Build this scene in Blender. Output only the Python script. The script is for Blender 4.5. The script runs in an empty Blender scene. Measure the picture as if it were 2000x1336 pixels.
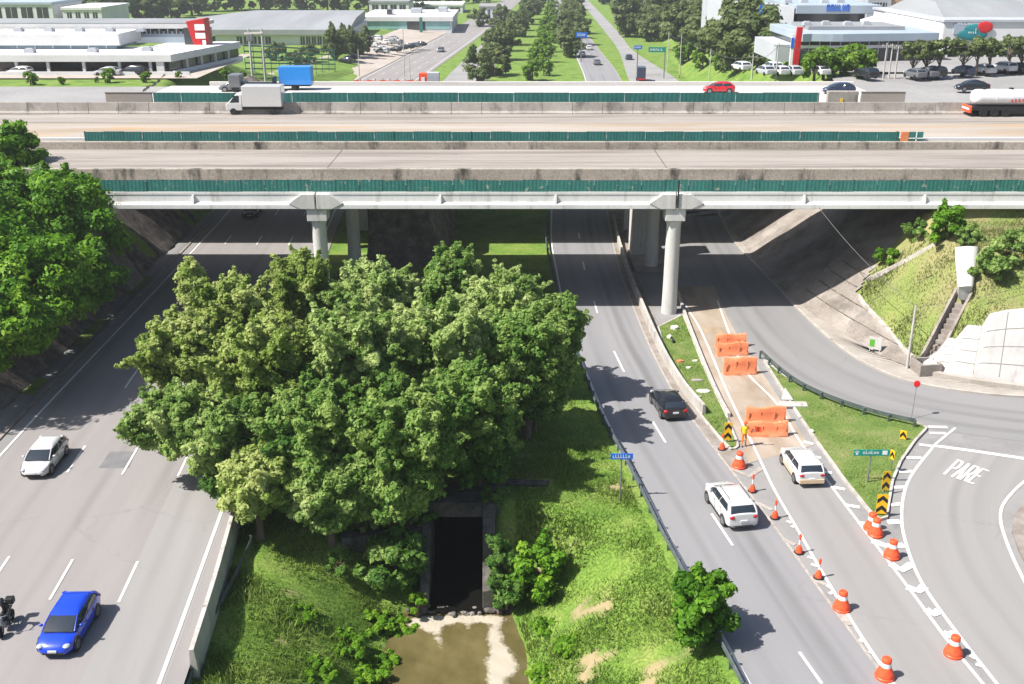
import bpy, math, random
import numpy as np
from mathutils import Vector, Matrix
R = random.Random(11)
rng = np.random.default_rng(11)
SC = bpy.context.scene
COL = SC.collection
rad = math.radians
F, PIT, CH = 2050.0, rad(20.8), 30.8
cP, sP = math.cos(PIT), math.sin(PIT)

# ---------------------------------------------------------------- pixel (2000x1336) -> world
def ray(px, py):
    u, v = (px-1000)/F, (py-668)/F
    return (u, cP-v*sP, -sP-v*cP)
def g(px, py, z=0.0):
    d = ray(px, py); t = (z-CH)/d[2]
    return (d[0]*t, d[1]*t, z)
def at(px, py, Y):
    d = ray(px, py); t = Y/d[1]
    return (d[0]*t, Y, CH+d[2]*t)
def gl(pts, z=0.0):
    return [g(a, b, z) for a, b in pts]

def sst(a, b, t):
    t = np.clip((t-a)/(b-a), 0, 1)
    return t*t*(3-2*t)
def lerp(a, b, t): return a+(b-a)*t

# ---------------------------------------------------------------- tags
def tag(o, label=None, cat=None, group=None, kind=None):
    if label: o['label'] = label
    if cat: o['category'] = cat
    if group: o['group'] = group
    if kind: o['kind'] = kind
    return o
def thing(name, label, cat, loc=(0, 0, 0), rz=0.0, group=None):
    o = bpy.data.objects.new(name, None); COL.objects.link(o)
    o.location = loc; o.rotation_euler = (0, 0, rz); o.empty_display_size = .3
    return tag(o, label, cat, group)
def copy_thing(o, loc, rz=0.0, sc=None, label=None, group=None):
    def cp(s, par):
        c = s.copy(); COL.objects.link(c)
        if par is not None: c.parent = par
        for ch in s.children: cp(ch, c)
        return c
    c = cp(o, None); c.location = loc; c.rotation_euler = (0, 0, rz)
    if sc: c.scale = (sc, sc, sc) if isinstance(sc, (int, float)) else sc
    if label: c['label'] = label
    if group: c['group'] = group
    return c

# ---------------------------------------------------------------- materials
MATS = {}
def pm(name, cols, scale=1.0, stretch=(1, 1, 1), rough=.8, metal=0.0, bump=0.0, bscale=20, fine=0.0, fscale=30,
       coord='Object', spec=.3, stain=None, stain2=None, con=(.35, .65), detail=5):
    m = bpy.data.materials.new(name); m.use_nodes = True
    nt = m.node_tree; N, L = nt.nodes, nt.links
    b = N['Principled BSDF']
    b.inputs['Roughness'].default_value = rough; b.inputs['Metallic'].default_value = metal
    b.inputs['Specular IOR Level'].default_value = spec
    MATS[name] = m
    if isinstance(cols[0], (int, float)):
        cols = [cols]
    tc = N.new('ShaderNodeTexCoord')
    def mapped(st):
        mp = N.new('ShaderNodeMapping'); mp.inputs['Scale'].default_value = st
        L.new(tc.outputs[coord], mp.inputs['Vector']); return mp.outputs[0]
    def noise(sc, st, det=5, rg=.6):
        n = N.new('ShaderNodeTexNoise'); n.inputs['Scale'].default_value = sc
        n.inputs['Detail'].default_value = det; n.inputs['Roughness'].default_value = rg
        L.new(mapped(st), n.inputs['Vector']); return n.outputs['Fac']
    if len(cols) == 1 and not stain and not fine:
        b.inputs['Base Color'].default_value = (*cols[0], 1); out = None
    else:
        if len(cols) == 1: cols = [cols[0], cols[0]]
        r = N.new('ShaderNodeValToRGB'); e = r.color_ramp.elements
        k = len(cols)
        for i, c in enumerate(cols):
            p = con[0]+(con[1]-con[0])*i/(k-1)
            el = e[i] if i < 2 else e.new(p)
            el.position = p; el.color = (*c, 1)
        L.new(noise(scale, stretch, detail), r.inputs[0]); out = r.outputs[0]
        for s in (stain, stain2):
            if s:
                c, sc, st, lo, hi = s
                mr = N.new('ShaderNodeMapRange'); mr.inputs['From Min'].default_value = lo; mr.inputs['From Max'].default_value = hi
                L.new(noise(sc, st, 6, .65), mr.inputs['Value'])
                mx = N.new('ShaderNodeMix'); mx.data_type = 'RGBA'
                L.new(mr.outputs[0], mx.inputs[0]); L.new(out, mx.inputs[6]); mx.inputs[7].default_value = (*c, 1)
                out = mx.outputs[2]
        if fine:
            mr = N.new('ShaderNodeMapRange'); mr.inputs['From Min'].default_value = .3; mr.inputs['From Max'].default_value = .7
            mr.inputs['To Min'].default_value = 1-fine; mr.inputs['To Max'].default_value = 1+fine
            L.new(noise(fscale, (1, 1, 1), 3), mr.inputs['Value'])
            mx = N.new('ShaderNodeMix'); mx.data_type = 'RGBA'; mx.blend_type = 'MULTIPLY'; mx.inputs[0].default_value = 1
            L.new(out, mx.inputs[6]); L.new(mr.outputs[0], mx.inputs[7]); out = mx.outputs[2]
        L.new(out, b.inputs['Base Color'])
    if bump:
        bp = N.new('ShaderNodeBump'); bp.inputs['Strength'].default_value = bump; bp.inputs['Distance'].default_value = .05
        L.new(noise(bscale, (1, 1, 1), 5), bp.inputs['Height']); L.new(bp.outputs[0], b.inputs['Normal'])
    return m
def paint(name, c, rough=.25, fl=.06, coat=.6):
    m = pm(name, [c, tuple(min(1, x*(1+fl)) for x in c)], scale=3, rough=rough, spec=.5)
    m.node_tree.nodes['Principled BSDF'].inputs['Coat Weight'].default_value = coat
    return m
def leafmat(name, dark, mid, light, trans=.35):
    m = bpy.data.materials.new(name); m.use_nodes = True
    nt = m.node_tree; N, L = nt.nodes, nt.links; N.clear()
    o = N.new('ShaderNodeOutputMaterial')
    a = N.new('ShaderNodeAttribute'); a.attribute_name = 'tint'
    r = N.new('ShaderNodeValToRGB'); e = r.color_ramp.elements
    e[0].position = 0; e[0].color = (*dark, 1); e[1].position = 1; e[1].color = (*light, 1)
    x = e.new(.5); x.color = (*mid, 1)
    L.new(a.outputs['Fac'], r.inputs[0])
    d = N.new('ShaderNodeBsdfPrincipled'); t = N.new('ShaderNodeBsdfTranslucent'); mx = N.new('ShaderNodeMixShader')
    d.inputs['Roughness'].default_value = .55; d.inputs['Specular IOR Level'].default_value = .25
    L.new(r.outputs[0], d.inputs['Base Color']); L.new(r.outputs[0], t.inputs['Color'])
    mx.inputs[0].default_value = trans
    L.new(d.outputs[0], mx.inputs[1]); L.new(t.outputs[0], mx.inputs[2]); L.new(mx.outputs[0], o.inputs[0])
    MATS[name] = m
    return m

# ---------------------------------------------------------------- mesh builder
class MB:
    def __init__(s, org=(0, 0, 0)):
        s.v = []; s.f = []; s.m = []; s.uv = None; s.org = org
    def add(s, vs, fs, mi=0, M=None):
        k = len(s.v)
        if M is not None: vs = [tuple(M @ Vector(p)) for p in vs]
        s.v += [tuple(p) for p in vs]
        for f in fs:
            s.f.append([i+k for i in f]); s.m.append(mi)
        return s
    def box(s, x0, x1, y0, y1, z0, z1, mi=0, M=None):
        v = [(x0, y0, z0), (x1, y0, z0), (x1, y1, z0), (x0, y1, z0), (x0, y0, z1), (x1, y0, z1), (x1, y1, z1), (x0, y1, z1)]
        return s.add(v, [(0, 3, 2, 1), (4, 5, 6, 7), (0, 1, 5, 4), (1, 2, 6, 5), (2, 3, 7, 6), (3, 0, 4, 7)], mi, M)
    def cbox(s, c, d, rz=0.0, mi=0, rx=0.0):
        M = Matrix.Translation(c) @ Matrix.Rotation(rz, 4, 'Z') @ Matrix.Rotation(rx, 4, 'X')
        return s.box(-d[0]/2, d[0]/2, -d[1]/2, d[1]/2, -d[2]/2, d[2]/2, mi, M)
    def bar(s, a, b, w, h, mi=0):            # rectangular bar from a to b
        a, b = Vector(a), Vector(b); d = b-a; l = d.length; d.normalize()
        up = Vector((0, 0, 1)) if abs(d.z) < .95 else Vector((0, 1, 0))
        x = d.cross(up).normalized(); u = x.cross(d)
        v = []
        for p in (a, b):
            for i, j in ((-1, -1), (1, -1), (1, 1), (-1, 1)):
                v.append(p+x*(i*w/2)+u*(j*h/2))
        return s.add(v, [(0, 1, 2, 3), (7, 6, 5, 4), (0, 4, 5, 1), (1, 5, 6, 2), (2, 6, 7, 3), (3, 7, 4, 0)], mi)
    def tube(s, pts, r, n=8, mi=0, cap=True):
        P = [Vector(p) for p in pts]; rs = r if isinstance(r, (list, tuple)) else [r]*len(P)
        rings = []
        x = None
        for i, p in enumerate(P):
            d = (P[min(i+1, len(P)-1)]-P[max(i-1, 0)]).normalized()
            if x is None:
                x = d.orthogonal().normalized()
            x = (x-d*x.dot(d)); x = x.normalized() if x.length > 1e-6 else d.orthogonal().normalized()
            y = d.cross(x)
            rings.append([p+(x*math.cos(2*math.pi*k/n)+y*math.sin(2*math.pi*k/n))*rs[i] for k in range(n)])
        return s.loft(rings, mi, True, cap)
    def loft(s, rings, mi=0, closed=True, cap=True):
        n = len(rings[0]); v = [p for r in rings for p in r]; f = []
        for i in range(len(rings)-1):
            for k in range(n if closed else n-1):
                a, b = i*n+k, i*n+(k+1) % n
                f.append((a, b, b+n, a+n))
        if cap and closed:
            f.append(tuple(range(n-1, -1, -1))); f.append(tuple((len(rings)-1)*n+k for k in range(n)))
        return s.add(v, f, mi)
    def lathe(s, prof, n=16, mi=0, M=None):
        rings = [[Vector((r*math.cos(2*math.pi*k/n), r*math.sin(2*math.pi*k/n), z)) for k in range(n)] for r, z in prof]
        if M is not None: rings = [[M @ p for p in q] for q in rings]
        return s.loft(rings, mi)
    def ell(s, c, d, n=10, mi=0):
        prof = [(math.sin(math.pi*i/6) if 0 < i < 6 else .02, -math.cos(math.pi*i/6)) for i in range(7)]
        M = Matrix.Translation(c) @ Matrix.Diagonal((d[0], d[1], d[2], 1))
        return s.lathe(prof, n, mi, M)
    def prism(s, poly, z0, z1, mi=0):
        n = len(poly); z0s = z0 if isinstance(z0, list) else [z0]*n; z1s = z1 if isinstance(z1, list) else [z1]*n
        v = [(p[0], p[1], z0s[i]) for i, p in enumerate(poly)]+[(p[0], p[1], z1s[i]) for i, p in enumerate(poly)]
        f = [tuple(range(n-1, -1, -1)), tuple(range(n, 2*n))]
        f += [(i, (i+1) % n, n+(i+1) % n, n+i) for i in range(n)]
        return s.add(v, f, mi)
    def poly(s, pts, mi=0):
        return s.add(pts, [tuple(range(len(pts)))], mi)
    def strip(s, A, B, mi=0, uv=True):
        n = len(A); v = [p for q in zip(A, B) for p in q]
        k = len(s.f)
        s.add(v, [(2*i, 2*i+1, 2*i+3, 2*i+2) for i in range(n-1)], mi)
        if uv:
            if s.uv is None: s.uv = {}
            t = 0
            for i in range(n-1):
                w0 = (Vector(A[i])-Vector(B[i])).length; w1 = (Vector(A[i+1])-Vector(B[i+1])).length
                t2 = t+((Vector(A[i+1])+Vector(B[i+1])-Vector(A[i])-Vector(B[i]))*.5).length
                s.uv[k+i] = [(0, t), (w0, t), (w1, t2), (0, t2)]
                t = t2
        return s
    def build(s, name, mats, parent=None, smooth=None, bevel=0.0):
        me = bpy.data.meshes.new(name)
        o3 = s.org
        me.from_pydata([(p[0]-o3[0], p[1]-o3[1], p[2]-o3[2]) for p in s.v], [], s.f)
        mats = mats if isinstance(mats, (list, tuple)) else [mats]
        for m in mats: me.materials.append(MATS[m] if isinstance(m, str) else m)
        if len(mats) > 1: me.polygons.foreach_set('material_index', s.m)
        if s.uv:
            ul = me.uv_layers.new(name='UVMap')
            for k, q in s.uv.items():
                for li, c in zip(me.polygons[k].loop_indices, q): ul.data[li].uv = c
        me.validate()
        if smooth:
            me.polygons.foreach_set('use_smooth', [True]*len(me.polygons))
            me.set_sharp_from_angle(angle=rad(smooth))
        o = bpy.data.objects.new(name, me); COL.objects.link(o)
        if parent is not None: o.parent = parent
        if bevel:
            b = o.modifiers.new('Bevel', 'BEVEL'); b.width = bevel; b.segments = 2; b.limit_method = 'ANGLE'; b.angle_limit = rad(40)
        return o
def struct(mb, name, mats, smooth=None, bevel=0.0):
    o = mb.build(name, mats, None, smooth, bevel); o['kind'] = 'structure'; return o

def np_mesh(name, V, Fq, mat, tint=None, parent=None, smooth=False):
    """V (n,3); Fq (m,k) all the same polygon size"""
    me = bpy.data.meshes.new(name)
    n, (m, k) = len(V), Fq.shape
    me.vertices.add(n); me.vertices.foreach_set('co', np.asarray(V, np.float32).ravel())
    me.loops.add(m*k); me.loops.foreach_set('vertex_index', np.asarray(Fq, np.int32).ravel())
    me.polygons.add(m); me.polygons.foreach_set('loop_start', np.arange(0, m*k, k, dtype=np.int32))
    if tint is not None:
        a = me.attributes.new('tint', 'FLOAT', 'POINT'); a.data.foreach_set('value', np.asarray(tint, np.float32))
    me.update(calc_edges=True)
    if smooth: me.polygons.foreach_set('use_smooth', np.ones(m, bool))
    me.materials.append(MATS[mat] if isinstance(mat, str) else mat)
    o = bpy.data.objects.new(name, me); COL.objects.link(o)
    if parent is not None: o.parent = parent
    return o

def resample(P, step):
    P = np.array(P, float); d = np.linalg.norm(np.diff(P, axis=0), axis=1); s = np.concatenate([[0], np.cumsum(d)])
    n = max(2, int(s[-1]/step)+1); q = np.linspace(0, s[-1], n)
    return np.stack([np.interp(q, s, P[:, i]) for i in range(3)], 1)
def smoothline(P, n=60):
    """Catmull-Rom through points, n samples evenly spaced"""
    P = np.array(P, float); out = []
    Q = np.vstack([2*P[0]-P[1], P, 2*P[-1]-P[-2]])
    for i in range(1, len(Q)-2):
        for t in np.linspace(0, 1, 12, endpoint=False):
            a, b, c, d = Q[i-1:i+3]
            out.append(.5*(2*b+(c-a)*t+(2*a-5*b+4*c-d)*t*t+(3*b-a-3*c+d)*t**3))
    out.append(P[-1]); out = np.array(out)
    s = np.concatenate([[0], np.cumsum(np.linalg.norm(np.diff(out, axis=0), axis=1))]); q = np.linspace(0, s[-1], n)
    return np.stack([np.interp(q, s, out[:, i]) for i in range(3)], 1)
def offset(P, d):
    """offset a polyline sideways (to the right of travel) in plan"""
    P = np.asarray(P, float); T = np.gradient(P, axis=0); T[:, 2] = 0; T /= np.linalg.norm(T, axis=1)[:, None]+1e-9
    O = P.copy(); O[:, 0] += T[:, 1]*d; O[:, 1] -= T[:, 0]*d
    return O
LZ = [0]
def line_strip(mb, P, w, z, mi=0):
    LZ[0] = (LZ[0]+1) % 60; z = z+LZ[0]*.00025
    P = np.asarray(P, float).copy(); P[:, 2] = z
    A, B = offset(P, -w/2), offset(P, w/2)
    mb.strip([tuple(p) for p in A], [tuple(p) for p in B], mi)
def loft_profile(mb, P, prof, mi=0, cap=True):
    """sweep a cross-section prof [(side, up)] along polyline P; closed section"""
    rings = [offset(P, a)+np.array([0, 0, h]) for a, h in prof]
    mb.loft([[tuple(r[i]) for r in rings] for i in range(len(P))], mi, True, cap)
# ================================================================= materials
G = lambda v, t=0.0: (v*(1+t), v, v*(1-t))
def asphalt(name, c, c2, streak, dark=(.10, .10, .10)):
    return pm(name, [c, c2], scale=.55, stretch=(1, .05, 1), rough=.85, bump=.25, bscale=40, fine=.16, fscale=22, coord='UV',
              stain=(streak, .35, (1, .012, 1), .56, .72), stain2=(dark, .9, (1, .25, 1), .70, .8), con=(.3, .7))
def cracks(m, amt=.2, sc=.16):
    nt = m.node_tree; N, L = nt.nodes, nt.links; b = N['Principled BSDF']; so = b.inputs['Base Color'].links[0].from_socket
    tc = N.new('ShaderNodeTexCoord'); nz = N.new('ShaderNodeTexNoise'); nz.inputs['Scale'].default_value = .9; nz.inputs['Detail'].default_value = 4; L.new(tc.outputs['Object'], nz.inputs[0])
    ad = N.new('ShaderNodeVectorMath'); ad.operation = 'MULTIPLY_ADD'; L.new(nz.outputs['Color'], ad.inputs[0]); ad.inputs[1].default_value = (1.6, 1.6, 0); L.new(tc.outputs['Object'], ad.inputs[2])
    v = N.new('ShaderNodeTexVoronoi'); v.feature = 'DISTANCE_TO_EDGE'; v.inputs['Scale'].default_value = sc; L.new(ad.outputs[0], v.inputs[0])
    r = N.new('ShaderNodeMapRange'); r.inputs['From Min'].default_value = .012; r.inputs['From Max'].default_value = .0; L.new(v.outputs['Distance'], r.inputs['Value'])
    n2 = N.new('ShaderNodeTexNoise'); n2.inputs['Scale'].default_value = .12; L.new(tc.outputs['Object'], n2.inputs[0])
    r2 = N.new('ShaderNodeMapRange'); r2.inputs['From Min'].default_value = .48; r2.inputs['From Max'].default_value = .62; r2.inputs['To Max'].default_value = amt; L.new(n2.outputs['Fac'], r2.inputs['Value'])
    mu = N.new('ShaderNodeMath'); mu.operation = 'MULTIPLY'; L.new(r.outputs[0], mu.inputs[0]); L.new(r2.outputs[0], mu.inputs[1])
    mx = N.new('ShaderNodeMix'); mx.data_type = 'RGBA'; L.new(mu.outputs[0], mx.inputs[0]); L.new(so, mx.inputs[6]); mx.inputs[7].default_value = (.07, .068, .066, 1); L.new(mx.outputs[2], b.inputs['Base Color'])
asphalt('asphalt_grey', (.205, .205, .215), (.245, .24, .245), (.15, .147, .147))
asphalt('asphalt_pink', (.222, .208, .203), (.262, .247, .242), (.285, .265, .255), (.18, .168, .165))
asphalt('asphalt_light', (.235, .228, .222), (.27, .262, .255), (.20, .195, .19), (.2, .195, .19))
asphalt('asphalt_ramp', (.20, .197, .197), (.235, .23, .23), (.13, .127, .128))
pm('asphalt_base', [(.22, .215, .212), (.26, .253, .248)], scale=.3, rough=.85, bump=.25, bscale=30, fine=.15, fscale=18, stain=(.17, .165, .165) and ((.17, .165, .165), .12, (1, 1, 1), .55, .7))
for q_ in ('asphalt_grey', 'asphalt_pink', 'asphalt_light', 'asphalt_ramp', 'asphalt_base'): cracks(MATS[q_])
pm('asphalt_far', [(.23, .225, .225), (.29, .285, .28)], scale=.08, rough=.85, fine=.08, fscale=1.5)
pm('asphalt_patch', [(.145, .145, .15), (.18, .18, .185)], scale=1.2, rough=.85, fine=.2, fscale=20)
pm('sand_concrete', [(.25, .195, .145), (.32, .262, .205), (.37, .32, .265)], scale=.5, stretch=(1, .35, 1), rough=.9, bump=.2, fine=.12, fscale=12,
   stain=((.40, .28, .15), .3, (1, .5, 1), .6, .72))
pm('shoulder_concrete', [(.2, .17, .15), (.29, .262, .236)], scale=.8, rough=.9, bump=.2, fine=.15, fscale=12, stain=((.14, .11, .095), .6, (1, 1, 1), .55, .75))
pm('pavement', [(.295, .262, .23), (.37, .34, .308)], scale=.6, rough=.9, bump=.2, fine=.1, fscale=12, stain=((.3, .26, .22), .5, (1, 1, 1), .58, .75))
pm('kerb_mat', [(.34, .31, .28), (.5, .47, .43)], scale=1.2, rough=.9, fine=.15, fscale=10, stain=((.15, .13, .11), 1.1, (1, 1, 1), .58, .7))
pm('barrier_concrete', [(.36, .34, .315), (.47, .45, .42)], scale=.7, stretch=(1, 1, .3), rough=.9, bump=.3, fine=.12, fscale=9,
   stain=((.16, .145, .13), 1.6, (1, 1, .25), .57, .72))
pm('deck_concrete', [(.255, .228, .203), (.325, .295, .268)], scale=.25, stretch=(.15, 1, 1), rough=.9, bump=.15, fine=.08, fscale=6,
   stain=((.165, .145, .128), .5, (.06, 1.2, 1), .48, .68), stain2=((.12, .108, .098), 1.2, (.25, 1, 1), .62, .75))
pm('deck_white', [(.46, .445, .425), (.54, .52, .5)], scale=.3, stretch=(.15, 1, 1), rough=.9, fine=.06, fscale=5, stain=((.36, .335, .31), .5, (.08, 1.2, 1), .6, .75))  # far deck: sun glare on pale concrete put into the colour
pm('deck_sand', [(.30, .235, .17), (.33, .29, .25), (.37, .335, .30)], scale=.4, stretch=(.12, 1, 1), rough=.95, fine=.1, fscale=5, stain=((.40, .25, .12), .25, (.2, 1.6, 1), .55, .66))
pm('parapet_stained', [(.27, .238, .198), (.385, .345, .295)], scale=.5, stretch=(.3, 1, 1), rough=.95, bump=.3, fine=.2, fscale=5,
   stain=((.06, .053, .046), .9, (.8, 1, .22), .53, .68), stain2=((.22, .2, .175), 2.5, (1, 1, .4), .55, .7))
pm('barrier_panels', [(.28, .252, .225), (.40, .37, .335)], scale=.35, stretch=(.6, 1, .5), rough=.95, bump=.2, fine=.12, fscale=5,
   stain=((.10, .09, .08), .7, (.6, 1, .3), .52, .72))
pm('girder_white', [(.60, .595, .58), (.68, .675, .66)], scale=.4, stretch=(1, 1, .3), rough=.7, fine=.05, fscale=6, stain=((.40, .38, .345), 1.3, (1, 1, .1), .55, .75), stain2=((.3, .275, .245), .35, (1, 1, .3), .62, .75))
pm('column_concrete', [(.46, .45, .43), (.6, .585, .56)], scale=.8, stretch=(1, 1, .2), rough=.9, bump=.15, fine=.08, fscale=8,
   stain=((.25, .23, .21), 1.0, (1, 1, .15), .6, .75))
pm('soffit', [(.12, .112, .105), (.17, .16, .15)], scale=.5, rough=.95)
pm('hoarding_green', [(.03, .145, .125), (.045, .19, .165)], scale=.6, stretch=(1, 1, .2), rough=.5, fine=.15, fscale=3,
   stain=((.34, .34, .28), 1.3, (1, 1, 1.2), .60, .66), stain2=((.04, .2, .17), .35, (1, 1, .2), .55, .65))
pm('hoarding_green_plain', [(.03, .14, .122), (.045, .19, .168)], scale=.4, stretch=(1, 1, .2), rough=.5, fine=.15, fscale=3)
pm('hoarding_rail', [(.02, .05, .048)], rough=.5)
pm('slope_concrete', [(.2, .174, .152), (.31, .28, .25)], scale=.35, stretch=(1, 1, 1), rough=.95, bump=.4, bscale=6, fine=.15, fscale=6,
   stain=((.11, .098, .085), .28, (1, 1, 1), .5, .72), stain2=((.4, .37, .33), 1.3, (1, 1, 1), .62, .75))
pm('rock_dark', [(.045, .04, .036), (.12, .105, .095), (.24, .215, .19)], scale=.9, rough=.95, bump=.8, bscale=4, fine=.3, fscale=9, con=(.3, .72))
pm('stone_masonry', [(.05, .046, .04), (.14, .128, .112)], scale=1.6, rough=.95, bump=.6, bscale=6, fine=.25, fscale=12, stain=((.05, .06, .03), .8, (1, 1, 1), .55, .7))  # stone coloured darker for the trees' shade over the channel
pm('crib_white', [(.40, .39, .375), (.48, .47, .455)], scale=.6, rough=.85, bump=.15, fine=.05, fscale=9, stain=((.33, .31, .285), .9, (1, 1, .3), .6, .75))
pm('grass_ground', [(.075, .15, .02), (.13, .215, .032), (.19, .24, .055)], scale=.35, rough=.95, bump=.9, bscale=9, fine=.4, fscale=7,
   stain=((.30, .24, .14), .33, (1, 1, 1), .655, .73), con=(.32, .68))
pm('grass_island', [(.085, .145, .028), (.125, .18, .04), (.18, .20, .07)], scale=.5, rough=.95, bump=.8, bscale=10, fine=.35, fscale=8,
   stain=((.33, .26, .15), .5, (1, 1, 1), .66, .74), con=(.32, .68))
pm('water_brown', [(.082, .07, .026), (.135, .112, .047)], scale=.45, stretch=(1, .5, 1), rough=.1, bump=.8, bscale=1.7, spec=.5)
pm('foam', [(.45, .39, .27), (.74, .68, .57)], scale=2.2, rough=.7, bump=.6, bscale=7)
pm('tunnel_dark', [(.008, .008, .007), (.014, .013, .012)], scale=1, rough=.95)  # near-black colour stands in for the darkness inside the culvert
pm('line_white', [(.55, .54, .525), (.68, .67, .65)], scale=3, rough=.7, fine=.1, fscale=14)
pm('line_worn', [(.28, .25, .22), (.40, .365, .33)], scale=2, rough=.8, fine=.2, fscale=12)
pm('steel_galv', [(.16, .18, .18), (.26, .28, .28)], scale=3, rough=.45, metal=.4, fine=.1, fscale=10)
pm('rail_dark', [(.07, .095, .095), (.13, .155, .155)], scale=2, rough=.5, metal=.3)
pm('pole_concrete', [(.36, .345, .32), (.48, .46, .43)], scale=2, stretch=(1, 1, .3), rough=.9)
pm('wire', [(.12, .12, .12)], rough=.6)
pm('orange_plastic', [(.70, .20, .085), (.78, .27, .13)], scale=1.5, stretch=(.4, 1, 1), rough=.5, bump=.4, bscale=5, fine=.08, fscale=5, stain=((.8, .4, .26), 1.2, (.4, 1, 1), .56, .72))
pm('cone_orange', [(.78, .075, .025), (.86, .11, .04)], scale=5, rough=.45, fine=.08, fscale=12)
pm('reflect_white', [(.6, .6, .6), (.75, .75, .74)], scale=6, rough=.4)
pm('rubber', [(.022, .022, .023)], rough=.8)
pm('yellow_sign', [(.75, .42, .01), (.8, .47, .015)], scale=3, rough=.5)
pm('black_sign', [(.015, .015, .015)], rough=.5)
pm('blue_sign', [(.01, .12, .55), (.015, .15, .62)], scale=2, rough=.4)
pm('green_sign', [(.0, .22, .18), (.005, .27, .22)], scale=2, rough=.4)
pm('sign_white', [(.75, .75, .75)], rough=.5)
pm('red_sign', [(.5, .018, .02), (.58, .025, .03)], scale=1, rough=.45)
pm('trunk', [(.09, .065, .045), (.17, .13, .1)], scale=3, stretch=(1, 1, .25), rough=.95, bump=.5, bscale=8)
leafmat('leaf_main', (.065, .155, .024), (.23, .365, .08), (.48, .57, .22), .5)
leafmat('leaf_yellow', (.11, .20, .026), (.28, .385, .075), (.50, .56, .21), .5)
leafmat('leaf_dark', (.045, .135, .02), (.15, .285, .05), (.35, .47, .13), .5)
leafmat('leaf_vivid', (.045, .14, .008), (.12, .28, .014), (.25, .42, .03), .42)
leafmat('leaf_far', (.06, .10, .028), (.135, .185, .06), (.21, .25, .10), .42)
leafmat('leaf_far_bright', (.08, .17, .016), (.15, .28, .024), (.24, .37, .05), .42)
leafmat('blade_dry', (.09, .13, .028), (.165, .19, .06), (.27, .265, .115), .3)
leafmat('blade', (.075, .155, .02), (.14, .235, .034), (.235, .29, .08), .33)

# ================================================================= road lines (world)
L_left = smoothline([(-31.3, 25, 0), (-31.6, 38.2, 0), (-32.9, 60.4, 0), (-33.7, 90, 0), (-34.5, 118.8, 0), (-36.2, 160, 0), (-37.5, 215, 0), (-36.5, 255, 0), (-19.5, 438, 0), (0, 700, 0)], 160)
L_right = smoothline([(-14.9, 25, 0), (-15.7, 38.2, 0), (-17.0, 55.8, 0), (-20.3, 102, 0), (-22, 130, 0), (-23.8, 170, 0), (-24.6, 215, 0), (-23.4, 255, 0), (-8.6, 438, 0), (8, 700, 0)], 160)
R_left = smoothline([(12.9, 25, 0), (10.55, 38.2, 0), (9.2, 47.2, 0), (8.1, 55.3, 0), (6.6, 65.2, 0), (5.6, 75.7, 0), (4.9, 84.5, 0), (4.5, 101, 0), (4.6, 119.5, 0), (7.5, 170, 0), (14, 225, 0), (17.6, 255, 0), (19, 340, 0), (20, 430, 0), (22, 700, 0)], 160)
R_right = smoothline([(18.9, 25, 0), (16.8, 38.2, 0), (15.6, 46.1, 0), (14.7, 52.6, 0), (13.6, 59, 0), (12.6, 65.2, 0), (11.6, 73.5, 0), (11, 88.8, 0), (11, 108.6, 0), (12.6, 140, 0), (18, 200, 0), (26, 255, 0), (27, 340, 0), (27.5, 430, 0), (30, 700, 0)], 160)
FOOT = smoothline([(54, 420, 0), (46.5, 330, 0), (42.5, 255, 0), (39, 200, 0), (33.5, 165, 0), (26.6, 138, 0), (25.5, 126.5, 0), (25.35, 106, 0), (25.6, 96, 0), (26.5, 89, 0), (28.2, 82, 0), (30.2, 76, 0), (32.7, 73.3, 0), (37.6, 71.2, 0), (46, 69, 0), (90, 66, 0)], 110)
FOOT[:, 2] = 0
foot2 = FOOT[:, :2]
def foot_dist(x, y):
    """signed distance from the foot of the right bank (positive on the bank)"""
    x = np.atleast_1d(np.asarray(x, float)); y = np.atleast_1d(np.asarray(y, float))
    far = x < 20                       # well clear of the bank: no need to measure
    best = np.where(far, 400.0, 1e9); sg = np.where(far, -1.0, 1.0)
    near = ~far
    if near.any():
        xn, yn = x[near], y[near]; bn = np.full(xn.shape, 1e9); sn = np.ones(xn.shape)
        for j in range(0, len(xn), 20000):
            q = np.stack([xn[j:j+20000], yn[j:j+20000]], 1)[:, None, :]; A, D = foot2[:-1][None], (foot2[1:]-foot2[:-1])[None]
            t = np.clip(((q-A)*D).sum(-1)/(D*D).sum(-1), 0, 1); e = q-A-t[..., None]*D; r = (e*e).sum(-1); k = r.argmin(1); ii = np.arange(len(k))
            bn[j:j+20000] = r[ii, k]; sn[j:j+20000] = np.sign(D[0, k, 0]*e[ii, k, 1]-D[0, k, 1]*e[ii, k, 0])
        best = best.copy(); best[near] = bn; sg[near] = sn
    return np.sqrt(best)*sg
def wall_w(x): return sst(31.6, 36.5, x)
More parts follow.
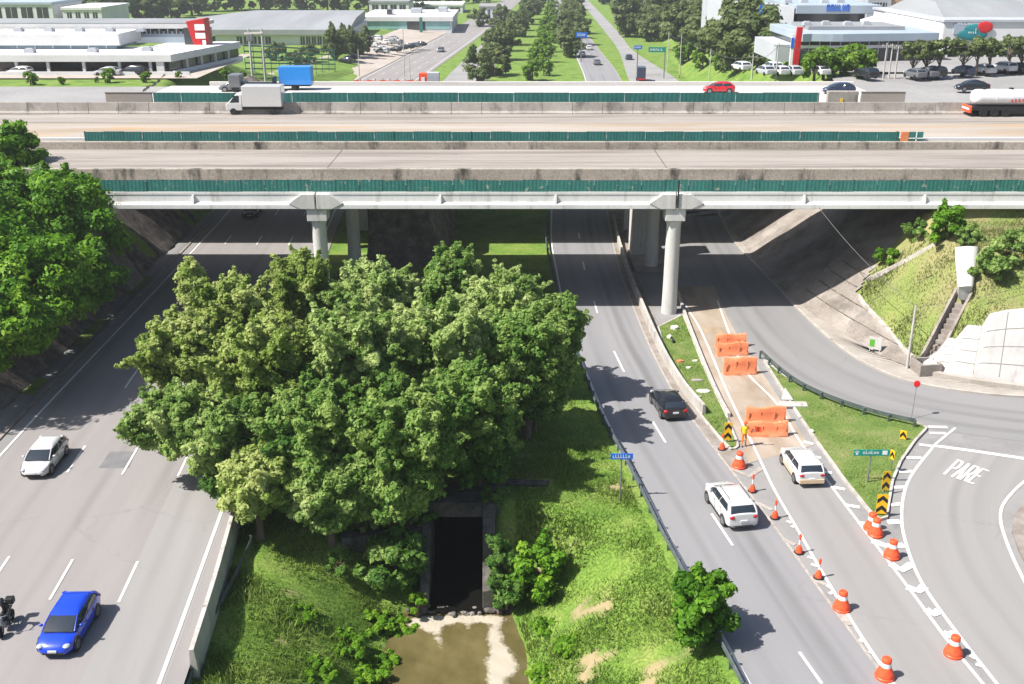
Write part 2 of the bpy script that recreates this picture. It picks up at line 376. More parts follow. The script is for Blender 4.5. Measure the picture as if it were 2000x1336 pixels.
def Z(x, y):
    x = np.atleast_1d(np.asarray(x, float)); y = np.atleast_1d(np.asarray(y, float))
    z = np.full(x.shape, -.07)
    # left bank up to the plateau
    top = lerp(11.0, 1.5, sst(198, 250, y))
    top = np.where(y < 84, 11, top)
    xl = np.where(y < 120, -37.0, -37.0-9*sst(120, 200, y)*(1-sst(215, 245, y)))
    zl = np.clip((xl-x)/10.5, 0, 1)*top
    z = np.where(x < xl-.2, np.maximum(z, zl), z)
    # right bank
    fd = foot_dist(x, y)
    w = wall_w(x)*(y < 90)
    topr = np.where(y < 96, lerp(8.5, 11.2, sst(87.5, 90, y)), lerp(11.2, 12.0, sst(150, 240, y)))
    zr = np.clip(.76*fd-.1*w*fd+w*2.9*sst(.5, 1.5, fd), -.07, topr)
    far_shift = sst(262, 340, y)
    zr = zr*(1-far_shift)+far_shift*np.clip((x-50)/30, 0, 1)*12
    z = np.where(fd > .15, np.maximum(z, zr), z)
    # median and stream basin
    px, py = -3.1, 43.5
    inm = (x > -22) & (x < 14) & (y < 62)
    lx = np.interp(y, [20, 38, 56, 62], [-15.2, -15.0, -16.8, -17.4]); rx = np.interp(y, [20, 38.2, 47.2, 55.3, 62], [13.2, 10.1, 8.7, 7.5, 6.7])
    # left side: drop behind the barrier, then fall to the bank
    bl = np.clip((x-lx)/np.maximum(-7.4-lx, .1), 0, 1); br = np.clip((rx-x)/np.maximum(rx-1.2, .1), 0, 1)
    zleft = -.8-3.55*bl**2.1
    zright = -.05-.3*sst(0, .12, br)-3.75*br**1.3
    zb = np.where(x < -3.1, zleft, zright)
    rise = sst(50.0, 55.5, y+np.clip(np.abs(x+3.1)-4, 0, 4)*.35)
    zb2 = lerp(zb, np.where(x < -3.1, -.6+.6*sst(54, 60, y), -.12), rise)
    pool = 1-sst(.9, 1.22, np.sqrt(((x+3.0)/3.6)**2+((y-43.2)/9.2)**2))
    zb2 = np.where(y < 52, np.minimum(zb2, lerp(zb2, -5.2, pool)), zb2)
    zb2 = np.where((x > -5.1) & (x < -1.3) & (y > 48) & (y < 55.2), -5.0, zb2)
    f = sst(0, .5, x-lx)*sst(0, .3, rx-x)*(1-sst(56, 62, y))
    z = np.where(inm, lerp(z, zb2, f), z)
    if DRAIN is not None:
        (ax, ay), (dx, dy), dl_ = DRAIN
        t = (x-ax)*dx+(y-ay)*dy; q = np.abs((x-ax)*dy-(y-ay)*dx)
        z = np.where((t > -.2) & (t < dl_) & (q < .72), z-1.15, z)
    return z
DRAIN = None
def DIRT(x, y):
    p = np.sin(x*.8+1.7*np.sin(y*.55))*np.sin(y*.75+.9*np.sin(x*.5))+.35*np.sin(x*2.7+y*1.9)*np.sin(y*3.1-x)
    right = sst(1.5, 4.5, x)*(1-sst(50, 60, y))
    bank = (x > 27) & (y < 100)
    p = p-.22*(x < -1)
    return np.where(bank, .22+.40*sst(-.6, .9, p)*sst(28, 36, x), sst(.80, 1.15, p+.12*right)*((y < 62) & (x < 12) & (x > -16)))
def Z1(x, y): return float(Z(x, y)[0])
_HY = np.concatenate([np.arange(30, 150, .5), np.arange(150, 420, 1.5), np.arange(420, 1500, 5.0)])
def hit(px, py, y0=30.0):
    """where the pixel's ray meets the terrain"""
    d = ray(px, py); k = 1/d[1]
    Y = _HY[_HY >= y0]
    for it in range(3):
        below = CH+d[2]*k*Y <= Z(d[0]*k*Y, Y)
        i = int(np.argmax(below)) if below.any() else len(Y)-1
        hi = Y[i]; Y = np.linspace(Y[max(i-1, 0)], hi, 14)
    return (float(d[0]*k*hi), float(hi), float(CH+d[2]*k*hi))

# ================================================================= ground
a0 = hit(1812, 705); a1 = hit(1882, 570)
_d = Vector((a1[0]-a0[0], a1[1]-a0[1])); DRAIN = ((a0[0], a0[1]), (_d.normalized().x, _d.normalized().y), _d.length)
def spaced(a, b, dense0, dense1, step, grow):
    out = list(np.arange(dense0, dense1+1e-6, step)); s = step
    while out[-1] < b: s *= grow; out.append(out[-1]+s)
    s = step; lo = []
    x = dense0
    while x > a: s *= grow; x -= s; lo.append(x)
    return np.array(lo[::-1]+out)
xs = spaced(-1500, 1500, -50, 62, .5, 1.06); ys = spaced(-120, 2600, 28, 130, .5, 1.03)
X, Y = np.meshgrid(xs, ys); zz = Z(X.ravel(), Y.ravel())
nb = (np.sin(X*1.3+np.sin(Y*.9)*2)+np.sin(Y*1.7+X*.6+1.3)+np.sin(X*.37-Y*.51))*.05
amp = sst(.02, .5, np.abs(zz+.07)).reshape(X.shape)
amp = amp*np.where(zz.reshape(X.shape) > 10.4, .1, 1); zz = zz+(nb*amp).ravel()
nx = len(xs); idx = np.arange(len(zz)).reshape(X.shape)
Fq = np.stack([idx[:-1, :-1], idx[:-1, 1:], idx[1:, 1:], idx[1:, :-1]], -1).reshape(-1, 4)
cx_, cy_ = (X[:-1, :-1]+X[1:, 1:]).ravel()/2, (Y[:-1, :-1]+Y[1:, 1:]).ravel()/2
keep = Fq[~((cx_ > -5.0) & (cx_ < -1.5) & (cy_ > 54.5) & (cy_ < 56.3))]      # the culvert's mouth
gm = MATS['grass_ground'].node_tree; gN, gL = gm.nodes, gm.links; gb = gN['Principled BSDF']; gs_ = gb.inputs['Base Color'].links[0].from_socket
ga = gN.new('ShaderNodeAttribute'); ga.attribute_name = 'tint'; gx = gN.new('ShaderNodeMix'); gx.data_type = 'RGBA'
gL.new(ga.outputs['Fac'], gx.inputs[0]); gL.new(gs_, gx.inputs[6]); gx.inputs[7].default_value = (.33, .25, .15, 1); gL.new(gx.outputs[2], gb.inputs['Base Color'])
tag(np_mesh('ground', np.stack([X.ravel(), Y.ravel(), zz], 1), keep, 'grass_ground', tint=DIRT(X.ravel(), Y.ravel()), smooth=True), kind='structure')

# ================================================================= roads
def T(P, z=0.0): return [(p[0], p[1], z) for p in P]
def road(name, A, B, mat, z): return struct(MB().strip(T(A, z), T(B, z)), name, mat)
road('motorway', offset(L_left, -1.6), offset(L_right, 1.1), 'asphalt_pink', 0.0)
# the inner lane was resurfaced in a greyer asphalt
k = 60
road('motorway_inner_lane', offset(L_right, -3.55)[:k], offset(L_right, .25)[:k], 'asphalt_light', .005)
def wear(mat, bands, col):
    nt = MATS[mat].node_tree; N, L = nt.nodes, nt.links; b = N['Principled BSDF']; so = b.inputs['Base Color'].links[0].from_socket
    tc = N.new('ShaderNodeTexCoord'); sx = N.new('ShaderNodeSeparateXYZ'); L.new(tc.outputs['UV'], sx.inputs[0])
    for u0, wd, amt in bands:
        n1 = N.new('ShaderNodeMath'); n1.operation = 'SUBTRACT'; L.new(sx.outputs[0], n1.inputs[0]); n1.inputs[1].default_value = u0
        n2 = N.new('ShaderNodeMath'); n2.operation = 'ABSOLUTE'; L.new(n1.outputs[0], n2.inputs[0])
        n3 = N.new('ShaderNodeMapRange'); n3.interpolation_type = 'SMOOTHSTEP'; n3.inputs['From Min'].default_value = wd; n3.inputs['From Max'].default_value = .02; L.new(n2.outputs[0], n3.inputs['Value'])
        mp = N.new('ShaderNodeMapping'); mp.inputs['Scale'].default_value = (.3, .045, 1); mp.inputs['Location'].default_value = (u0*3.1, u0*1.7, 0); L.new(tc.outputs['UV'], mp.inputs[0])
        nz = N.new('ShaderNodeTexNoise'); nz.inputs['Scale'].default_value = 1; nz.inputs['Detail'].default_value = 4; L.new(mp.outputs[0], nz.inputs[0])
        n4 = N.new('ShaderNodeMapRange'); n4.inputs['From Min'].default_value = .35; n4.inputs['From Max'].default_value = .65; n4.inputs['To Max'].default_value = amt; L.new(nz.outputs[0], n4.inputs['Value'])
        n5 = N.new('ShaderNodeMath'); n5.operation = 'MULTIPLY'; L.new(n3.outputs[0], n5.inputs[0]); L.new(n4.outputs[0], n5.inputs[1])
        n6 = N.new('ShaderNodeMix'); n6.data_type = 'RGBA'; L.new(n5.outputs[0], n6.inputs[0]); L.new(so, n6.inputs[6]); n6.inputs[7].default_value = (*col, 1); so = n6.outputs[2]
    L.new(so, b.inputs['Base Color'])
wear('asphalt_grey', ((4.75, .55, .8), (1.75, .5, .4), (3.9, .3, .3), (5.6, .3, .3)), (.11, .107, .105))
wear('asphalt_pink', [(2.2+3.55*q+dq, .55, am_) for q in range(5) for dq, am_ in ((0, .45), (1.75, -.0))], (.15, .14, .136))
wear('asphalt_ramp', ((1.6, .7, .6), (3.6, .6, .5), (5.2, .6, .4)), (.12, .117, .116))
wear('asphalt_light', ((1.2, .5, .4), (2.9, .5, .45), (4.6, .6, .3), (6.2, .6, .3)), (.155, .15, .147))
road('right_carriageway', offset(R_left, -.25), offset(R_right, .1), 'asphalt_grey', .004)
# junction sheet: everything right of the carriageway up to the foot of the bank
fi = [p for p in FOOT if 38 < p[1] < 150 and p[0] < 80]
poly = [(p[0], p[1], -.012) for p in R_right if 24 <= p[1] <= 150]
poly += [(p[0]-.3, p[1]-.1, -.012) for p in fi]+[(90, 60, -.012), (90, 25, -.012)]
struct(MB().poly(poly[::-1]), 'junction_road', 'asphalt_base')
RL = smoothline(gl([(1335, 410), (1352, 470), (1400, 570), (1440, 640), (1490, 700), (1560, 752), (1650, 795), (1720, 815), (1800, 834), (2000, 862), (2300, 885)]), 90)
RR = smoothline(gl([(1398, 410), (1430, 470), (1500, 545), (1570, 618), (1640, 680), (1710, 722), (1780, 748), (1880, 766), (2000, 777), (2300, 790)]), 90)
RL2 = np.vstack([[(16, 215, 0), (18.8, 160, 0)], RL]); RR2 = np.vstack([[(26, 215, 0), (25, 160, 0)], RR])
n = 120
RL2, RR2 = smoothline(RL2, n), smoothline(RR2, n)
road('ramp_road', RL2, RR2, 'asphalt_ramp', .0)
WL = smoothline(gl([(1300, 520), (1335, 590), (1369, 646), (1421, 767), (1472, 872), (1512, 956), (1562, 1042), (1607, 1120), (1674, 1230), (1745, 1336), (1840, 1480)]), 70)
WR = smoothline(gl([(1385, 540), (1420, 640), (1453, 720), (1515, 786), (1558, 856), (1618, 942), (1705, 1057), (1781, 1157), (1852, 1253), (1915, 1330), (2010, 1450)]), 70)
road('works_lane', WL, WR, 'asphalt_light', .006)
i0, i1 = 0, 22
S_L = smoothline(gl([(1318, 560), (1352, 640), (1400, 760), (1440, 850), (1462, 905)]), 30); S_R = smoothline(gl([(1395, 560), (1432, 640), (1500, 745), (1560, 838), (1582, 872)]), 30)
road('works_lane_slab', S_L, S_R, 'sand_concrete', .012)
PL = smoothline(gl([(1826, 869), (1785, 921), (1767, 959), (1761, 1005), (1767, 1053), (1798, 1134), (1871, 1239), (1947, 1336), (2060, 1480)]), 70)
PR = smoothline(gl([(2062, 897), (2000, 941), (1963, 980), (1954, 1010), (1964, 1053), (2000, 1134), (2090, 1290), (2200, 1480)]), 70)
road('give_way_road', PL, PR, 'asphalt_light', .002)
# gutters / shoulders
road('gutter', *[T(q) for q in ([p for p in offset(R_right, .1) if 57 < p[1] < 150], [p for p in offset(R_right, 1.55) if 57 < p[1] < 150])], 'shoulder_concrete', .010) if False else None
gi = [i for i, p in enumerate(R_right) if 56 < p[1] < 150]
road('gutter', offset(R_right, .1)[gi], offset(R_right, 1.6)[gi], 'shoulder_concrete', .010)
road('island_apron', WR[18:58], offset(WR, 1.15)[18:58], 'shoulder_concrete', .003)
lg = [i for i, p in enumerate(L_left) if 24 < p[1] < 150]
road('left_shoulder', offset(L_left, -3.1)[lg], offset(L_left, -.2)[lg], 'asphalt_ramp', .004)

# far roads
def far(name, pts, mat, z=0.0):
    A = smoothline([p[0] for p in pts], 50); B = smoothline([p[1] for p in pts], 50)
    for P in (A, B):
        for p in P: p[2] = max(p[2], 0)
    return struct(MB().strip([tuple(p) for p in A], [tuple(p) for p in B]), name, mat)
far('express_carriageway', [((-19, 150, .01), (-8, 150, .01)), ((-16.6, 255, .01), (-6, 255, .01)), ((-8, 380, .01), (0, 380, .01)), ((4, 550, .01), (11, 550, .01)), ((14, 720, .01), (22, 720, .01))], 'asphalt_far')
far('link_road', [((26, 180, .015), (37, 180, .015)), ((28, 255, .015), (40, 255, .015)), ((32.6, 331, .015), (37.2, 331, .015)), ((34.7, 411, .015), (39.5, 411, .015)), ((38.7, 640, .015), (44, 640, .015)), ((40, 800, .015), (46, 800, .015))], 'asphalt_far')
pm('lot_cream', [(.34, .29, .245), (.42, .375, .335)], scale=.06, rough=.9, fine=.1, fscale=1.0)
far('service_lot', [((-60, 246, 1.62), (-37.6, 246, .1)), ((-58, 262, 1.6), (-37.1, 262, .1)), ((-52, 300, 1.6), (-33, 300, .1)), ((-45, 360, 1.6), (-28, 360, .1)), ((-38, 430, 1.6), (-20.6, 430, .1))], 'lot_cream')
# plateau pavings left and right (cross road level)
pm('dirt_orange', [(.30, .19, .10), (.36, .27, .18), (.2, .17, .12)], scale=.35, stretch=(.4, 1, 1), rough=.95, fine=.2, fscale=3)
struct(MB().poly([(-47.4, 88, 11.2), (-47.4, 128, 11.2), (-140, 128, 11.2), (-140, 88, 11.2)]), 'cross_road_left', 'deck_concrete')
struct(MB().poly([(-47.2, 128, 11.24), (-47.2, 134.5, 11.24), (-140, 134.5, 11.24), (-140, 128, 11.24)]), 'works_ground', 'dirt_orange')
struct(MB().poly([(-47.4, 134.5, 11.3), (-47.4, 156, 11.3), (-140, 156, 11.3), (-140, 134.5, 11.3)]), 'cross_road_far', 'asphalt_far')
struct(MB().poly([(-49, 167, 11.2), (-49, 205, 11.2), (-140, 205, 11.2), (-140, 167, 11.2)]), 'showroom_forecourt', 'lot_cream')
struct(MB().poly([(140, 104, 11.3), (140, 168, 11.75), (49.5, 168, 11.75), (41.5, 128, 11.5), (41.5, 104, 11.3)]), 'cross_road_right', 'asphalt_far')
struct(MB().poly([(150, 168, 12.02), (150, 260, 12.35), (60, 260, 12.35), (52, 172, 12.02), (50, 168, 12.02)]), 'dealer_forecourt', 'asphalt_far')

# pavements and kerbs
def kerb(name, P, w=.18, h=.14, mat='kerb_mat', d=0.0):
    mb = MB(); loft_profile(mb, offset(P, d), [(0, -.05), (0, h), (w, h), (w, -.05)]); return struct(mb, name, mat)
pi = [i for i, p in enumerate(FOOT) if 66 < p[1] < 130 and p[0] < 70]
fp = FOOT[pi]
rr = [i for i, p in enumerate(RR2) if p[1] < 130]
A = smoothline(RR2[rr], 80); B = smoothline(offset(fp, -.0), 80)
mb = MB()
Ak = [(p[0], p[1], .13) for p in A]; Bk = [(p[0]+.3, p[1]+.15, .13) for p in B]
mb.strip(Ak, Bk); mb.strip([(p[0], p[1], -.05) for p in A], Ak)
struct(mb, 'pavement', 'pavement')
kerb('kerb', offset(A, -.16), .14, .135)
# ================================================================= markings
mk = MB()
ZL = .02
def dashes(P, s0, on, off, smax, w=.14):
    P = np.asarray(P); d = np.concatenate([[0], np.cumsum(np.linalg.norm(np.diff(P[:, :2], axis=0), axis=1))])
    s = s0
    while s < smax:
        q = np.linspace(s, s+on, 4); seg = np.stack([np.interp(q, d, P[:, i]) for i in range(3)], 1)
        line_strip(mk, seg, w, ZL); s += on+off
def dash_between(P, ya, yb, on, off, w=.14):
    P = np.asarray(P); d = np.concatenate([[0], np.cumsum(np.linalg.norm(np.diff(P[:, :2], axis=0), axis=1))])
    s = np.interp(ya, P[:, 1], d)
    s0 = s % (on+off)
    dashes(P, s0, on, off, np.interp(yb, P[:, 1], d), w)
wid = np.linalg.norm(L_right-L_left, axis=1)
for fr, ya in ((1, 57.9-.2), (2, 57.9), (3, 58.2)):
    dash_between(offset(L_right, -3.5*fr), ya, 420, 3.7, 9.6)
line_strip(mk, L_left[:100], .16, ZL); line_strip(mk, L_right[:100], .18, ZL)
line_strip(mk, R_left[:110], .15, ZL)
for pq in (((1130, 455), (1132, 466)), ((1139, 512), (1142, 528)), ((1160, 588), (1167, 612)), ((1199, 686), (1219, 727)), ((1275, 824), (1300, 865)), ((1390, 1004), (1431, 1066)), ((1561, 1274), (1605, 1336))):
    line_strip(mk, gl(pq), .15, ZL)
dash_between(offset(R_right, -3.9)[70:], 250, 600, 3.7, 9)
line_strip(mk, WL[12:], .16, ZL); line_strip(mk, WR[8:], .16, ZL)
line_strip(mk, smoothline(gl([(1866, 836), (1826, 869)])+[tuple(p) for p in PL[2:]], 70), .17, ZL); line_strip(mk, PR[4:], .17, ZL)
line_strip(mk, RR2[20:], .12, ZL) if False else None
line_strip(mk, gl([(1826, 871), (1900, 881), (2000, 896), (2080, 908)]), .38, ZL)
line_strip(mk, offset(RR2, -.35)[40:], .13, ZL)
def px2(pts, k=3.712, o=(1500, 700)): return [(o[0]+a/k, o[1]+b/k) for a, b in pts]
def bar_px(pts, w, k=3.712, o=(1500, 700)): line_strip(mk, gl(px2(pts, k, o)), w, ZL)
for q in ([(1160, 497), (1300, 500)], [(1170, 543), (1290, 545)], [(1095, 625), (1205, 640)], [(1000, 720), (1115, 722)], [(945, 822), (1050, 820)], [(890, 937), (998, 935)], [(885, 1066), (968, 1055)], [(868, 1196), (962, 1186)],
          [(258, 603), (330, 625)], [(310, 712), (385, 722)], [(388, 822), (465, 832)], [(470, 935), (560, 952)], [(560, 1064), (665, 1082)], [(650, 1192), (740, 1205)]):
    bar_px(q, .34)
K4, O4 = 3.554, (1500, 960)
for q in ([(725, 345), (820, 380), (945, 375)], [(850, 505), (930, 545), (1000, 505)], [(960, 665), (1045, 690), (1085, 660)], [(1095, 820), (1150, 850), (1190, 830)], [(1215, 985), (1260, 1000), (1300, 985)], [(835, 215), (920, 210)]):
    bar_px(q, .5, K4, O4)
for q in ([(130, 205), (165, 222)], [(165, 250), (185, 238)], [(275, 455), (315, 465)], [(300, 505), (345, 522)], [(405, 650), (440, 672)], [(425, 712), (455, 700)], [(630, 1030), (665, 1045)], [(700, 1110), (730, 1125)], [(1400, 1140), (1440, 1160)], [(1440, 1200), (1490, 1215)]):
    bar_px(q, .22, K4, O4)
# PARE, written across the give way lane
c4 = [g(1843.5, 926), g(1904, 946.5), g(1870, 899), g(1934, 922)]
def uvw(u, v):
    a = [lerp(c4[0][i], c4[1][i], u) for i in range(2)]; b = [lerp(c4[2][i], c4[3][i], u) for i in range(2)]
    return (lerp(a[0], b[0], v), lerp(a[1], b[1], v), ZL)
LET = {'P': [[(0, 0), (0, 1), (.75, 1), (1, .87), (1, .62), (.75, .48), (0, .48)]], 'A': [[(0, 0), (.5, 1), (1, 0)], [(.2, .33), (.8, .33)]],
       'R': [[(0, 0), (0, 1), (.75, 1), (1, .87), (1, .62), (.75, .48), (0, .48)], [(.5, .48), (1, 0)]], 'E': [[(1, 1), (0, 1), (0, 0), (1, 0)], [(0, .52), (.8, .52)]]}
for i, ch in enumerate('PARE'):
    for st in LET[ch]:
        P = [uvw((i+.08+a*.68)/4, b) for a, b in st]
        for a, b in zip(P[:-1], P[1:]):
            d = Vector(b)-Vector(a); e = d.normalized()*.06
            line_strip(mk, [Vector(a)-e, Vector(b)+e], .17, ZL+R.random()*.004)
struct(mk, 'road_markings', 'line_white')
mk = MB()
line_strip(mk, R_right[:112], .16, .018)
for q in ([(1220, 1170), (1350, 1230), (1440, 1165)],): bar_px(q, .35, 3.712, (1100, 600))
for q in ([(1280, 145), (1380, 190)], [(1450, 385), (1530, 420)]): bar_px(q, .32, 3.374, (1100, 940))
for q in ([(300, 600), (400, 650)], [(520, 850), (570, 930)]): bar_px(q, .3, K4, O4)
line_strip(mk, [p for p in offset(L_left, -.0)[:2]], .1, .018)
struct(mk, 'worn_markings', 'line_worn')
# asphalt repair patch and skid marks
struct(MB().poly([(p[0], p[1], .009) for p in gl([(215, 882), (265, 882), (252, 914), (193, 914)])]), 'asphalt_patch', 'asphalt_patch')
pm('tyre_track', [(.135, .13, .127), (.175, .17, .167)], scale=.8, rough=.8, fine=.15, fscale=10)
# ================================================================= right bank: paved slope, stairs, crib wall
def slope_pt(p, nrm, t, lift=.12):
    x, y = p[0]+nrm[0]*t, p[1]+nrm[1]*t
    return x, y
fN = []
TT = np.gradient(FOOT[:, :2], axis=0); TT /= np.linalg.norm(TT, axis=1)[:, None]
bound_px = [(1790, 705), (1760, 676), (1722, 630), (1690, 598), (1672, 576), (1690, 545), (1713, 520), (1760, 488), (1830, 452), (1905, 420), (1960, 400), (1985, 300)]
def on_concrete(x, y, z):
    if y < 89.5 and z > 8.3: return False
    if y > 92: return True
    # project
    vx, vy, vz = x, y, z-CH
    zc = vy*cP-vz*sP
    X = 1000+F*vx/zc; Y = 668+F*(-(vy*sP+vz*cP))/zc
    for (xa, ya), (xb, yb) in zip(bound_px[:-1], bound_px[1:]):
        if min(ya, yb) <= Y <= max(ya, yb):
            xx = xa+(xb-xa)*(Y-ya)/(yb-ya+1e-9)
            return X < xx
    return X < 1985 if Y < 300 else X < 1790
seg = [i for i, p in enumerate(FOOT) if 73 < p[1] < 150 and p[0] < 34]
Fp = resample(FOOT[seg], .35)
Tn = np.gradient(Fp[:, :2], axis=0); Tn /= np.linalg.norm(Tn, axis=1)[:, None]
# right-of-travel is west here (travel runs towards the camera), so the bank lies to the left of travel
nrm = np.stack([-Tn[:, 1], Tn[:, 0]], 1)
ts = np.linspace(-.15, 14.6, 44)
V, Q = [], []
P = Fp[:, None, :2]+nrm[:, None, :]*ts[None, :, None]
zc_ = np.minimum(.76*np.maximum(ts, 0), 11.0)[None, :].repeat(len(Fp), 0)
rough = (np.sin(P[..., 0]*2.1+P[..., 1]*1.3)*np.sin(P[..., 1]*.9))*.05
bottom = .16
zc_ = zc_+bottom+rough
for i in range(len(Fp)-1):
    for j in range(len(ts)-1):
        c = (P[i, j]+P[i+1, j+1])/2; zc = zc_[i, j]
        if on_concrete(c[0], c[1], zc) and ts[j] < 14.4:
            k = len(V)
            V += [(*P[i, j], zc_[i, j]), (*P[i+1, j], zc_[i+1, j]), (*P[i+1, j+1], zc_[i+1, j+1]), (*P[i, j+1], zc_[i, j+1])]
            Q.append((k, k+1, k+2, k+3))
o = np_mesh('slope_paving', V, np.array(Q), 'slope_concrete', smooth=True); o['kind'] = 'structure'
mb = MB()
for tq in (1.1, 2.2, 3.3, 4.4, 5.5):
    line = [(Fp[i][0]+nrm[i][0]*tq, Fp[i][1]+nrm[i][1]*tq, .76*tq+bottom+.03) for i in range(len(Fp)) if Fp[i][1] < 92 and on_concrete(Fp[i][0]+nrm[i][0]*tq, Fp[i][1]+nrm[i][1]*tq, .76*tq)]
    if len(line) > 3: mb.tube(line, .05, 5)
struct(mb, 'slope_joints', 'rock_dark')
# its raised edge strip against the grass
edge = []
for a, b in [(1782, 700), (1760, 680), (1722, 634), (1690, 600), (1676, 580)]:
    edge.append(hit(a, b))
edge = np.array(edge); edge[:, 2] += .12
mb = MB(); loft_profile(mb, smoothline(edge, 24), [(-.14, -.3), (-.14, .14), (.14, .14), (.14, -.3)])
struct(mb, 'slope_edge_strip', 'kerb_mat')
edge = np.array([hit(a, b) for a, b in [(1692, 548), (1745, 522), (1800, 492), (1830, 476)]]); edge[:, 2] += .1
mb = MB(); loft_profile(mb, smoothline(edge, 16), [(-.22, -.3), (-.22, .14), (.22, .14), (.22, -.3)])
struct(mb, 'slope_channel', 'kerb_mat')

# stepped drain up the bank
dv = Vector((a1[0]-a0[0], a1[1]-a0[1], 0)); dl = dv.length; dv.normalize(); sv = Vector((dv.y, -dv.x, 0))
root = thing('stepped_drain', 'stepped concrete drainage channel running down the grassy bank at the right', 'drain', (a0[0], a0[1], 0))
m1 = MB(root.location); nst = 13
for i in range(nst):
    t0, t1 = dl*i/nst, dl*(i+1)/nst
    c = Vector((a0[0], a0[1], 0))+dv*((t0+t1)/2)
    zt = lerp(a0[2], a1[2], (i+.2)/nst)-.8
    m1.cbox((c.x, c.y, zt-.6), (1.0, t1-t0, 1.5), math.atan2(-dv.x, dv.y))
m1.build('steps', 'shoulder_concrete', root)
for s in (-1, 1):
    m2 = MB(root.location); hgt = .35 if s < 0 else .3
    rg = []
    for i in range(14):
        t = dl*i/13; c = Vector((a0[0], a0[1], 0))+dv*t+sv*(s*.62); zt = lerp(a0[2], a1[2], i/13)+hgt*.5
        rg.append([(c.x-sv.x*.1, c.y-sv.y*.1, zt-1.6), (c.x+sv.x*.1, c.y+sv.y*.1, zt-1.6), (c.x+sv.x*.1, c.y+sv.y*.1, zt), (c.x-sv.x*.1, c.y-sv.y*.1, zt)])
    m2.loft(rg); m2.build('side_wall', 'slope_concrete', root)
m2 = MB(root.location)          # catch basin at the bottom
b0 = g(1812, 735)
for q in ((-.75, 0, .18, 1.5), (.75, 0, .18, 1.5), (0, -.75, 1.68, .18), (0, .75, 1.68, .18)):
    m2.cbox((b0[0]+q[0], b0[1]+q[1]+.5, .45), (q[2], q[3], 1.2), .15)
m2.build('catch_basin', 'shoulder_concrete', root)
c0 = a1                          # curved white chute that feeds it
M_ = MB((0, 0, 0))
c1 = hit(1885, 495)
ch = thing('concrete_chute', 'tall white curved concrete chute leaning at the top of the stepped drain', 'chute', (c0[0], c0[1], c0[2]))
M_ = MB(ch.location); rg = []
for i in range(9):
    t = i/8; p = Vector(c0).lerp(Vector(c1), t); w = .55+.4*t; zo = .4+.15*math.sin(t*7)
    ring = []
    for k in range(9):
        a = math.pi*k/8
        ring.append((p.x+math.cos(a)*w, p.y-math.sin(a)*.5-.2, p.z+zo+.25*math.sin(a)+.05))
    for k in range(8, -1, -1):
        a = math.pi*k/8
        ring.append((p.x+math.cos(a)*(w-.14), p.y-math.sin(a)*.38-.2, p.z-.5))
    rg.append(ring)
M_.loft(rg); M_.build('chute_shell', 'column_concrete', ch, smooth=40)

# white crib wall at the far right
fw = [p for p in FOOT if p[0] > 31.0 and p[1] < 80 and p[0] < 80]
fw = resample(np.array(fw), .6)
Tn = np.gradient(fw[:, :2], axis=0); Tn /= np.linalg.norm(Tn, axis=1)[:, None]; nw = np.stack([-Tn[:, 1], Tn[:, 0]], 1)
cr = thing('retaining_wall', 'white block retaining wall under the dry grass bank at the right edge', 'wall', (fw[8][0], fw[8][1], 0))
m1 = MB(cr.location); m2 = MB(cr.location); h_prev = None
cols = []
for i, p in enumerate(fw):
    x = p[0]
    h = float(np.interp(x, [31.3, 31.9, 32.0, 33.0, 33.1, 34.4, 34.5, 36.0, 37.5, 60], [.3, .9, 2.0, 2.2, 3.3, 3.5, 4.3, 4.9, 5.3, 5.6]))
    q = [(p[0]+nw[i][0]*d, p[1]+nw[i][1]*d) for d in (-.05, .15, 1.55, 2.2)]
    cols.append([(q[0][0], q[0][1], .1), (q[1][0], q[1][1], .75), (q[2][0], q[2][1], h+.45), (q[3][0], q[3][1], h+.4), (q[3][0], q[3][1], -.2)])
m1.loft(cols, 0, False); 
m1.build('wall_face', 'crib_white', cr)
for i in range(0, len(cols), 3):  # open joints between the blocks
    a, b = Vector(cols[i][1]), Vector(cols[i][2])
    off = Vector((-nw[i][0], -nw[i][1], 0))*.012
    m2.bar(a+off, b+off, .045, .05)
for t in np.arange(.2, 1.0, .27):
    for i in range(len(cols)-1):
        a = Vector(cols[i][1]).lerp(Vector(cols[i][2]), t); b = Vector(cols[i+1][1]).lerp(Vector(cols[i+1][2]), t)
        off = Vector((-nw[i][0], -nw[i][1], 0))*.012
        m2.bar(a+off, b+off, .045, .05)
m2.build('block_joints', pm('joint_dark', [(.30, .29, .27)]), cr)
m2 = MB(cr.location)
loft_profile(m2, fw+np.array([0, 0, .1]), [(.5, -.1), (.5, .38), (.15, .42), (.15, -.1)][::-1]); m2.build('footing', 'pavement', cr)

# ================================================================= left rock cutting
ry = np.arange(26, 205, .8); rt = np.linspace(0, 1, 15)
RY, RT = np.meshgrid(ry, rt, indexing='ij')
base = np.interp(RY, L_left[:, 1], L_left[:, 0])-2.6
nz = np.sin(RY*.8+np.sin(RY*.31)*3)*.5+np.sin(RY*2.3+RT*5)*.25+np.sin(RY*.33+1)*.5+rng.normal(0, .14, RY.shape)
prof = RT**.9
RX = base-11.2*prof+nz*.7*np.sin(np.pi*np.clip(RT+.12, 0, 1))
RZ = -.1+11.2*prof+nz*.25+.25*np.sin(np.pi*RT)+.2
RX = np.where(RY > 120, RX-7*sst(120, 200, RY), RX)
RZ = RZ*np.where(RY > 190, 1-sst(190, 205, RY)*.6, 1)
idx = np.arange(RX.size).reshape(RX.shape)
Fq = np.stack([idx[:-1, :-1], idx[1:, :-1], idx[1:, 1:], idx[:-1, 1:]], -1).reshape(-1, 4)
o = np_mesh('rock_cutting', np.stack([RX.ravel(), RY.ravel(), RZ.ravel()], 1), Fq, 'rock_dark'); o['kind'] = 'structure'
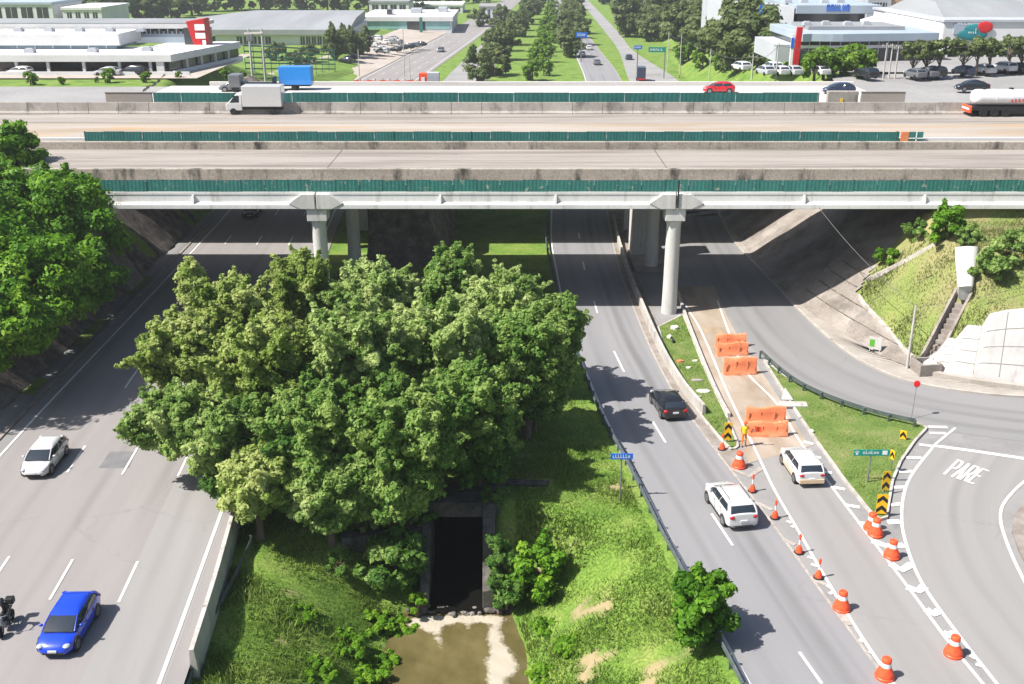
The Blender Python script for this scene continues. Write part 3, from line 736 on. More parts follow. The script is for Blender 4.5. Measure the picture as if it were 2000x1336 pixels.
kb = np.array([(np.interp(y, L_left[:, 1], L_left[:, 0])-1.2, y, 0) for y in np.arange(26, 150, 3)])
kerb('kerb', kb, .25, .10, 'shoulder_concrete')
mb = MB()
for y0, y1 in ((93.5, 99), (80, 86.5), (70, 73)):
    pts = [(np.interp(y, L_left[:, 1], L_left[:, 0])-1.6, y, .05) for y in np.linspace(y0, y1, 6)]
    pt2 = [(p[0]-1.1, p[1]+.3, .12) for p in pts]
    mb.strip(pt2, pts)
struct(mb, 'verge_grass', 'grass_island')
# concrete buttress in the cutting under the bridge
mb = MB(); mb.cbox((-39.0, 98, 3.6), (2.6, 3.4, 9.5), 0.1, 0); 
bt = thing('rock_buttress', 'leaning grey concrete buttress against the dark cutting under the bridge', 'buttress', (-38, 98, 0))
m1 = MB(bt.location); m1.loft([[(-35.9, 94.6, 0), (-35.9, 98.4, 0), (-40, 98.4, 0), (-40, 94.6, 0)], [(-38.0, 95.4, 3.2), (-38.0, 98.4, 3.2), (-42, 98.4, 3.2), (-42, 95.4, 3.2)], [(-42.5, 95.8, 8.4), (-42.5, 98.4, 8.4), (-45, 98.4, 8.4), (-45, 95.8, 8.4)]])
m1.build('buttress_body', 'slope_concrete', bt, bevel=.1)

# ================================================================= bridges
def bridge(name_label, y0, y1, zroad, zb, zpar, parts, XL=-85, XR=85):
    root = thing('road_bridge', name_label, 'bridge', (0, (y0+y1)/2, 0), 0, 'parallel road bridges over the motorway')
    return root
def long_box(root, name, mat, x0, x1, y0, y1, z0, z1, bevel=0.0):
    m = MB(root.location); m.box(x0, x1, y0, y1, z0, z1); return m.build(name, mat, root, bevel=bevel)
PX = (-16.7, 14.0)
def column(root, x, y, ztop, r=.64, cap=True, square=False):
    m = MB(root.location)
    if square: m.box(x-.6, x+.6, y-.5, y+.5, -.3, ztop-1.0)
    else: m.lathe([(r*1.08, -.3), (r*1.05, 1), (r, 3), (r*.97, ztop-1.6), (r*1.05, ztop-1.15)], 24, 0, Matrix.Translation((x, y, 0)))
    o = m.build('column', 'column_concrete', root, smooth=40)
    c = MB(root.location); c.box(x-.85, x+.85, y-.8, y+.8, ztop-1.1, ztop+.02); c.build('column_head', 'column_concrete', o, bevel=.04)
# --- near bridge
b1 = bridge('nearest road bridge with white girder, round white columns and stained grey parapet', 88, 103.9, 11.8, 9.6, 12.6, None)
m = MB(b1.location)
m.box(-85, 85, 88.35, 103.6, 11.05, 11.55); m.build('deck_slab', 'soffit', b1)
long_box(b1, 'walkway', 'pavement', -85, 85, 88.1, 89.9, 11.552, 11.6)
long_box(b1, 'carriageway', 'deck_concrete', -85, 85, 90.4, 103.38, 11.552, 11.8)
# the girder: web, top lip, bottom flange, in three spans
m = MB(b1.location)
ends = [-47.5, PX[0], PX[1], 46]
for a, b in zip(ends[:-1], ends[1:]):
    a += .03; b -= .03
    m.box(a, b, 88.0, 88.5, 9.98, 10.78); m.box(a, b, 87.66, 88.9, 9.62, 9.98); m.box(a, b, 87.96, 88.7, 10.78, 11.05)
    m.add([(a, 87.66, 9.982), (b, 87.66, 9.982), (b, 88.0, 10.16), (a, 88.0, 10.16)], [(0, 1, 2, 3)])
m.build('edge_girder', 'girder_white', b1, bevel=.03)
for yy in (91.5, 95, 98.5, 102.2):
    m = MB(b1.location)
    for a, b in zip(ends[:-1], ends[1:]): m.box(a+.05, b-.05, yy-.3, yy+.3, 9.7, 11.05)
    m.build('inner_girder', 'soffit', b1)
m = MB(b1.location)          # far edge girder
for a, b in zip(ends[:-1], ends[1:]): m.box(a+.03, b-.03, 103.2, 103.7, 9.65, 11.05)
m.build('edge_girder', 'girder_white', b1)
for px in (378, 860, 1085, 1570, 1805):
    x = at(px, 390, 88)[0]; m = MB(b1.location)
    m.add([(x-.09, 87.69, 9.985), (x+.09, 87.69, 9.985), (x+.09, 87.995, 9.985), (x-.09, 87.995, 9.985), (x-.09, 87.85, 10.775), (x+.09, 87.85, 10.775), (x+.09, 87.995, 10.775), (x-.09, 87.995, 10.775)],
          [(0, 3, 2, 1), (4, 5, 6, 7), (0, 1, 5, 4), (1, 2, 6, 5), (2, 3, 7, 6), (3, 0, 4, 7)]); m.build('stiffener', 'girder_white', b1)
for x in PX:                 # thickened girder ends above the columns
    for s in (-1, 1):
        m = MB(b1.location); w = [(s*.06, 9.6), (s*1.35, 9.6), (s*2.35, 10.1), (s*1.2, 10.92), (s*.06, 10.92)]
        pl = [(x+a, 87.6, z) for a, z in w]; pr = [(x+a, 88.75, z) for a, z in w]
        if s > 0: pl, pr = pl[::-1], pr[::-1]
        m.loft([pr, pl]); m.build('girder_end', 'column_concrete', b1, bevel=.05)
    for y in (88.55, 101.6): column(b1, x+(.9 if y > 90 and x < 0 else 0), y, 9.62, cap=True)
m = MB(b1.location)          # abutments on the banks
for s, x in ((-1, -47.5), (1, 46)):
    m = MB(b1.location); m.box(min(x, x+s*2), max(x, x+s*2), 88.2, 103.6, 8.5, 11.04); m.build('abutment', 'slope_concrete', b1)
m = MB(b1.location); m.box(-85, 85, 89.93, 90.38, 11.552, 12.6); m.build('parapet', 'parapet_stained', b1, bevel=.04)
m = MB(b1.location); m.box(-85, 85, 103.4, 103.9, 11.05, 12.55); m.build('parapet', 'parapet_stained', b1, bevel=.04)
m = MB(b1.location)
for x in PX:
    m = MB(b1.location); m.box(x-.03, x+.03, 90.45, 103.35, 11.802, 11.806); m.build('expansion_joint', 'rubber', b1)
# --- second bridge
b2 = bridge('middle road bridge with sandy works strip and concrete barrier, carrying the white box truck', 109, 127.2, 11.8, 9.6, 12.6, None)
m = MB(b2.location); m.box(-90, 90, 109.1, 127.2, 11.0, 11.55); m.build('deck_slab', 'girder_white', b2)
m = MB(b2.location)
for yy in (109.4, 113.5, 117.5, 121.5, 126.5):
    m.box(-48, 46, yy-.25, yy+.25, 9.6, 11.0)
m.build('girders', 'girder_white', b2)
long_box(b2, 'works_strip', 'deck_sand', -90, 90, 109.9, 119.7, 11.552, 11.78)
long_box(b2, 'carriageway', 'deck_concrete', -90, 90, 119.72, 126.35, 11.552, 11.8)
m = MB(b2.location); m.box(-90, 90, 109.3, 109.85, 11.552, 11.9); m.build('kerb_beam', 'deck_white', b2)
m = MB(b2.location)
pr = [(126.38, 11.552), (126.38, 11.9), (126.6, 12.15), (126.7, 13.12), (127.0, 13.12), (127.15, 11.552)]
for x0 in np.arange(-90, 90, 3.6):
    m.loft([[(x0+.02, y, z) for y, z in pr], [(x0+3.57, y, z) for y, z in pr]])
m.build('barrier', 'barrier_panels', b2)
for x in PX:
    x2 = x-.6 if x > 0 else x-.4
    for y in (110.2, 117.8, 125.8): column(b2, x2, y, 9.6, square=True)
m = MB(b2.location)
for s, x in ((-1, -47.5), (1, 46)):
    m = MB(b2.location); m.box(min(x, x+s*2), max(x, x+s*2), 109.2, 127.1, 8.5, 10.98); m.build('abutment', 'slope_concrete', b2)
# --- third bridge
b3 = bridge('farthest road bridge of concrete whitened for sun glare, carrying the red car', 131, 149.5, 12.3, 10, 13, None)
m = MB(b3.location); m.box(-47.3, 47.5, 131.2, 149.5, 11.3, 12.05); m.build('deck_slab', 'girder_white', b3)
long_box(b3, 'carriageway', 'deck_white', -47.3, 47.5, 132.0, 148.9, 12.052, 12.3)
long_box(b3, 'parapet', 'deck_white', -42, 47.5, 148.95, 149.4, 12.052, 12.85, .05)
m = MB(b3.location); m.box(-48, 46, 131.3, 131.9, 10, 11.3); m.box(-48, 46, 148.6, 149.2, 10, 11.3); m.build('girders', 'girder_white', b3)
for x in PX:
    for y in (132.5, 140, 148): column(b3, x+1.5, y, 10, square=True)
m = MB(b3.location)
for s, x in ((-1, -47.5), (1, 49)):
    m = MB(b3.location); m.box(min(x, x+s*2), max(x, x+s*2), 131.3, 149.3, 8.5, 11.28); m.build('abutment', 'slope_concrete', b3)
# green hoardings on the bridge edges
def hoarding(label, x0, x1, y, z0, z1, pw, mat):
    rt = thing('green_hoarding', label, 'fence', ((x0+x1)/2, y, z0), 0, 'green hoardings along the bridge edges')
    m = MB(rt.location); x = x0
    while x < x1-.1:
        xe = min(x+pw, x1); dz = R.uniform(-.03, .03); dy = R.uniform(-.02, .02)
        # corrugated sheet
        n = 12; ring0 = []; 
        A = [(x+(xe-x-.03)*i/n, y+dy+(.008 if i % 2 else -.008), z0) for i in range(n+1)]
        B = [(p[0], p[1], z1+dz) for p in A]
        k = len(m.v); m.add(A+B, [(i, i+1, n+2+i, n+1+i) for i in range(n)])
        A2 = [(p[0], p[1]+.03, p[2]) for p in A]; B2 = [(p[0], p[1]+.03, p[2]) for p in B]
        m.add(A2+B2, [(i+1, i, n+1+i, n+2+i) for i in range(n)])
        m.add([B[0], B[-1], B2[-1], B2[0]], [(0, 1, 2, 3)])
        x = xe
    m.build('sheet_panels', mat, rt)
    m = MB(rt.location)
    x = x0
    while x <= x1+.1: m.box(x-.05, x+.05, y+.07, y+.17, z0, z1+.02); x += pw*2
    m.box(x0, x1, y+.06, y+.1, z0+.25, z0+.33); m.box(x0, x1, y+.06, y+.1, z1-.25, z1-.17)
    m.build('frame_posts', 'hoarding_rail', rt)
hoarding('scratched green sheet hoarding along the near edge of the nearest bridge', -47, 47, 87.98, 11.06, 12.05, 2.0, 'hoarding_green')
hoarding('thin green hoarding between the nearest and middle bridges', at(165, 265, 109)[0], at(1757, 265, 109)[0], 109.0, 11.3, 12.62, 2.0, 'hoarding_green_plain')
hoarding('green hoarding behind the box truck, between the middle and farthest bridges', at(300, 190, 131)[0], at(1598, 190, 131)[0], 131.0, 12.1, 13.7, 3.4, 'hoarding_green_plain')
m = MB(); fpx = at(1323, 385, 88)[0]
m.box(fpx-.06, fpx+.06, 87.5, 87.59, 9.75, 12.1); o = m.build('drain_pipe', 'rubber', b1); 
for v in o.data.vertices: v.co -= Vector(b1.location)
# dark stone mound in the median under the bridges
mn = thing('stone_abutment', 'dark stone faced mound in the median under the bridges', 'abutment', (-12, 112, 0))
m = MB(mn.location)
def ring(x0, x1, y0, y1, z): return [(x0, y0, z), (x1, y0, z), (x1, y1, z), (x0, y1, z)]
m.loft([ring(-14.9, -6.6, 102.6, 150, -.2), ring(-14.4, -8.3, 104.0, 149, 4.5), ring(-13.9, -9.6, 105.6, 148, 9.3)])
m.build('stone_face', 'rock_dark', mn)
# white trapezoid walls at ramp mouth, hidden strip of pier wall
pw_ = thing('pier_wall', 'tall weathered concrete pier wall standing behind the right hand column', 'wall', (13.2, 106, 0))
m = MB(pw_.location); m.box(12.4, 14.3, 105.4, 108.2, -.1, 9.0); m.build('wall_body', 'column_concrete', pw_, bevel=.05)
m = MB(pw_.location); m.box(12.2, 16.0, 100.6, 109, -.1, .5); m.build('plinth', 'shoulder_concrete', pw_, bevel=.05)

# ================================================================= concrete barriers
def barrier(name, label, P, prof, mat='barrier_concrete', cat='barrier'):
    P = np.asarray(P, float); rt = thing(name, label, cat, tuple(P[len(P)//2]))
    m = MB(rt.location); loft_profile(m, P, prof); m.build('barrier_body', mat, rt, bevel=.02); return rt
bl = smoothline([(-16.85, 56.5, 0), (-16.3, 54.8, 0), (-15.35, 46.5, 0), (-14.75, 39.6, 0)], 20)
barrier('concrete_barrier', 'long low white concrete barrier at the right edge of the motorway', bl, [(.0, .0), (.06, .8), (.28, .8), (.36, .0), (.36, -1.6), (.0, -1.6)][::-1] if False else [(-.36, -1.6), (-.36, 0), (-.28, .8), (-.06, .8), (0, 0), (0, -1.6)][::-1])
dw = smoothline(gl([(1196, 430), (1204, 470), (1222, 530), (1249, 600), (1288, 690), (1330, 762), (1371, 812)]), 30)
barrier('dividing_wall', 'tapering white concrete wall between the right carriageway and the littered grass strip', dw, [(0, -.1), (0, .85), (-.22, .85), (-.3, -.1)], cat='wall')
lw = smoothline(gl([(1322, 575), (1336, 620), (1372, 714), (1400, 778), (1420, 815)]), 30)
barrier('low_wall', 'low pale broken concrete edging between the littered grass and the works lane', lw, [(0, -.1), (0, .32), (-.25, .32), (-.25, -.1)], cat='wall')

# ================================================================= grass islands
isl = gl([(1494, 706), (1520, 730), (1555, 751), (1620, 782), (1700, 807), (1788, 829), (1808, 838), (1785, 862), (1757, 902), (1741, 940), (1734, 980), (1729, 1012), (1716, 1016), (1700, 1000), (1650, 938), (1600, 868), (1560, 810), (1520, 748)])
def island(name, pts, h=.13):
    c = np.mean(np.array(pts), 0)
    mb = MB(); mb.prism([(p[0], p[1]) for p in pts][::-1], -.05, h); o = struct(mb, name, 'grass_island')
    loop = np.array([(p[0], p[1], 0) for p in pts+[pts[0]]])
    lp = resample(loop, .4)
    mb = MB(); loft_profile(mb, lp, [(.02, -.05), (.02, h+.02), (-.14, h+.02), (-.14, -.05)]); struct(mb, 'kerb', 'kerb_mat')
island('grass_island', isl)
gs = gl([(1287, 640), (1333, 617), (1352, 666), (1370, 712), (1394, 766), (1416, 812), (1440, 872), (1430, 880), (1412, 862), (1374, 817), (1335, 752), (1300, 690)])
island('grass_strip', gs, .10)
ci = gl([(2000, 985), (1980, 1010), (1976, 1040), (1992, 1085), (2060, 1200), (2200, 1200), (2200, 940), (2050, 950)])
mb = MB(); mb.prism([(p[0], p[1]) for p in ci], -.05, .14); struct(mb, 'paved_island', 'shoulder_concrete')

# ================================================================= culvert and stream
cv = thing('culvert_headwall', 'stone culvert mouth, coloured dark for shade, with the stream pouring out below the trees', 'culvert', (-3.1, 54.6, -4.6))
m = MB(cv.location)
m.box(-5.9, -4.72, 54.3, 55.6, -5, .05); m.box(-1.75, -.7, 54.3, 55.6, -5, .05); m.box(-4.72, -1.75, 54.3, 57.0, -.9, .05)
m.build('headwall', 'stone_masonry', cv, bevel=.04)
m = MB(cv.location)         # the barrel behind it
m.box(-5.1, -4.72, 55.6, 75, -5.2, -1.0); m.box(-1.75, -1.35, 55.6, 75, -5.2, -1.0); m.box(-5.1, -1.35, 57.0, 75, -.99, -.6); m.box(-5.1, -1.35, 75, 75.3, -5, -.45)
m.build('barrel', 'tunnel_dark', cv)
m = MB(cv.location); m.prism([(-5.15, 50.0), (-4.66, 49.9), (-4.74, 54.28), (-5.3, 54.28)], -5.4, [-3.2, -3.3, .0, .0]); m.build('channel_wall', 'stone_masonry', cv, bevel=.04)
m = MB(cv.location); m.prism([(-1.65, 49.9), (-1.05, 50.0), (-.95, 54.28), (-1.72, 54.28)], -5.4, [-3.1, -3.0, .02, .02]); m.build('channel_wall', 'stone_masonry', cv, bevel=.04)
m = MB(cv.location); m.prism([(-9.9, 52.6), (-9.7, 51.9), (-5.3, 52.6), (-5.3, 53.2)], -5, [-.9, -.9, -.7, -.7]); m.build('wing_wall', 'stone_masonry', cv, bevel=.06)
m = MB(cv.location)
m.prism([(-1.72, 54.9), (-1.2, 57.4), (2.3, 57.1), (2.1, 56.5), (-.5, 56.7), (-.8, 54.9)], -.2, .06)
m.build('coping', 'stone_masonry', cv)
# water, with the foam that drifts on it
FC = [(-4.4, 49.15, 1.3, .45, 1.2), (-4.5, 48.5, .75, .55, .9), (-4.05, 47.6, .38, .85, .75), (-3.7, 46.6, .28, .5, .4), (-5.5, 48.9, .4, .35, .7), (-2.6, 49.35, 1.6, .35, 1.0), (-2.4, 48.7, .3, .7, .5),
      (-.95, 48.9, .45, .8, .75), (-.9, 47.5, .5, 1.0, .95), (-.6, 46.1, .75, 1.0, 1.15), (-.35, 45.1, .8, .8, 1.15), (-.75, 43.9, .6, 1.2, 1.05), (-1.0, 42.3, .5, 1, .8), (-1.5, 49.3, 1.0, .3, .8)]
wx = np.linspace(-9.2, 3.4, 150); wy = np.linspace(22, 50.0, 300)
WX, WY = np.meshgrid(wx, wy); WZ = -4.5+.02*np.sin(WX*3+WY*2)*np.sin(WY*3.1)+.05*rng.normal(0, .3, WX.shape)*sst(47.5, 50, WY)
foam = sum(h*(1.25 if b > 48.3 else 1)*np.exp(-((WX-a)/c)**2-((WY-b)/d)**2) for a, b, c, d, h in FC)
WZ = WZ+.03*np.clip(foam, 0, 1)
idx = np.arange(WX.size).reshape(WX.shape); Fq = np.stack([idx[:-1, :-1], idx[:-1, 1:], idx[1:, 1:], idx[1:, :-1]], -1).reshape(-1, 4)
o = np_mesh('water', np.stack([WX.ravel(), WY.ravel(), WZ.ravel()], 1), Fq, 'water_brown', tint=np.clip(foam, 0, 1.3).ravel(), smooth=True); o['kind'] = 'structure'
wm = MATS['water_brown'].node_tree; N, L = wm.nodes, wm.links; bs = N['Principled BSDF']
src = bs.inputs['Base Color'].links[0].from_socket
at_ = N.new('ShaderNodeAttribute'); at_.attribute_name = 'tint'; tcn = N.new('ShaderNodeTexCoord')
nn1 = N.new('ShaderNodeTexNoise'); nn1.inputs['Scale'].default_value = 1.9; nn1.inputs['Detail'].default_value = 10; nn1.inputs['Roughness'].default_value = .72; L.new(tcn.outputs['Object'], nn1.inputs['Vector'])
ad = N.new('ShaderNodeMath'); ad.operation = 'MULTIPLY_ADD'; L.new(nn1.outputs['Fac'], ad.inputs[0]); ad.inputs[1].default_value = 2.4; L.new(at_.outputs['Fac'], ad.inputs[2])
mr = N.new('ShaderNodeMapRange'); mr.inputs['From Min'].default_value = 1.72; mr.inputs['From Max'].default_value = 2.25; L.new(ad.outputs[0], mr.inputs['Value'])
mx = N.new('ShaderNodeMix'); mx.data_type = 'RGBA'; L.new(mr.outputs[0], mx.inputs[0]); L.new(src, mx.inputs[6]); mx.inputs[7].default_value = (.38, .34, .27, 1); L.new(mx.outputs[2], bs.inputs['Base Color'])
mr2 = N.new('ShaderNodeMapRange'); mr2.inputs['To Min'].default_value = .14; mr2.inputs['To Max'].default_value = .9; L.new(mr.outputs[0], mr2.inputs['Value']); L.new(mr2.outputs[0], bs.inputs['Roughness'])
struct(MB().strip([(-4.75, 49.7, -4.2), (-4.75, 75, -4.1)], [(-1.6, 49.7, -4.2), (-1.6, 75, -4.1)]), 'stream_water', pm('water_shaded', [(.006, .006, .005)], rough=.35, bump=.2, bscale=4, spec=.2))  # same stream, coloured near-black for the shade in the channel
# the stony sill it falls over, and foam in streaks
mb = MB()
for i in range(26):
    x = -5.9+i*.24+R.uniform(-.1, .1); mb.ell((x, 49.75+R.uniform(-.25, .25)+.03*abs(i-13)**1, -4.45+R.uniform(-.1, .15)), (R.uniform(.15, .35), R.uniform(.15, .3), R.uniform(.1, .25)), 7)
struct(mb, 'stone_sill', 'rock_dark', smooth=30)

# works clutter at the two ends of the farthest bridge
w_ = thing('site_wall', 'plain tan board wall at the left end of the green hoarding behind the truck', 'wall', (-52, 131, 11.2))
x0, x1 = at(206, 190, 131)[0], at(297, 190, 131)[0]
m = MB(w_.location); m.box(x0, x1, 131, 131.25, 11.1, at(0, 181, 131)[2]); m.build('board', 'deck_sand', w_, bevel=.03)
m = MB(w_.location); m.box(x0-.1, x1+.1, 130.95, 131.3, at(0, 181, 131)[2]+.002, at(0, 181, 131)[2]+.08); m.build('cap', 'pavement', w_)
x0, x1 = at(1616, 190, 131)[0], at(1676, 190, 131)[0]
w_ = thing('concrete_block', 'weathered grey concrete block wall at the right end of the green hoarding', 'wall', (x0, 131, 11.3))
m = MB(w_.location); m.box(x0, x1, 130.9, 131.6, 11.3, at(0, 178, 131)[2]); m.build('block', 'barrier_panels', w_, bevel=.06)
m = MB(w_.location); m.box(x0+1.6, x0+1.9, 130.8, 130.897, 11.8, 13.0); m.build('yellow_marker', 'yellow_sign', w_)
x0, x1 = at(1682, 190, 131)[0], at(1768, 190, 131)[0]
w_ = thing('site_wall', 'low tan board wall right of the weathered concrete block', 'wall', (x0, 131, 11.3))
m = MB(w_.location); m.box(x0, x1, 131, 131.25, 11.3, at(0, 180, 131)[2]); m.build('board', 'deck_sand', w_, bevel=.03)
m = MB(w_.location); m.box(x0-.05, x1+.05, 130.95, 131.3, at(0, 180, 131)[2]+.002, at(0, 180, 131)[2]+.08); m.build('cap', 'pavement', w_)
x0, x1 = at(1760, 262, 109)[0], at(1775, 262, 109)[0]
w_ = thing('works_gate', 'small orange and green panels closing the thin hoarding at its right end', 'gate', (x0, 109, 11.3))
m = MB(w_.location); m.box(x0, x1, 108.95, 109.1, 11.3, 12.6); m.build('orange_panel', 'orange_plastic', w_)
m = MB(w_.location); m.box(x1+.05, x1+1.5, 108.95, 109.1, 11.3, 12.6); m.build('green_panel', 'hoarding_green_plain', w_)
m = MB(w_.location); m.box(x1+.75, x1+.85, 108.9, 108.947, 11.3, 12.6); m.box(x1+.05, x1+1.5, 108.9, 108.947, 11.9, 12.0); m.build('rails', 'sign_white', w_)
# ================================================================= guard rails
def guardrail(label, P, side=1, h=.75, posts=2.0, group='steel guard rails beside the roads'):
    P = np.asarray(P, float); rt = thing('guard_rail', label, 'guard rail', tuple(P[len(P)//2]), 0, group)
    m = MB(rt.location)
    w = [(0, h-.31), (.055, h-.25), (.055, h-.2), (0, h-.155), (.055, h-.11), (.055, h-.06), (0, h), (-.02, h), (-.02, h-.31)]
    loft_profile(m, P, [(side*a, b) for a, b in w][::(1 if side > 0 else -1)]); m.build('beam', 'rail_dark', rt)
    q = resample(P, posts)
    for p, p2 in zip(q, offset(q, -side*.12)):
        m = MB(rt.location); m.cbox((p2[0], p2[1], p2[2]+h/2-.1), (.13, .13, h+.1)); m.cbox(((p[0]+p2[0])/2, (p[1]+p2[1])/2, p[2]+h-.16), (.12, .12, .2)); m.build('post', 'rail_dark', rt)
gr = smoothline(gl([(1062, 440), (1073, 530), (1098, 645), (1132, 720), (1176, 832), (1206, 882), (1248, 965), (1290, 1052), (1322, 1112), (1420, 1300), (1450, 1360)]), 60)
guardrail('long steel guard rail between the grassy median and the right carriageway', gr[:51] if False else gr, 1)
gl_ = [hit(495, 1062), hit(470, 1118), hit(445, 1168), hit(400, 1252)]
gl_ = smoothline([(p[0], p[1], p[2]) for p in gl_], 20); guardrail('loose bent steel guard rail lying in the grass below the concrete barrier', gl_[::-1], 1, .6, 2.6)
g2 = [hit(385, 1312), hit(374, 1336), hit(366, 1360)]
guardrail('short end of steel guard rail at the foot of the concrete barrier', np.array(g2)[::-1], 1, .6, 1.2)
gt = smoothline(gl([(1487, 700), (1520, 730), (1556, 757), (1600, 780), (1660, 803), (1720, 821), (1786, 836)]), 44)
guardrail('dark curved steel guard rail along the top of the triangular grass island', gt, -1, .7, 1.6)

# ================================================================= cones, barriers, signs
def big_cone(label, px, py):
    x, y, z = g(px, py); rt = thing('traffic_drum', label, 'traffic drum', (x, y, .01), R.uniform(0, 6), 'fat orange traffic drums')
    m = MB(); m.lathe([(.0, .14), (.40, .14), (.41, .2), (.36, .34), (.27, .52), (.245, .62)], 20); m.build('drum_base', 'cone_orange', rt, smooth=40)
    m = MB(); m.lathe([(.243, .62), (.238, .65), (.222, .80), (.216, .83)], 20); m.build('reflective_band', 'reflect_white', rt, smooth=40)
    m = MB(); m.lathe([(.216, .83), (.225, .87), (.215, 1.0), (.17, 1.05), (.02, 1.06)], 20); m.build('drum_top', 'cone_orange', rt, smooth=40)
    m = MB(); m.lathe([(.0, 0), (.43, 0), (.44, .1), (.40, .14), (.0, .14)], 20); m.build('ballast_ring', 'rubber' if False else 'cone_orange', rt, smooth=40)
big_cone('fat orange drum beside the flag worker, nearest the small hazard boards', 1443, 912)
big_cone('fat orange drum on the left lane line, just past the last thin cone', 1643, 1190)
big_cone('fat orange drum cut close to the bottom edge, on the left lane line', 1727, 1323)
big_cone('fat orange drum in front at the tip of the grass island', 1709, 1045)
big_cone('fat orange drum half hidden behind another at the island tip', 1701, 1034)
big_cone('fat orange drum standing alone on the first white gore chevron', 1741, 1088)
big_cone('fat orange drum far down the narrowing gore, lower right corner', 1861, 1279)
def slim_cone(label, px, py, h=1.15):
    x, y, z = g(px, py); rt = thing('traffic_cone', label, 'traffic cone', (x, y, .01), R.uniform(0, 6), 'slim tall traffic cones')
    m = MB(); m.lathe([(0, 0), (.27, 0), (.27, .06), (.2, .08)], 8); m.build('foot', 'rubber', rt)
    m = MB(); m.lathe([(.2, .06), (.16, .3), (.075, .45), (.05, .52)], 16); m.build('cone_body', 'cone_orange', rt, smooth=40)
    m = MB(); m.lathe([(.052, .52), (.05, .82)], 12); m.build('white_band', 'reflect_white', rt, smooth=40)
    m = MB(); m.lathe([(.05, .82), (.055, .86), (.075, 1.02), (.05, h), (.01, h)], 12); m.build('cone_top', 'cone_orange', rt, smooth=40)
slim_cone('slim orange cone at the end of the littered grass strip', 1410, 878, 1.1)
slim_cone('slim orange cone beside the tailgate of the white sport utility car', 1469, 960)
slim_cone('slim orange cone between the two white cars leaving', 1513, 1012)
slim_cone('slim orange cone second before the fat drum on the lane line', 1560, 1080)
slim_cone('slim orange cone nearest the camera, just before the fat drum', 1598, 1129)

def orange_barrier(label, pa, pb, h=1.05, sag=.0):
    a, b = Vector(g(*pa)), Vector(g(*pb)); d = b-a; L_ = d.length; c = (a+b)/2
    rt = thing('water_barrier', label, 'barrier', (c.x, c.y, .012), math.atan2(d.y, d.x), 'orange plastic barriers across the works lane')
    m = MB(); prof = [(-.30, 0), (-.31, .08), (-.2, .3), (-.13, h*.62), (-.12, h-.05), (-.07, h), (.07, h), (.12, h-.05), (.13, h*.62), (.2, .3), (.31, .08), (.30, 0)]
    rings = []
    n = 18
    for i in range(n+1):
        t = i/n; x = -L_/2+L_*t; sh = 1 if 0 < i < n else .9
        dz = -.05*math.sin(t*9+pa[0])+R.uniform(-.02, .02); dy = .05*math.sin(t*5+pa[1])
        rings.append([(x, y*sh*(1+.1*math.sin(t*14+k))+dy, max(0, z+dz*z/h)) for k, (y, z) in enumerate(prof)])
    m.loft(rings); m.build('barrier_shell', 'orange_plastic', rt, smooth=50)
    m = MB()
    for sx in (-.45, -.15, .2, .44):
        m.box(sx*L_-.03, sx*L_+.03, -.215, -.16, .35, h-.25)
    m.build('ribs', 'orange_plastic', rt)
    m = MB(); m.lathe([(.05, 0), (.05, .05), (0, .05)], 8, 0, Matrix.Translation((L_*.28, 0, h-.03))); m.build('filler_cap', 'reflect_white', rt)
orange_barrier('orange plastic barrier farthest up the works lane', (1397, 676), (1456, 676))
orange_barrier('crumpled orange barrier, middle of the upper three across the works lane', (1400, 694), (1460, 692))
orange_barrier('wide orange barrier, nearest of the upper three across the works lane', (1413, 731), (1476, 729), 1.35)
orange_barrier('orange plastic barrier at the rear of the near pair beside the worker', (1456, 826), (1533, 824), 1.15)
orange_barrier('low orange barrier at the front of the near pair beside the worker', (1460, 850), (1537, 850), 1.0)

def hazard_board(label, px, py, h, w=.5, n=1, tilt=0.0):
    x, y, z = hit(px, py); rt = thing('hazard_board', label, 'hazard sign', (x, y, max(z, .02)), tilt, 'black and yellow hazard boards')
    m = MB(); m.tube([(0, .05, -.1), (0, .05, h+.6)], .035, 8); m.build('post', 'steel_galv', rt)
    H = n*.62
    m = MB(); m.box(-w/2, w/2, -.01, .01, h, h+H); m.build('board', 'yellow_sign', rt)
    m = MB()
    for k in range(n):
        z0 = h+k*.62
        v = [(-w/2+.02, z0+.05), (0, z0+.3), (w/2-.02, z0+.05), (w/2-.02, z0+.3), (0, z0+.56), (-w/2+.02, z0+.3)]
        m.prism([(p[0], p[1]) for p in v], -.018, -.011)
    mm = MB(); mm.add([(p[0], p[2], p[1]) for p in m.v], [tuple(reversed(f)) for f in m.f]); mm.build('chevrons', 'black_sign', rt)
hazard_board('tall chevron hazard board at the end of the littered grass strip', 1420, 868, .25, .5, 2)
hazard_board('small chevron hazard board by the corner of the guard rail island', 1762, 864, .15, .42, 1, -.5)
hazard_board('upper chevron hazard board on the right edge of the grass island', 1727, 968, .3, .5, 2, .15)
hazard_board('tallest stack of chevron hazard boards at the island tip', 1719, 1012, .2, .62, 2, -.1)
hazard_board('single round backed chevron marker beside the green street sign', 1738, 925, .9, .35, 1, -1.1)

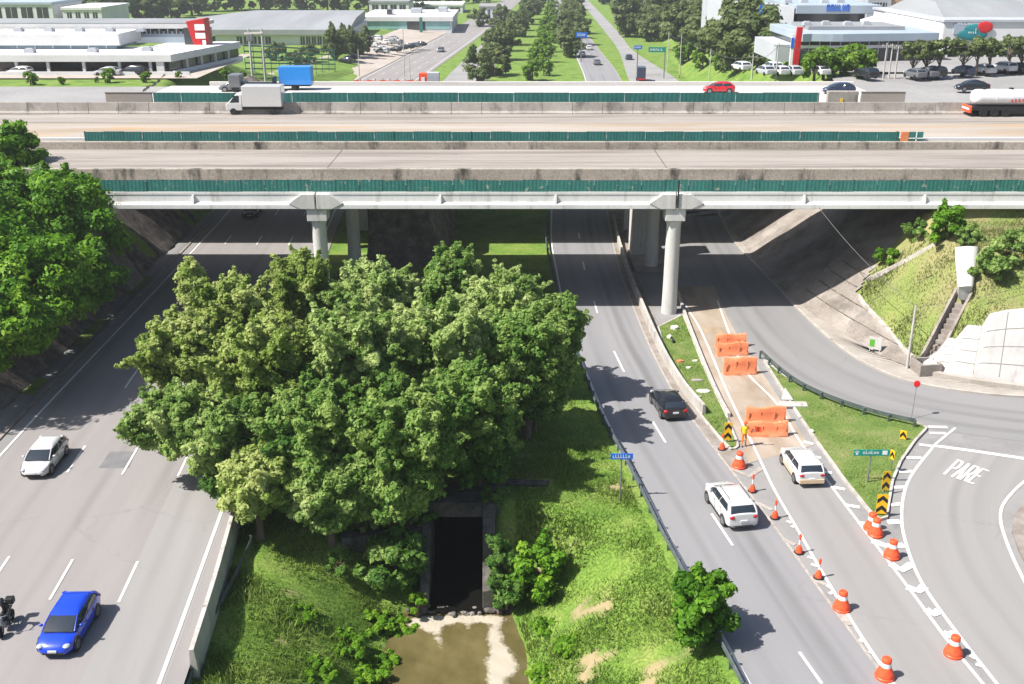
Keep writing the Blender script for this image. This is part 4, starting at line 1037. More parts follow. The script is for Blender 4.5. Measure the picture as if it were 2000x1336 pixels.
def panel_sign(name, label, cat, base, h, w, hh, mat, marks, rz=0.0, pole='steel_galv', markmat='sign_white', grp=None):
    rt = thing(name, label, cat, base, rz, grp)
    m = MB(); m.tube([(0, .04, -.1), (0, .04, h)], [.055, .045], 10); m.build('post', pole, rt, smooth=40)
    m = MB(); m.box(-w/2, w/2, -.02, .02, h-hh, h); m.build('panel', mat, rt, bevel=.01)
    m = MB()
    for (x0, x1, z0, z1) in marks: m.box(-w/2+x0*w, -w/2+x1*w, -.028, -.0225, h-hh+z0*hh, h-hh+z1*hh)
    m.build('lettering', markmat, rt)
    return rt
def scribble(seed, x0, x1, n, z0=.3, z1=.7):
    q = random.Random(seed); out = []; x = x0; s = (x1-x0)/n
    for i in range(n):
        k = q.random()
        out.append((x, x+s*.22, z0, z1+(.15 if k > .7 else 0)))
        if k > .3: out.append((x+s*.22, x+s*.7, z0+(.0 if k > .6 else (z1-z0)*.75), z0+(.2*(z1-z0) if k > .6 else z1-z0)))
        if k < .6: out.append((x+s*.5, x+s*.7, z0, z1))
        x += s
    return out
p = g(1211, 976)
panel_sign('street_sign', 'small blue street name sign on a thin pole beside the right carriageway', 'sign', p, 3.05, 1.3, .38, 'blue_sign', scribble(5, .1, .9, 7, .25, .7), .0)
p = g(1694, 946)
panel_sign('direction_sign', 'long green direction sign on a thin pole over the grass island', 'sign', p, 2.35, 2.15, .4, 'green_sign', scribble(8, .26, .72, 6)+[(.06, .12, .2, .8), (.03, .15, .55, .7), (.8, .94, .2, .85)], .0)
# red lamp post with a round signal, on the island corner
p = g(1780, 818); rt = thing('signal_post', 'thin grey post topped by a round red signal disc at the island corner', 'signal', p)
m = MB(); m.tube([(0, 0, 0), (.15, .3, 2.35)], .022, 8); m.build('post', 'steel_galv', rt)
m = MB(); m.lathe([(0.02, -.09), (.2, -.08), (.24, 0), (.2, .08), (0.02, .09)], 16, 0, Matrix.Translation((.16, .3, 2.5)) @ Matrix.Rotation(rad(75), 4, 'X')); m.build('signal_head', 'red_sign', rt, smooth=40)
# small plastic litter bin / sign board against the slope
p = hit(1712, 690); rt = thing('info_board', 'small white notice board with a green patch leaning on the slope', 'board', (p[0]-.3, p[1]-.3, .15), rad(-35))
m = MB(); m.box(-.5, .5, -.03, .03, .25, 1.25); m.box(-.42, -.36, -.03, .03, 0, .25); m.box(.36, .42, -.03, .03, 0, .25); m.build('board', 'crib_white', rt, bevel=.01)
m = MB(); m.box(-.45, -.05, -.04, -.031, .45, 1.05); m.build('green_patch', 'leaf_patch' if 'leaf_patch' in MATS else pm('green_paint', [(.08, .3, .03)]), rt)

# ================================================================= poles and wires
def utility_pole(label, base, h, r=.14, arm=1.6, rz=0.0, grp='concrete utility poles'):
    rt = thing('utility_pole', label, 'utility pole', base, rz, grp)
    m = MB(); m.tube([(0, 0, -.3), (0, 0, h)], [r, r*.65], 10); m.build('pole', 'pole_concrete', rt, smooth=40)
    if arm:
        m = MB(); m.box(-arm/2, arm/2, -.06, .06, h-.45, h-.33); m.build('crossarm', 'pole_concrete', rt)
        for s in (-.45, 0, .45):
            m = MB(); m.lathe([(.05, 0), (.07, .06), (.04, .12), (.05, .18), (0.01, .2)], 8, 0, Matrix.Translation((s*arm, 0, h-.33))); m.build('insulator', 'pole_concrete', rt)
    return rt
def wire(name, label, pts, sag=.8, r=.02, cat='cable', grp=None):
    out = []
    for a, b in zip(pts[:-1], pts[1:]):
        for i in range(11):
            t = i/10; q = Vector(a).lerp(Vector(b), t); q.z -= sag*4*t*(1-t); out.append(q)
    m = MB(); m.tube(out, r, 5); o = m.build(name, 'wire'); tag(o, label, cat, grp); return o
P1 = utility_pole('grey utility pole at the foot of the bank, beside the stepped drain', (g(1771, 722)), 5.2, .12, .0)
tp = (P1.location.x, P1.location.y, 5.1)
wire('overhead_cable', 'thin cable running from the bank pole up to the bridge girder', [tp, at(1595, 400, 88.0)], .5, .022)
wire('overhead_cable', 'faint cable from the bank pole across to the right edge', [tp, (48, 76, 9)], .4, .012)
m = MB(); q0, q1 = hit(1690, 548), hit(1696, 512)
u1 = hit(502, 158); 
ZL_ = 11.0
def gz(px, py, z): return g(px, py, z)
zb_ = gz(498, 158, 11.05); zc_b = gz(520, 160, 11.05)
ha = CH-0
def top_of(px, py, Y): return at(px, py, Y)[2]
for lab, (bx, by, ty) in (('left pole of the tall twin frame behind the white box truck', (494, 159, 56)), ('right pole of the tall twin frame behind the white box truck', (519, 161, 56))):
    b = gz(bx, by, 11.05); utility_pole(lab, b, top_of(bx, ty, b[1])-b[2], .2, 0, 0, 'twin poles behind the truck')
b0, b1_ = gz(494, 159, 11.05), gz(519, 161, 11.05); h0 = top_of(494, 58, b0[1])
rt = thing('pole_crossbeam', 'short crossbeam with transformer joining the twin poles behind the truck', 'crossbeam', (b0[0], b0[1], h0))
m = MB(rt.location); m.bar((b0[0]-.6, b0[1]-.3, h0-.5), (b1_[0]+.3, b1_[1]-.3, h0-.3), .2, .25); m.build('beam', 'pole_concrete', rt)
m = MB(rt.location); m.box(b0[0]-.2, b0[0]+.7, b0[1]-.9, b0[1]-.3, h0-1.6, h0-.6); m.build('transformer', 'steel_galv', rt, bevel=.05)
rp = [(1303, 140, 62), (1327, 152, 68), (1385, 156, 95), (1468, 152, 106), (1515, 156, 84), (1724, 158, 84), (1735, 158, 86), (1747, 158, 90)]
pz = []
for i, (bx, by, ty) in enumerate(rp):
    b = hit(bx, by, 120) if i < 3 else g(bx, by, 11.4); h = top_of(bx, ty, b[1])-b[2]
    lab = ['slim roadside pole nearest the green gantry sign', 'roadside pole second from the gantry sign', 'lone pole rising over the red car', 'short pole left of the parked white cars', 'tall pole just left of the red totem',
           'left pole of three by the dark showroom', 'middle pole of three by the dark showroom', 'right pole of three by the dark showroom'][i]
    utility_pole(lab, b, h, .13, 1.4 if i > 2 else 0, .2, 'concrete poles along the cross road'); pz.append((b[0], b[1], b[2]+h-.3))
wire('power_line', 'power lines strung along the slim roadside poles', [pz[0], pz[1], pz[2], pz[3], pz[4]], .9, .03)
wire('power_line', 'power lines crossing in front of the showrooms', [pz[4], pz[5], pz[7], (95, 168, 19)], 1.0, .03)
ml = [(790, 150, 52), (702, 150, 96), (801, 158, 108)]
for i, (bx, by, ty) in enumerate(ml):
    b = hit(bx, by, 150); utility_pole(['dark lamp pole beside the cream service lot', 'short pole at the left of the service lot', 'low pole at the edge of the grass verge'][i], b, max(5, top_of(bx, ty, b[1])-b[2]), .13, 0, 0, 'poles by the service lot')

# ================================================================= road signs over the far carriageway
def gantry(label, px, py0, py1, Y, w_px, mat, base_dx, marks):
    a = at(px-w_px/2, py0, Y); b = at(px+w_px/2, py1, Y); zt, zb = a[2], b[2]; W = b[0]-a[0]
    x0 = a[0]+base_dx*W; zz0 = Z1(x0, Y)
    rt = thing('gantry_sign', label, 'road sign', (x0, Y, zz0))
    m = MB(rt.location); m.tube([(x0, Y+.1, zz0), (x0, Y+.1, zt-.1)], .14, 8); m.bar((x0, Y+.1, zt-.3), (b[0], Y+.1, zt-.3), .15, .15); m.build('mast', 'steel_galv', rt)
    m = MB(rt.location); m.box(a[0], b[0], Y-.06, Y, zb, zt); m.build('panel', mat, rt)
    m = MB(rt.location)
    for (u0, u1, v0, v1) in marks: m.box(a[0]+u0*W, a[0]+u1*W, Y-.09, Y-.065, zb+v0*(zt-zb), zb+v1*(zt-zb))
    m.build('lettering', 'sign_white', rt)
gantry('small blue overhead sign above the far right carriageway', 1136, 63, 73, 300, 22, 'blue_sign', .5, scribble(2, .15, .85, 4))
gantry('green overhead sign beside the far link road', 1283, 92, 102, 262, 32, 'green_sign', 1.0, scribble(3, .1, .9, 5))
gantry('blue overhead sign left of the green gantry sign', 1246, 89, 96, 268, 16, 'blue_sign', .5, scribble(4, .1, .9, 3))

# ================================================================= rubbish on the grass strip
pm('paper', [(.62, .6, .57), (.75, .73, .7)], scale=4, rough=.8)
lit = [('crumpled pale sheet nearest the wall column on the littered grass', 1316, 642, .75, .5, .25, 'paper'), ('dark scrap on the littered grass', 1315, 668, .25, .7, .2, 'rubber'), ('reddish brick scrap on the littered grass', 1328, 707, .6, .35, .15, 'orange_plastic'),
       ('small pale scrap beside the low wall', 1357, 705, .4, .3, .08, 'paper'), ('small white scrap low in the littered grass', 1345, 719, .45, .25, .1, 'paper'), ('long pale slab on the littered grass', 1362, 743, .95, .5, .08, 'pavement'),
       ('largest grey concrete slab near the low end of the littered grass', 1373, 765, .95, .75, .1, 'column_concrete'), ('grey pebble pile near the dividing wall end', 1366, 776, .3, .3, .1, 'pavement'), ('small pale block near the upper grass', 1307, 660, .4, .4, .2, 'paper')]
for lab, px, py, a, b, c, mt in lit:
    q = g(px, py, .1); rt = MB(); 
    n = 9; ring = [(a/2*math.cos(6.283*k/n)*R.uniform(.7, 1.15), b/2*math.sin(6.283*k/n)*R.uniform(.7, 1.15)) for k in range(n)]
    rt.prism(ring, -.05, [c*R.uniform(.5, 1.2) for _ in range(n)]); o = rt.build('debris', mt); o.location = (q[0], q[1], .1); tag(o, lab, 'debris', 'rubbish on the grass strip')
q = g(1541, 790, .12); o = MB(); o.prism([(-.9, -.45), (1.2, -.5), (1.3, .3), (-.6, .45)], 0, .1); o = o.build('debris', 'barrier_concrete'); o.location = (q[0], q[1], .11); tag(o, 'flat grey slab lying on the grass island by the works lane', 'debris')
q = g(1537, 780, .2); o = MB(); o.add([(-.4, 0, 0), (.45, -.1, 0), (-.2, .1, .9), (-.35, .15, .05), (.4, .1, .05)], [(0, 1, 2), (0, 2, 3), (1, 4, 2), (3, 2, 4)]); o = o.build('debris', 'paper'); o.location = (q[0], q[1], .2); tag(o, 'upright white torn board on the grass island', 'debris')
q = g(1585, 845, .12); o = MB(); o.ell((0, 0, .1), (.18, .15, .14), 8); o = o.build('debris', 'paper'); o.location = (q[0], q[1], .12); tag(o, 'small white bundle on the left edge of the grass island', 'debris')
# ================================================================= vehicles
pm('car_glass', [(.02, .028, .038)], rough=.04, spec=1.0)
pm('tyre', [(.018, .018, .018)], rough=.85)
pm('rim', [(.32, .33, .34)], rough=.3, metal=.8)
pm('lamp_red', [(.42, .015, .02)], rough=.2)
pm('lamp_clear', [(.38, .40, .43)], rough=.1, spec=.7)
pm('trim_black', [(.02, .02, .021)], rough=.5)
pm('plate', [(.62, .62, .63)], rough=.5)
pm('lamp_dark', [(.3, .3, .32)], rough=.1)
paint('paint_white', (.52, .52, .515)); paint('paint_blue', (.006, .045, .48)); paint('paint_black', (.012, .013, .016), .2)
paint('paint_silver', (.36, .37, .385), .3); paint('paint_red', (.52, .012, .018)); paint('paint_grey', (.12, .125, .135), .3)
paint('sand_reflection', (.56, .42, .27), .4); paint('paint_darkblue', (.02, .03, .07), .25); paint('paint_cyan', (.008, .21, .62), .4)
KIND = {
 'hatch': dict(L=4.15, W=1.76, H=1.46, wb=2.56, st=[(-2.07, .62, .66, .3), (-2.03, .92, .78, .26), (-1.85, 1.0, .84, .22), (-1.3, .98, .885, .2), (-.2, .95, .89, .18), (.75, .94, .89, .18), (1.15, .90, .88, .2), (1.55, .80, .85, .2), (1.82, .70, .77, .22), (1.99, .59, .62, .26), (2.075, .47, .42, .32)],
   gh=[(-1.92, 1.2, .8), (-1.76, .82, .755), (-1.48, .32, .68), (-1.15, .02, .585)]),
 'sedan': dict(L=4.5, W=1.78, H=1.47, wb=2.65, st=[(-2.25, .62, .66, .3), (-2.2, .92, .78, .26), (-1.95, 1.0, .84, .22), (-1.35, .99, .885, .2), (-.2, .95, .89, .18), (.8, .94, .89, .18), (1.2, .90, .885, .2), (1.75, .82, .865, .2), (2.05, .72, .80, .22), (2.2, .60, .68, .26), (2.25, .48, .58, .3)],
   gh=[(-1.75, 1.25, .8), (-1.5, .9, .755), (-1.08, .42, .68), (-.72, .1, .585)]),
 'suv': dict(L=4.45, W=1.82, H=1.62, wb=2.65, st=[(-2.22, .66, .72, .36), (-2.18, 1.05, .84, .32), (-2.0, 1.12, .9, .28), (-1.4, 1.1, .925, .26), (-.2, 1.06, .93, .25), (.8, 1.05, .93, .25), (1.2, 1.03, .925, .26), (1.7, .96, .89, .26), (1.98, .87, .81, .3), (2.14, .72, .68, .33), (2.225, .56, .48, .4)],
   gh=[(-2.1, 1.2, .83), (-1.98, .88, .79), (-1.76, .4, .725), (-1.5, .1, .63)]),
}
def body_rings(k, org=0):
    rings = []
    for (y, zt, w, zb) in k['st']:
        half = [(0, zb), (w*.8, zb), (w*.97, zb+.1), (w, zb+(zt-zb)*.45), (w*.985, zb+(zt-zb)*.72), (w*.93, zt-.05), (w*.8, zt+.0), (w*.4, zt+.025), (0, zt+.03)]
        rings.append([(x, y, z) for x, z in half]+[(-x, y, z) for x, z in half[-2:0:-1]])
    return rings
def gh_ring(y0, y1, w, z, n=3):
    """rounded rectangle, bowed front and rear"""
    r = .16; out = []
    for (cx, cy, a0) in ((w-r, y1-r-.0, 0), (-(w-r), y1-r, 90), (-(w-r), y0+r, 180), (w-r, y0+r, 270)):
        for i in range(n+1):
            a = rad(a0+90*i/n); out.append((cx+r*math.cos(a), cy+r*math.sin(a), z))
    out = [(x, y+(.10 if y > (y0+y1)/2 else -.05)*(1-(x/w)**2), zz) for x, y, zz in out]
    return out
def make_car(kind, color, label, loc, rz, parts=True, tan=False, cat='car', name='parked_car', grp=None, roofrack=False):
    k = KIND[kind]; rt = thing(name, label, cat, loc, rz, grp)
    belt = k['st'][4][1]; zs = [belt-.02, belt+(k['H']-belt)*.38, k['H']-.14, k['H']-.03]
    wl, hw = k['wb']/2, k['W']/2
    gr_ = [gh_ring(a, b, w, z) for (a, b, w), z in zip(k['gh'], zs)]
    def paint_up(mb):
        # roof skin
        top = [gh_ring(a-.012, b+.012, w+.012, z) for (a, b, w), z in zip(k['gh'][2:], zs[2:])]
        (a, b, w) = k['gh'][3]; q_ = b-a; top.append(gh_ring(a+.14*q_, b-.14*q_, w-.15, k['H'])); top.append(gh_ring(a+.3*q_, b-.3*q_, w-.34, k['H']+.012))
        lo = k['gh'][2]; e = gh_ring(lerp(lo[0], k['gh'][1][0], .12)-.012, lerp(lo[1], k['gh'][1][1], .12)+.012, lerp(lo[2], k['gh'][1][2], .12)+.012, lerp(zs[2], zs[1], .12))
        mb.loft([e]+top, 0)
        for s in (1, -1):
            for idx, wd in ((1, .075), (3*2+1+2+2, .09)):
                pass
            def side(yf):   # pillar along the side at fractional y
                return [(s*(w_+.006), lerp(a_, b_, yf), z_) for (a_, b_, w_), z_ in zip(k['gh'][:3], zs[:3])]
            for yf, wd in ((.50, .05), (.05, .12)):
                mb.tube(side(yf), wd*.5, 6)
            cf = [(s*(w_-.045), b_-.045, z_) for (a_, b_, w_), z_ in zip(k['gh'][:3], zs[:3])]; mb.tube(cf, .035, 6)
            cr_ = [(s*(w_-.05), a_+.03, z_) for (a_, b_, w_), z_ in zip(k['gh'][:3], zs[:3])]; mb.tube(cr_, .055, 6)
        return mb
    def wheel(x, y, mb, mi_t=0, mi_r=1):
        s = 1 if x > 0 else -1
        M_ = Matrix.Translation((x, y, .32)) @ Matrix.Rotation(rad(90)*s, 4, 'Y')
        mb.lathe([(.02, -.1), (.28, -.1), (.32, -.07), (.32, .07), (.28, .105), (.22, .1)], 16, mi_t, M_)
        return M_
    if not parts:
        mb = MB(); mb.loft(body_rings(k), 0); mb.loft(gr_, 1); paint_up(mb)
        for x in (-hw+.09, hw-.09):
            for y in (-wl, wl): wheel(x, y, mb, 2)
        zt = k['st'][1][1]
        for s in (-1, 1):
            mb.ell((s*.62, -k['L']/2+.1, zt-.16), (.15, .09, .1), 8, 3); mb.ell((s*.6, k['L']/2-.16, .66 if kind != 'suv' else .8), (.17, .12, .09), 8, 4)
        bpy.data.objects.remove(rt)
        o = mb.build(name, [color, 'car_glass', 'tyre', 'lamp_red', 'lamp_clear'], None, 35); o.location = loc; o.rotation_euler = (0, 0, rz); return tag(o, label, cat, grp)
    mb = MB(); mb.loft(body_rings(k), 0)
    for s in (-1, 1):       # wheel arches and sills
        for y in (-wl, wl):
            mb.lathe([(.02, -.03), (.385, -.03), (.385, .012), (.33, .014)], 20, 1, Matrix.Translation((s*(hw-.004 if kind != 'suv' else hw+.002), y, .34)) @ Matrix.Rotation(rad(90)*s, 4, 'Y'))
        mb.box(s*(hw-.06)-.04, s*(hw-.06)+.04, -wl+.4, wl-.4, .17, .27, 1)
    ob_ = mb.build('body', [color, 'trim_black'], rt, smooth=35)
    mb = MB()
    for s in (-1, 1):       # door shuts
        for yy in (1.0, .02, -.95):
            P_ = []
            for fz in (.12, .45, .72, .93):
                iw = np.interp(yy, [q[0] for q in k['st']], [q[2] for q in k['st']]); zt_ = np.interp(yy, [q[0] for q in k['st']], [q[1] for q in k['st']]); zb_ = np.interp(yy, [q[0] for q in k['st']], [q[3] for q in k['st']])
                wf = np.interp(fz, [.1, .45, .72, .95], [.97, 1.0, .985, .93]); P_.append((s*(iw*wf+.002), yy+.08*(fz-.5), zb_+(zt_-zb_)*fz))
            mb.tube(P_, .009, 4)
        for yy in (.15, -.82): mb.box(s*hw*.985-.02, s*hw*.985+.02, yy-.09, yy+.09, belt-.2, belt-.17)
    mb.build('door_shuts', 'trim_black', rt)
    mb = MB(); mb.loft(gr_, 0); mb.build('windows', 'car_glass', rt, smooth=50)
    paint_up(MB()).build('roof', 'paint_white' if tan else color, rt, smooth=50)
    for x in (-hw+.09, hw-.09):
        for y in (wl, -wl):
            mb = MB(); M_ = wheel(x, y, mb); w_ = mb.build('wheel', 'tyre', rt, smooth=40)
            mb = MB(); mb.lathe([(.02, .095), (.06, .1), (.215, .085), (.225, .108), (.205, .11)], 16, 0, M_)
            for a in range(5): mb.bar(M_ @ Vector((.04, 0, .1)), M_ @ Vector((.2*math.cos(a*1.2566), .2*math.sin(a*1.2566), .105)), .05, .03)
            mb.build('rim', 'rim', w_, smooth=40)
    zt = k['st'][1][1]; hl = .72 if kind == 'hatch' else (.73 if kind == 'sedan' else .86)
    for s in (-1, 1):
        mb = MB(); mb.ell((s*.6, k['L']/2-.23, hl-.075), (.17, .2, .075), 12); mb.build('headlight', 'lamp_clear', rt, smooth=60)
        mb = MB(); mb.ell((s*.66, -k['L']/2+.10, zt-.15), (.19, .12, .12 if kind != 'hatch' else .14), 12); mb.build('tail_light', 'lamp_red', rt, smooth=60)
        mb = MB(); mb.ell((s*(hw+.06), k['gh'][0][1]-.42, belt+.06), (.11, .08, .075), 10); mb.build('wing_mirror', color, rt, smooth=60)
    mb = MB(); mb.box(-.2, .2, -k['L']/2-.035, -k['L']/2+.02, .62, .74); mb.build('number_plate', 'plate', rt)
    mb = MB(); mb.box(-.2, .2, k['L']/2-.02, k['L']/2+.03, .42, .53); mb.build('number_plate', 'plate', rt)
    mb = MB(); mb.box(-.48, .48, k['L']/2-.05, k['L']/2+.012, .30, .41); mb.box(-.55, .55, -k['L']/2-.012, -k['L']/2+.05, .36, .42); mb.build('grille', 'trim_black', rt, bevel=.02)
    mb = MB(); mb.bar((-.55, k['gh'][0][1]+.06, belt+.03), (0, k['gh'][0][1]+.09, belt+.035), .02, .02); mb.bar((.05, k['gh'][0][1]+.09, belt+.035), (.6, k['gh'][0][1]+.05, belt+.03), .02, .02); mb.build('wipers', 'trim_black', rt)
    if roofrack:
        for s in (-1, 1):
            mb = MB(); mb.tube([(s*.6, -1.35, k['H']-.01), (s*.6, -1.2, k['H']+.05), (s*.6, .1, k['H']+.05), (s*.6, .25, k['H']-.01)], .02, 6); mb.build('roof_rail', 'trim_black', rt)
    if tan:
        mb = MB(); st = k['st']
        for s in (-1, 1): mb.box(s*(hw-.03)-.05, s*(hw-.03)+.05, -1.0, 1.0, .3, .62)
        mb.box(-.82, .82, -k['L']/2-.045, -k['L']/2+.12, .36, .66); mb.build('reflected_sand', 'sand_reflection', rt, bevel=.03)  # tan colour stands in for sand reflected in the lower body
    return rt
def heading(P, y, back=False):
    P = np.asarray(P); i = int(np.argmin(abs(P[:, 1]-y))); d = P[min(i+1, len(P)-1)]-P[max(i-1, 0)]
    a = math.atan2(d[1], d[0])-math.pi/2
    return a+math.pi if back else a
def put(P, px, py, z=0.006): return g(px, py, z)
q = g(138, 1236); make_car('hatch', 'paint_blue', 'bright blue hatchback driving towards the camera on the motorway', q, heading(L_right, q[1], True)-.06, name='car')
q = g(90, 908); make_car('hatch', 'paint_white', 'white hatchback driving towards the camera beside the shaded lane', q, heading(L_left, q[1], True), name='car')
q = g(493, 420); make_car('hatch', 'paint_black', 'dark car in the shade under the bridge on the motorway', q, heading(L_right, 120, True), name='car')
q = g(1303, 800); make_car('hatch', 'paint_black', 'black hatchback driving away just beyond the tree shadow', q, heading(R_right, q[1]), name='car')
q = g(1424, 1000); make_car('suv', 'paint_white', 'white sport utility car driving away along the right carriageway', q, heading(R_right, q[1]), name='car', roofrack=True)
q = g(1563, 923); make_car('suv', 'paint_white', 'white sport utility car in the works lane, reflected sand painted along its flanks', q, heading(WR, q[1], True), tan=True, name='car').scale = (.93, .93, .95)
# on the far road bridges
q = g(1403, 181, 12.3); make_car('hatch', 'paint_red', 'red hatchback on the farthest white bridge', q, rad(88), name='car')
q = g(1637, 183, 12.3); make_car('hatch', 'paint_darkblue', 'dark car behind the end of the green hoarding on the farthest bridge', q, rad(90), name='car')
q = g(1897, 177, 11.9); make_car('sedan', 'paint_black', 'dark maroon sedan on the cross road above the tanker', q, rad(90), name='car')
q = g(462, 178, 12.3); make_car('sedan', 'paint_grey', 'small grey car partly hidden behind the cab of the white truck', q, rad(90), name='car')
# far carriageways: smaller in the photo than their parts
fcars = [('silver car nearest the tree row on the far right carriageway', 'sedan', 'paint_silver', 1137, 110, R_right), ('grey car nearest the bridge on the far right carriageway', 'sedan', 'paint_grey', 1166, 126, R_right),
         ('dark car on the far link road', 'hatch', 'paint_darkblue', 1228, 116, R_right), ('silver car farthest along the right carriageway', 'hatch', 'paint_silver', 1133, 96, R_right),
         ('white car rearmost on the far right carriageway', 'hatch', 'paint_white', 1150, 97, R_right),
         ('dark car on the far left carriageway beside the verge', 'sedan', 'paint_grey', 861, 101, L_right), ('blue car on the express carriageway by the trees', 'sedan', 'paint_darkblue', 952, 88, L_right), ('black car near the blue one on the express carriageway', 'hatch', 'paint_black', 958, 82, L_right),
         ('tiny dark car high on the express carriageway', 'sedan', 'paint_grey', 984, 55, L_right)]
for lab, kd, pc, px, py, P in fcars:
    q = g(px, py, .02); make_car(kd, pc, lab, q, heading(P, q[1], P is L_right), False, name='car', grp='cars on the far roads')
# parked cars
lotz = 1.6
def lot(name, spots, z, rz, labels, grp):
    cols = ['paint_white', 'paint_silver', 'paint_black', 'paint_grey', 'paint_white', 'paint_silver', 'paint_darkblue']
    for i, ((px, py, ci), lab) in enumerate(zip(spots, labels)):
        q = g(px, py, z); make_car(['hatch', 'sedan', 'suv'][i % 3], cols[ci], lab, (q[0], q[1], max(z, Z1(q[0], q[1])+.03)), rz+R.uniform(-.1, .1), False, name='parked_car', grp=grp)
lot('a', [(728, 92, 0), (742, 99, 1), (735, 78, 0), (752, 86, 0), (765, 78, 1), (747, 104, 1), (771, 101, 2), (783, 97, 2), (797, 95, 2), (808, 92, 3), (820, 90, 2), (775, 87, 3), (675, 122, 2), (688, 116, 6), (718, 82, 0), (700, 76, 1)], 1.2, rad(70),
    ['white car at the left of the dealer lot', 'silver car nearest the road in the dealer lot', 'white car at the back left of the dealer lot', 'white car in the middle of the dealer lot', 'silver car below the palm in the dealer lot', 'silver car at the front corner of the dealer lot',
     'black car at the left of the dark row in the dealer lot', 'black car second in the dark row of the dealer lot', 'black car in the middle of the dark row of the dealer lot', 'grey car fourth in the dark row of the dealer lot', 'black car at the right end of the dark row', 'grey car behind the dark row',
     'black car parked by the green netting', 'dark blue car beside the black one by the green netting', 'white car behind the white flag pole', 'silver car under the dark conifers'], 'cars in the left dealer lot')
lot('b', [(1447, 137, 0), (1495, 146, 1), (1508, 140, 0), (1522, 146, 0), (1548, 146, 1), (1690, 152, 2), (1786, 152, 3), (1808, 150, 3), (1822, 149, 2), (1880, 146, 6), (1920, 143, 0), (1958, 140, 0), (1986, 140, 2), (1600, 146, 0)], 12.05, rad(15),
    ['white car alone beside the dark hedge at right', 'silver car left of the red totem', 'white car second left of the red totem', 'white car third from the hedge, left of the red totem', 'silver car touching the foot of the red totem', 'black car just left of the triple poles',
     'grey car right of the triple poles', 'grey car second right of the triple poles', 'black car under the street palms', 'dark blue car before the white wall', 'white car parked nearest the maroon sedan', 'white car second from the right edge', 'black car at the right edge of the forecourt', 'white car behind the big green bush'], 'cars in the right dealer lot')
lot('c', [(40, 147, 0), (212, 148, 1), (262, 147, 2)], 11.1, rad(80), ['white car inside the first showroom bay', 'silver car inside the middle showroom bay', 'black car inside the right showroom bay'], 'cars inside the left showroom')
lot('d', [(1430, 42, 3), (1460, 58, 2), (1480, 66, 3), (1495, 74, 1), (1512, 80, 1)], 12.2, rad(50), ['grey car high on the upper slope lot', 'black car on the slope lot above the hedge', 'grey car in the middle of the slope lot', 'silver car low on the slope lot', 'silver car lowest on the slope lot'], 'cars on the slope lot')

# white box truck
q = g(500, 223, 11.8); rt = thing('box_truck', 'white box truck driving left on the middle bridge', 'truck', (q[0], q[1]+.4, 11.8), rad(90))
m = MB(); m.box(-1.1, 1.1, -3.3, 1.35, .95, 3.35); m.build('cargo_box', 'paint_white', rt, bevel=.06)
m = MB(); m.box(-.45, .45, -3.2, 3.0, .55, .95); m.build('chassis', 'trim_black', rt)
m = MB(); m.loft([[(-1, 1.45, .5), (1, 1.45, .5), (1, 3.35, .5), (-1, 3.35, .5)], [(-1.02, 1.42, 1.35), (1.02, 1.42, 1.35), (1.0, 3.4, 1.2), (-1.0, 3.4, 1.2)], [(-1, 1.42, 1.5), (1, 1.42, 1.5), (.98, 3.0, 1.5), (-.98, 3.0, 1.5)], [(-.92, 1.42, 2.35), (.92, 1.42, 2.35), (.85, 2.15, 2.35), (-.85, 2.15, 2.35)], [(-.8, 1.5, 2.5), (.8, 1.5, 2.5), (.75, 1.95, 2.5), (-.75, 1.95, 2.5)]]); cab = m.build('cab', 'paint_white', rt, bevel=.07)
m = MB(); m.add([(-.92, 2.98, 1.57), (.92, 2.98, 1.57), (.84, 2.3, 2.26), (-.84, 2.3, 2.26)], [(0, 1, 2, 3)])
for s in (-1, 1): m.add([(s*1.012, 1.75, 1.45), (s*1.012, 2.85, 1.45), (s*.945, 2.3, 2.2), (s*.945, 1.75, 2.25)], [(0, 1, 2, 3)])
m.build('cab_windows', 'car_glass', cab)
for x in (-.9, .9):
    for y in (2.5, -2.1):
        m = MB(); m.lathe([(.02, -.13), (.36, -.13), (.4, -.09), (.4, .09), (.36, .13), (.02, .1)], 18, 0, Matrix.Translation((x, y, .4)) @ Matrix.Rotation(rad(90), 4, 'Y')); m.build('wheel', 'tyre', rt, smooth=40)
# flat crane lorry behind it and the blue container on a trailer
q = g(498, 180, 12.3); rt = thing('flatbed_truck', 'dark flatbed lorry hidden behind the white box truck', 'truck', (q[0], q[1]+.8, 12.3), rad(90))
m = MB(); m.box(-1.1, 1.1, -2.6, 1.6, .9, 1.15); m.box(-1.1, 1.1, -2.6, -2.45, 1.15, 1.9); m.build('flat_bed', 'trim_black', rt)
m = MB(); m.box(-1.1, 1.1, 1.75, 3.4, .6, 2.3); m.build('cab', 'paint_grey', rt, bevel=.15)
for x in (-.9, .9):
    for y in (2.6, -1.6):
        m = MB(); m.lathe([(.02, -.13), (.42, -.13), (.45, 0), (.42, .13), (.02, .1)], 16, 0, Matrix.Translation((x, y, .45)) @ Matrix.Rotation(rad(90), 4, 'Y')); m.build('wheel', 'tyre', rt, smooth=40)
q = g(576, 178, 12.3); rt = thing('trailer_container', 'bright blue metal container on a small trailer on the farthest bridge', 'container', (q[0], q[1]+1.6, 12.3), rad(90))
m = MB(); m.box(-1.1, 1.1, -2.15, 2.15, .75, 3.1); m.build('container_box', 'paint_cyan', rt, bevel=.04)
m = MB()
for yy in np.arange(-1.95, 2.0, .55): m.box(1.1, 1.13, yy, yy+.2, .9, 2.95)
m.build('side_ribs', 'paint_cyan', rt)
m = MB(); m.box(-1, 1, -2, 2.8, .55, .74); m.build('trailer_frame', 'trim_black', rt)
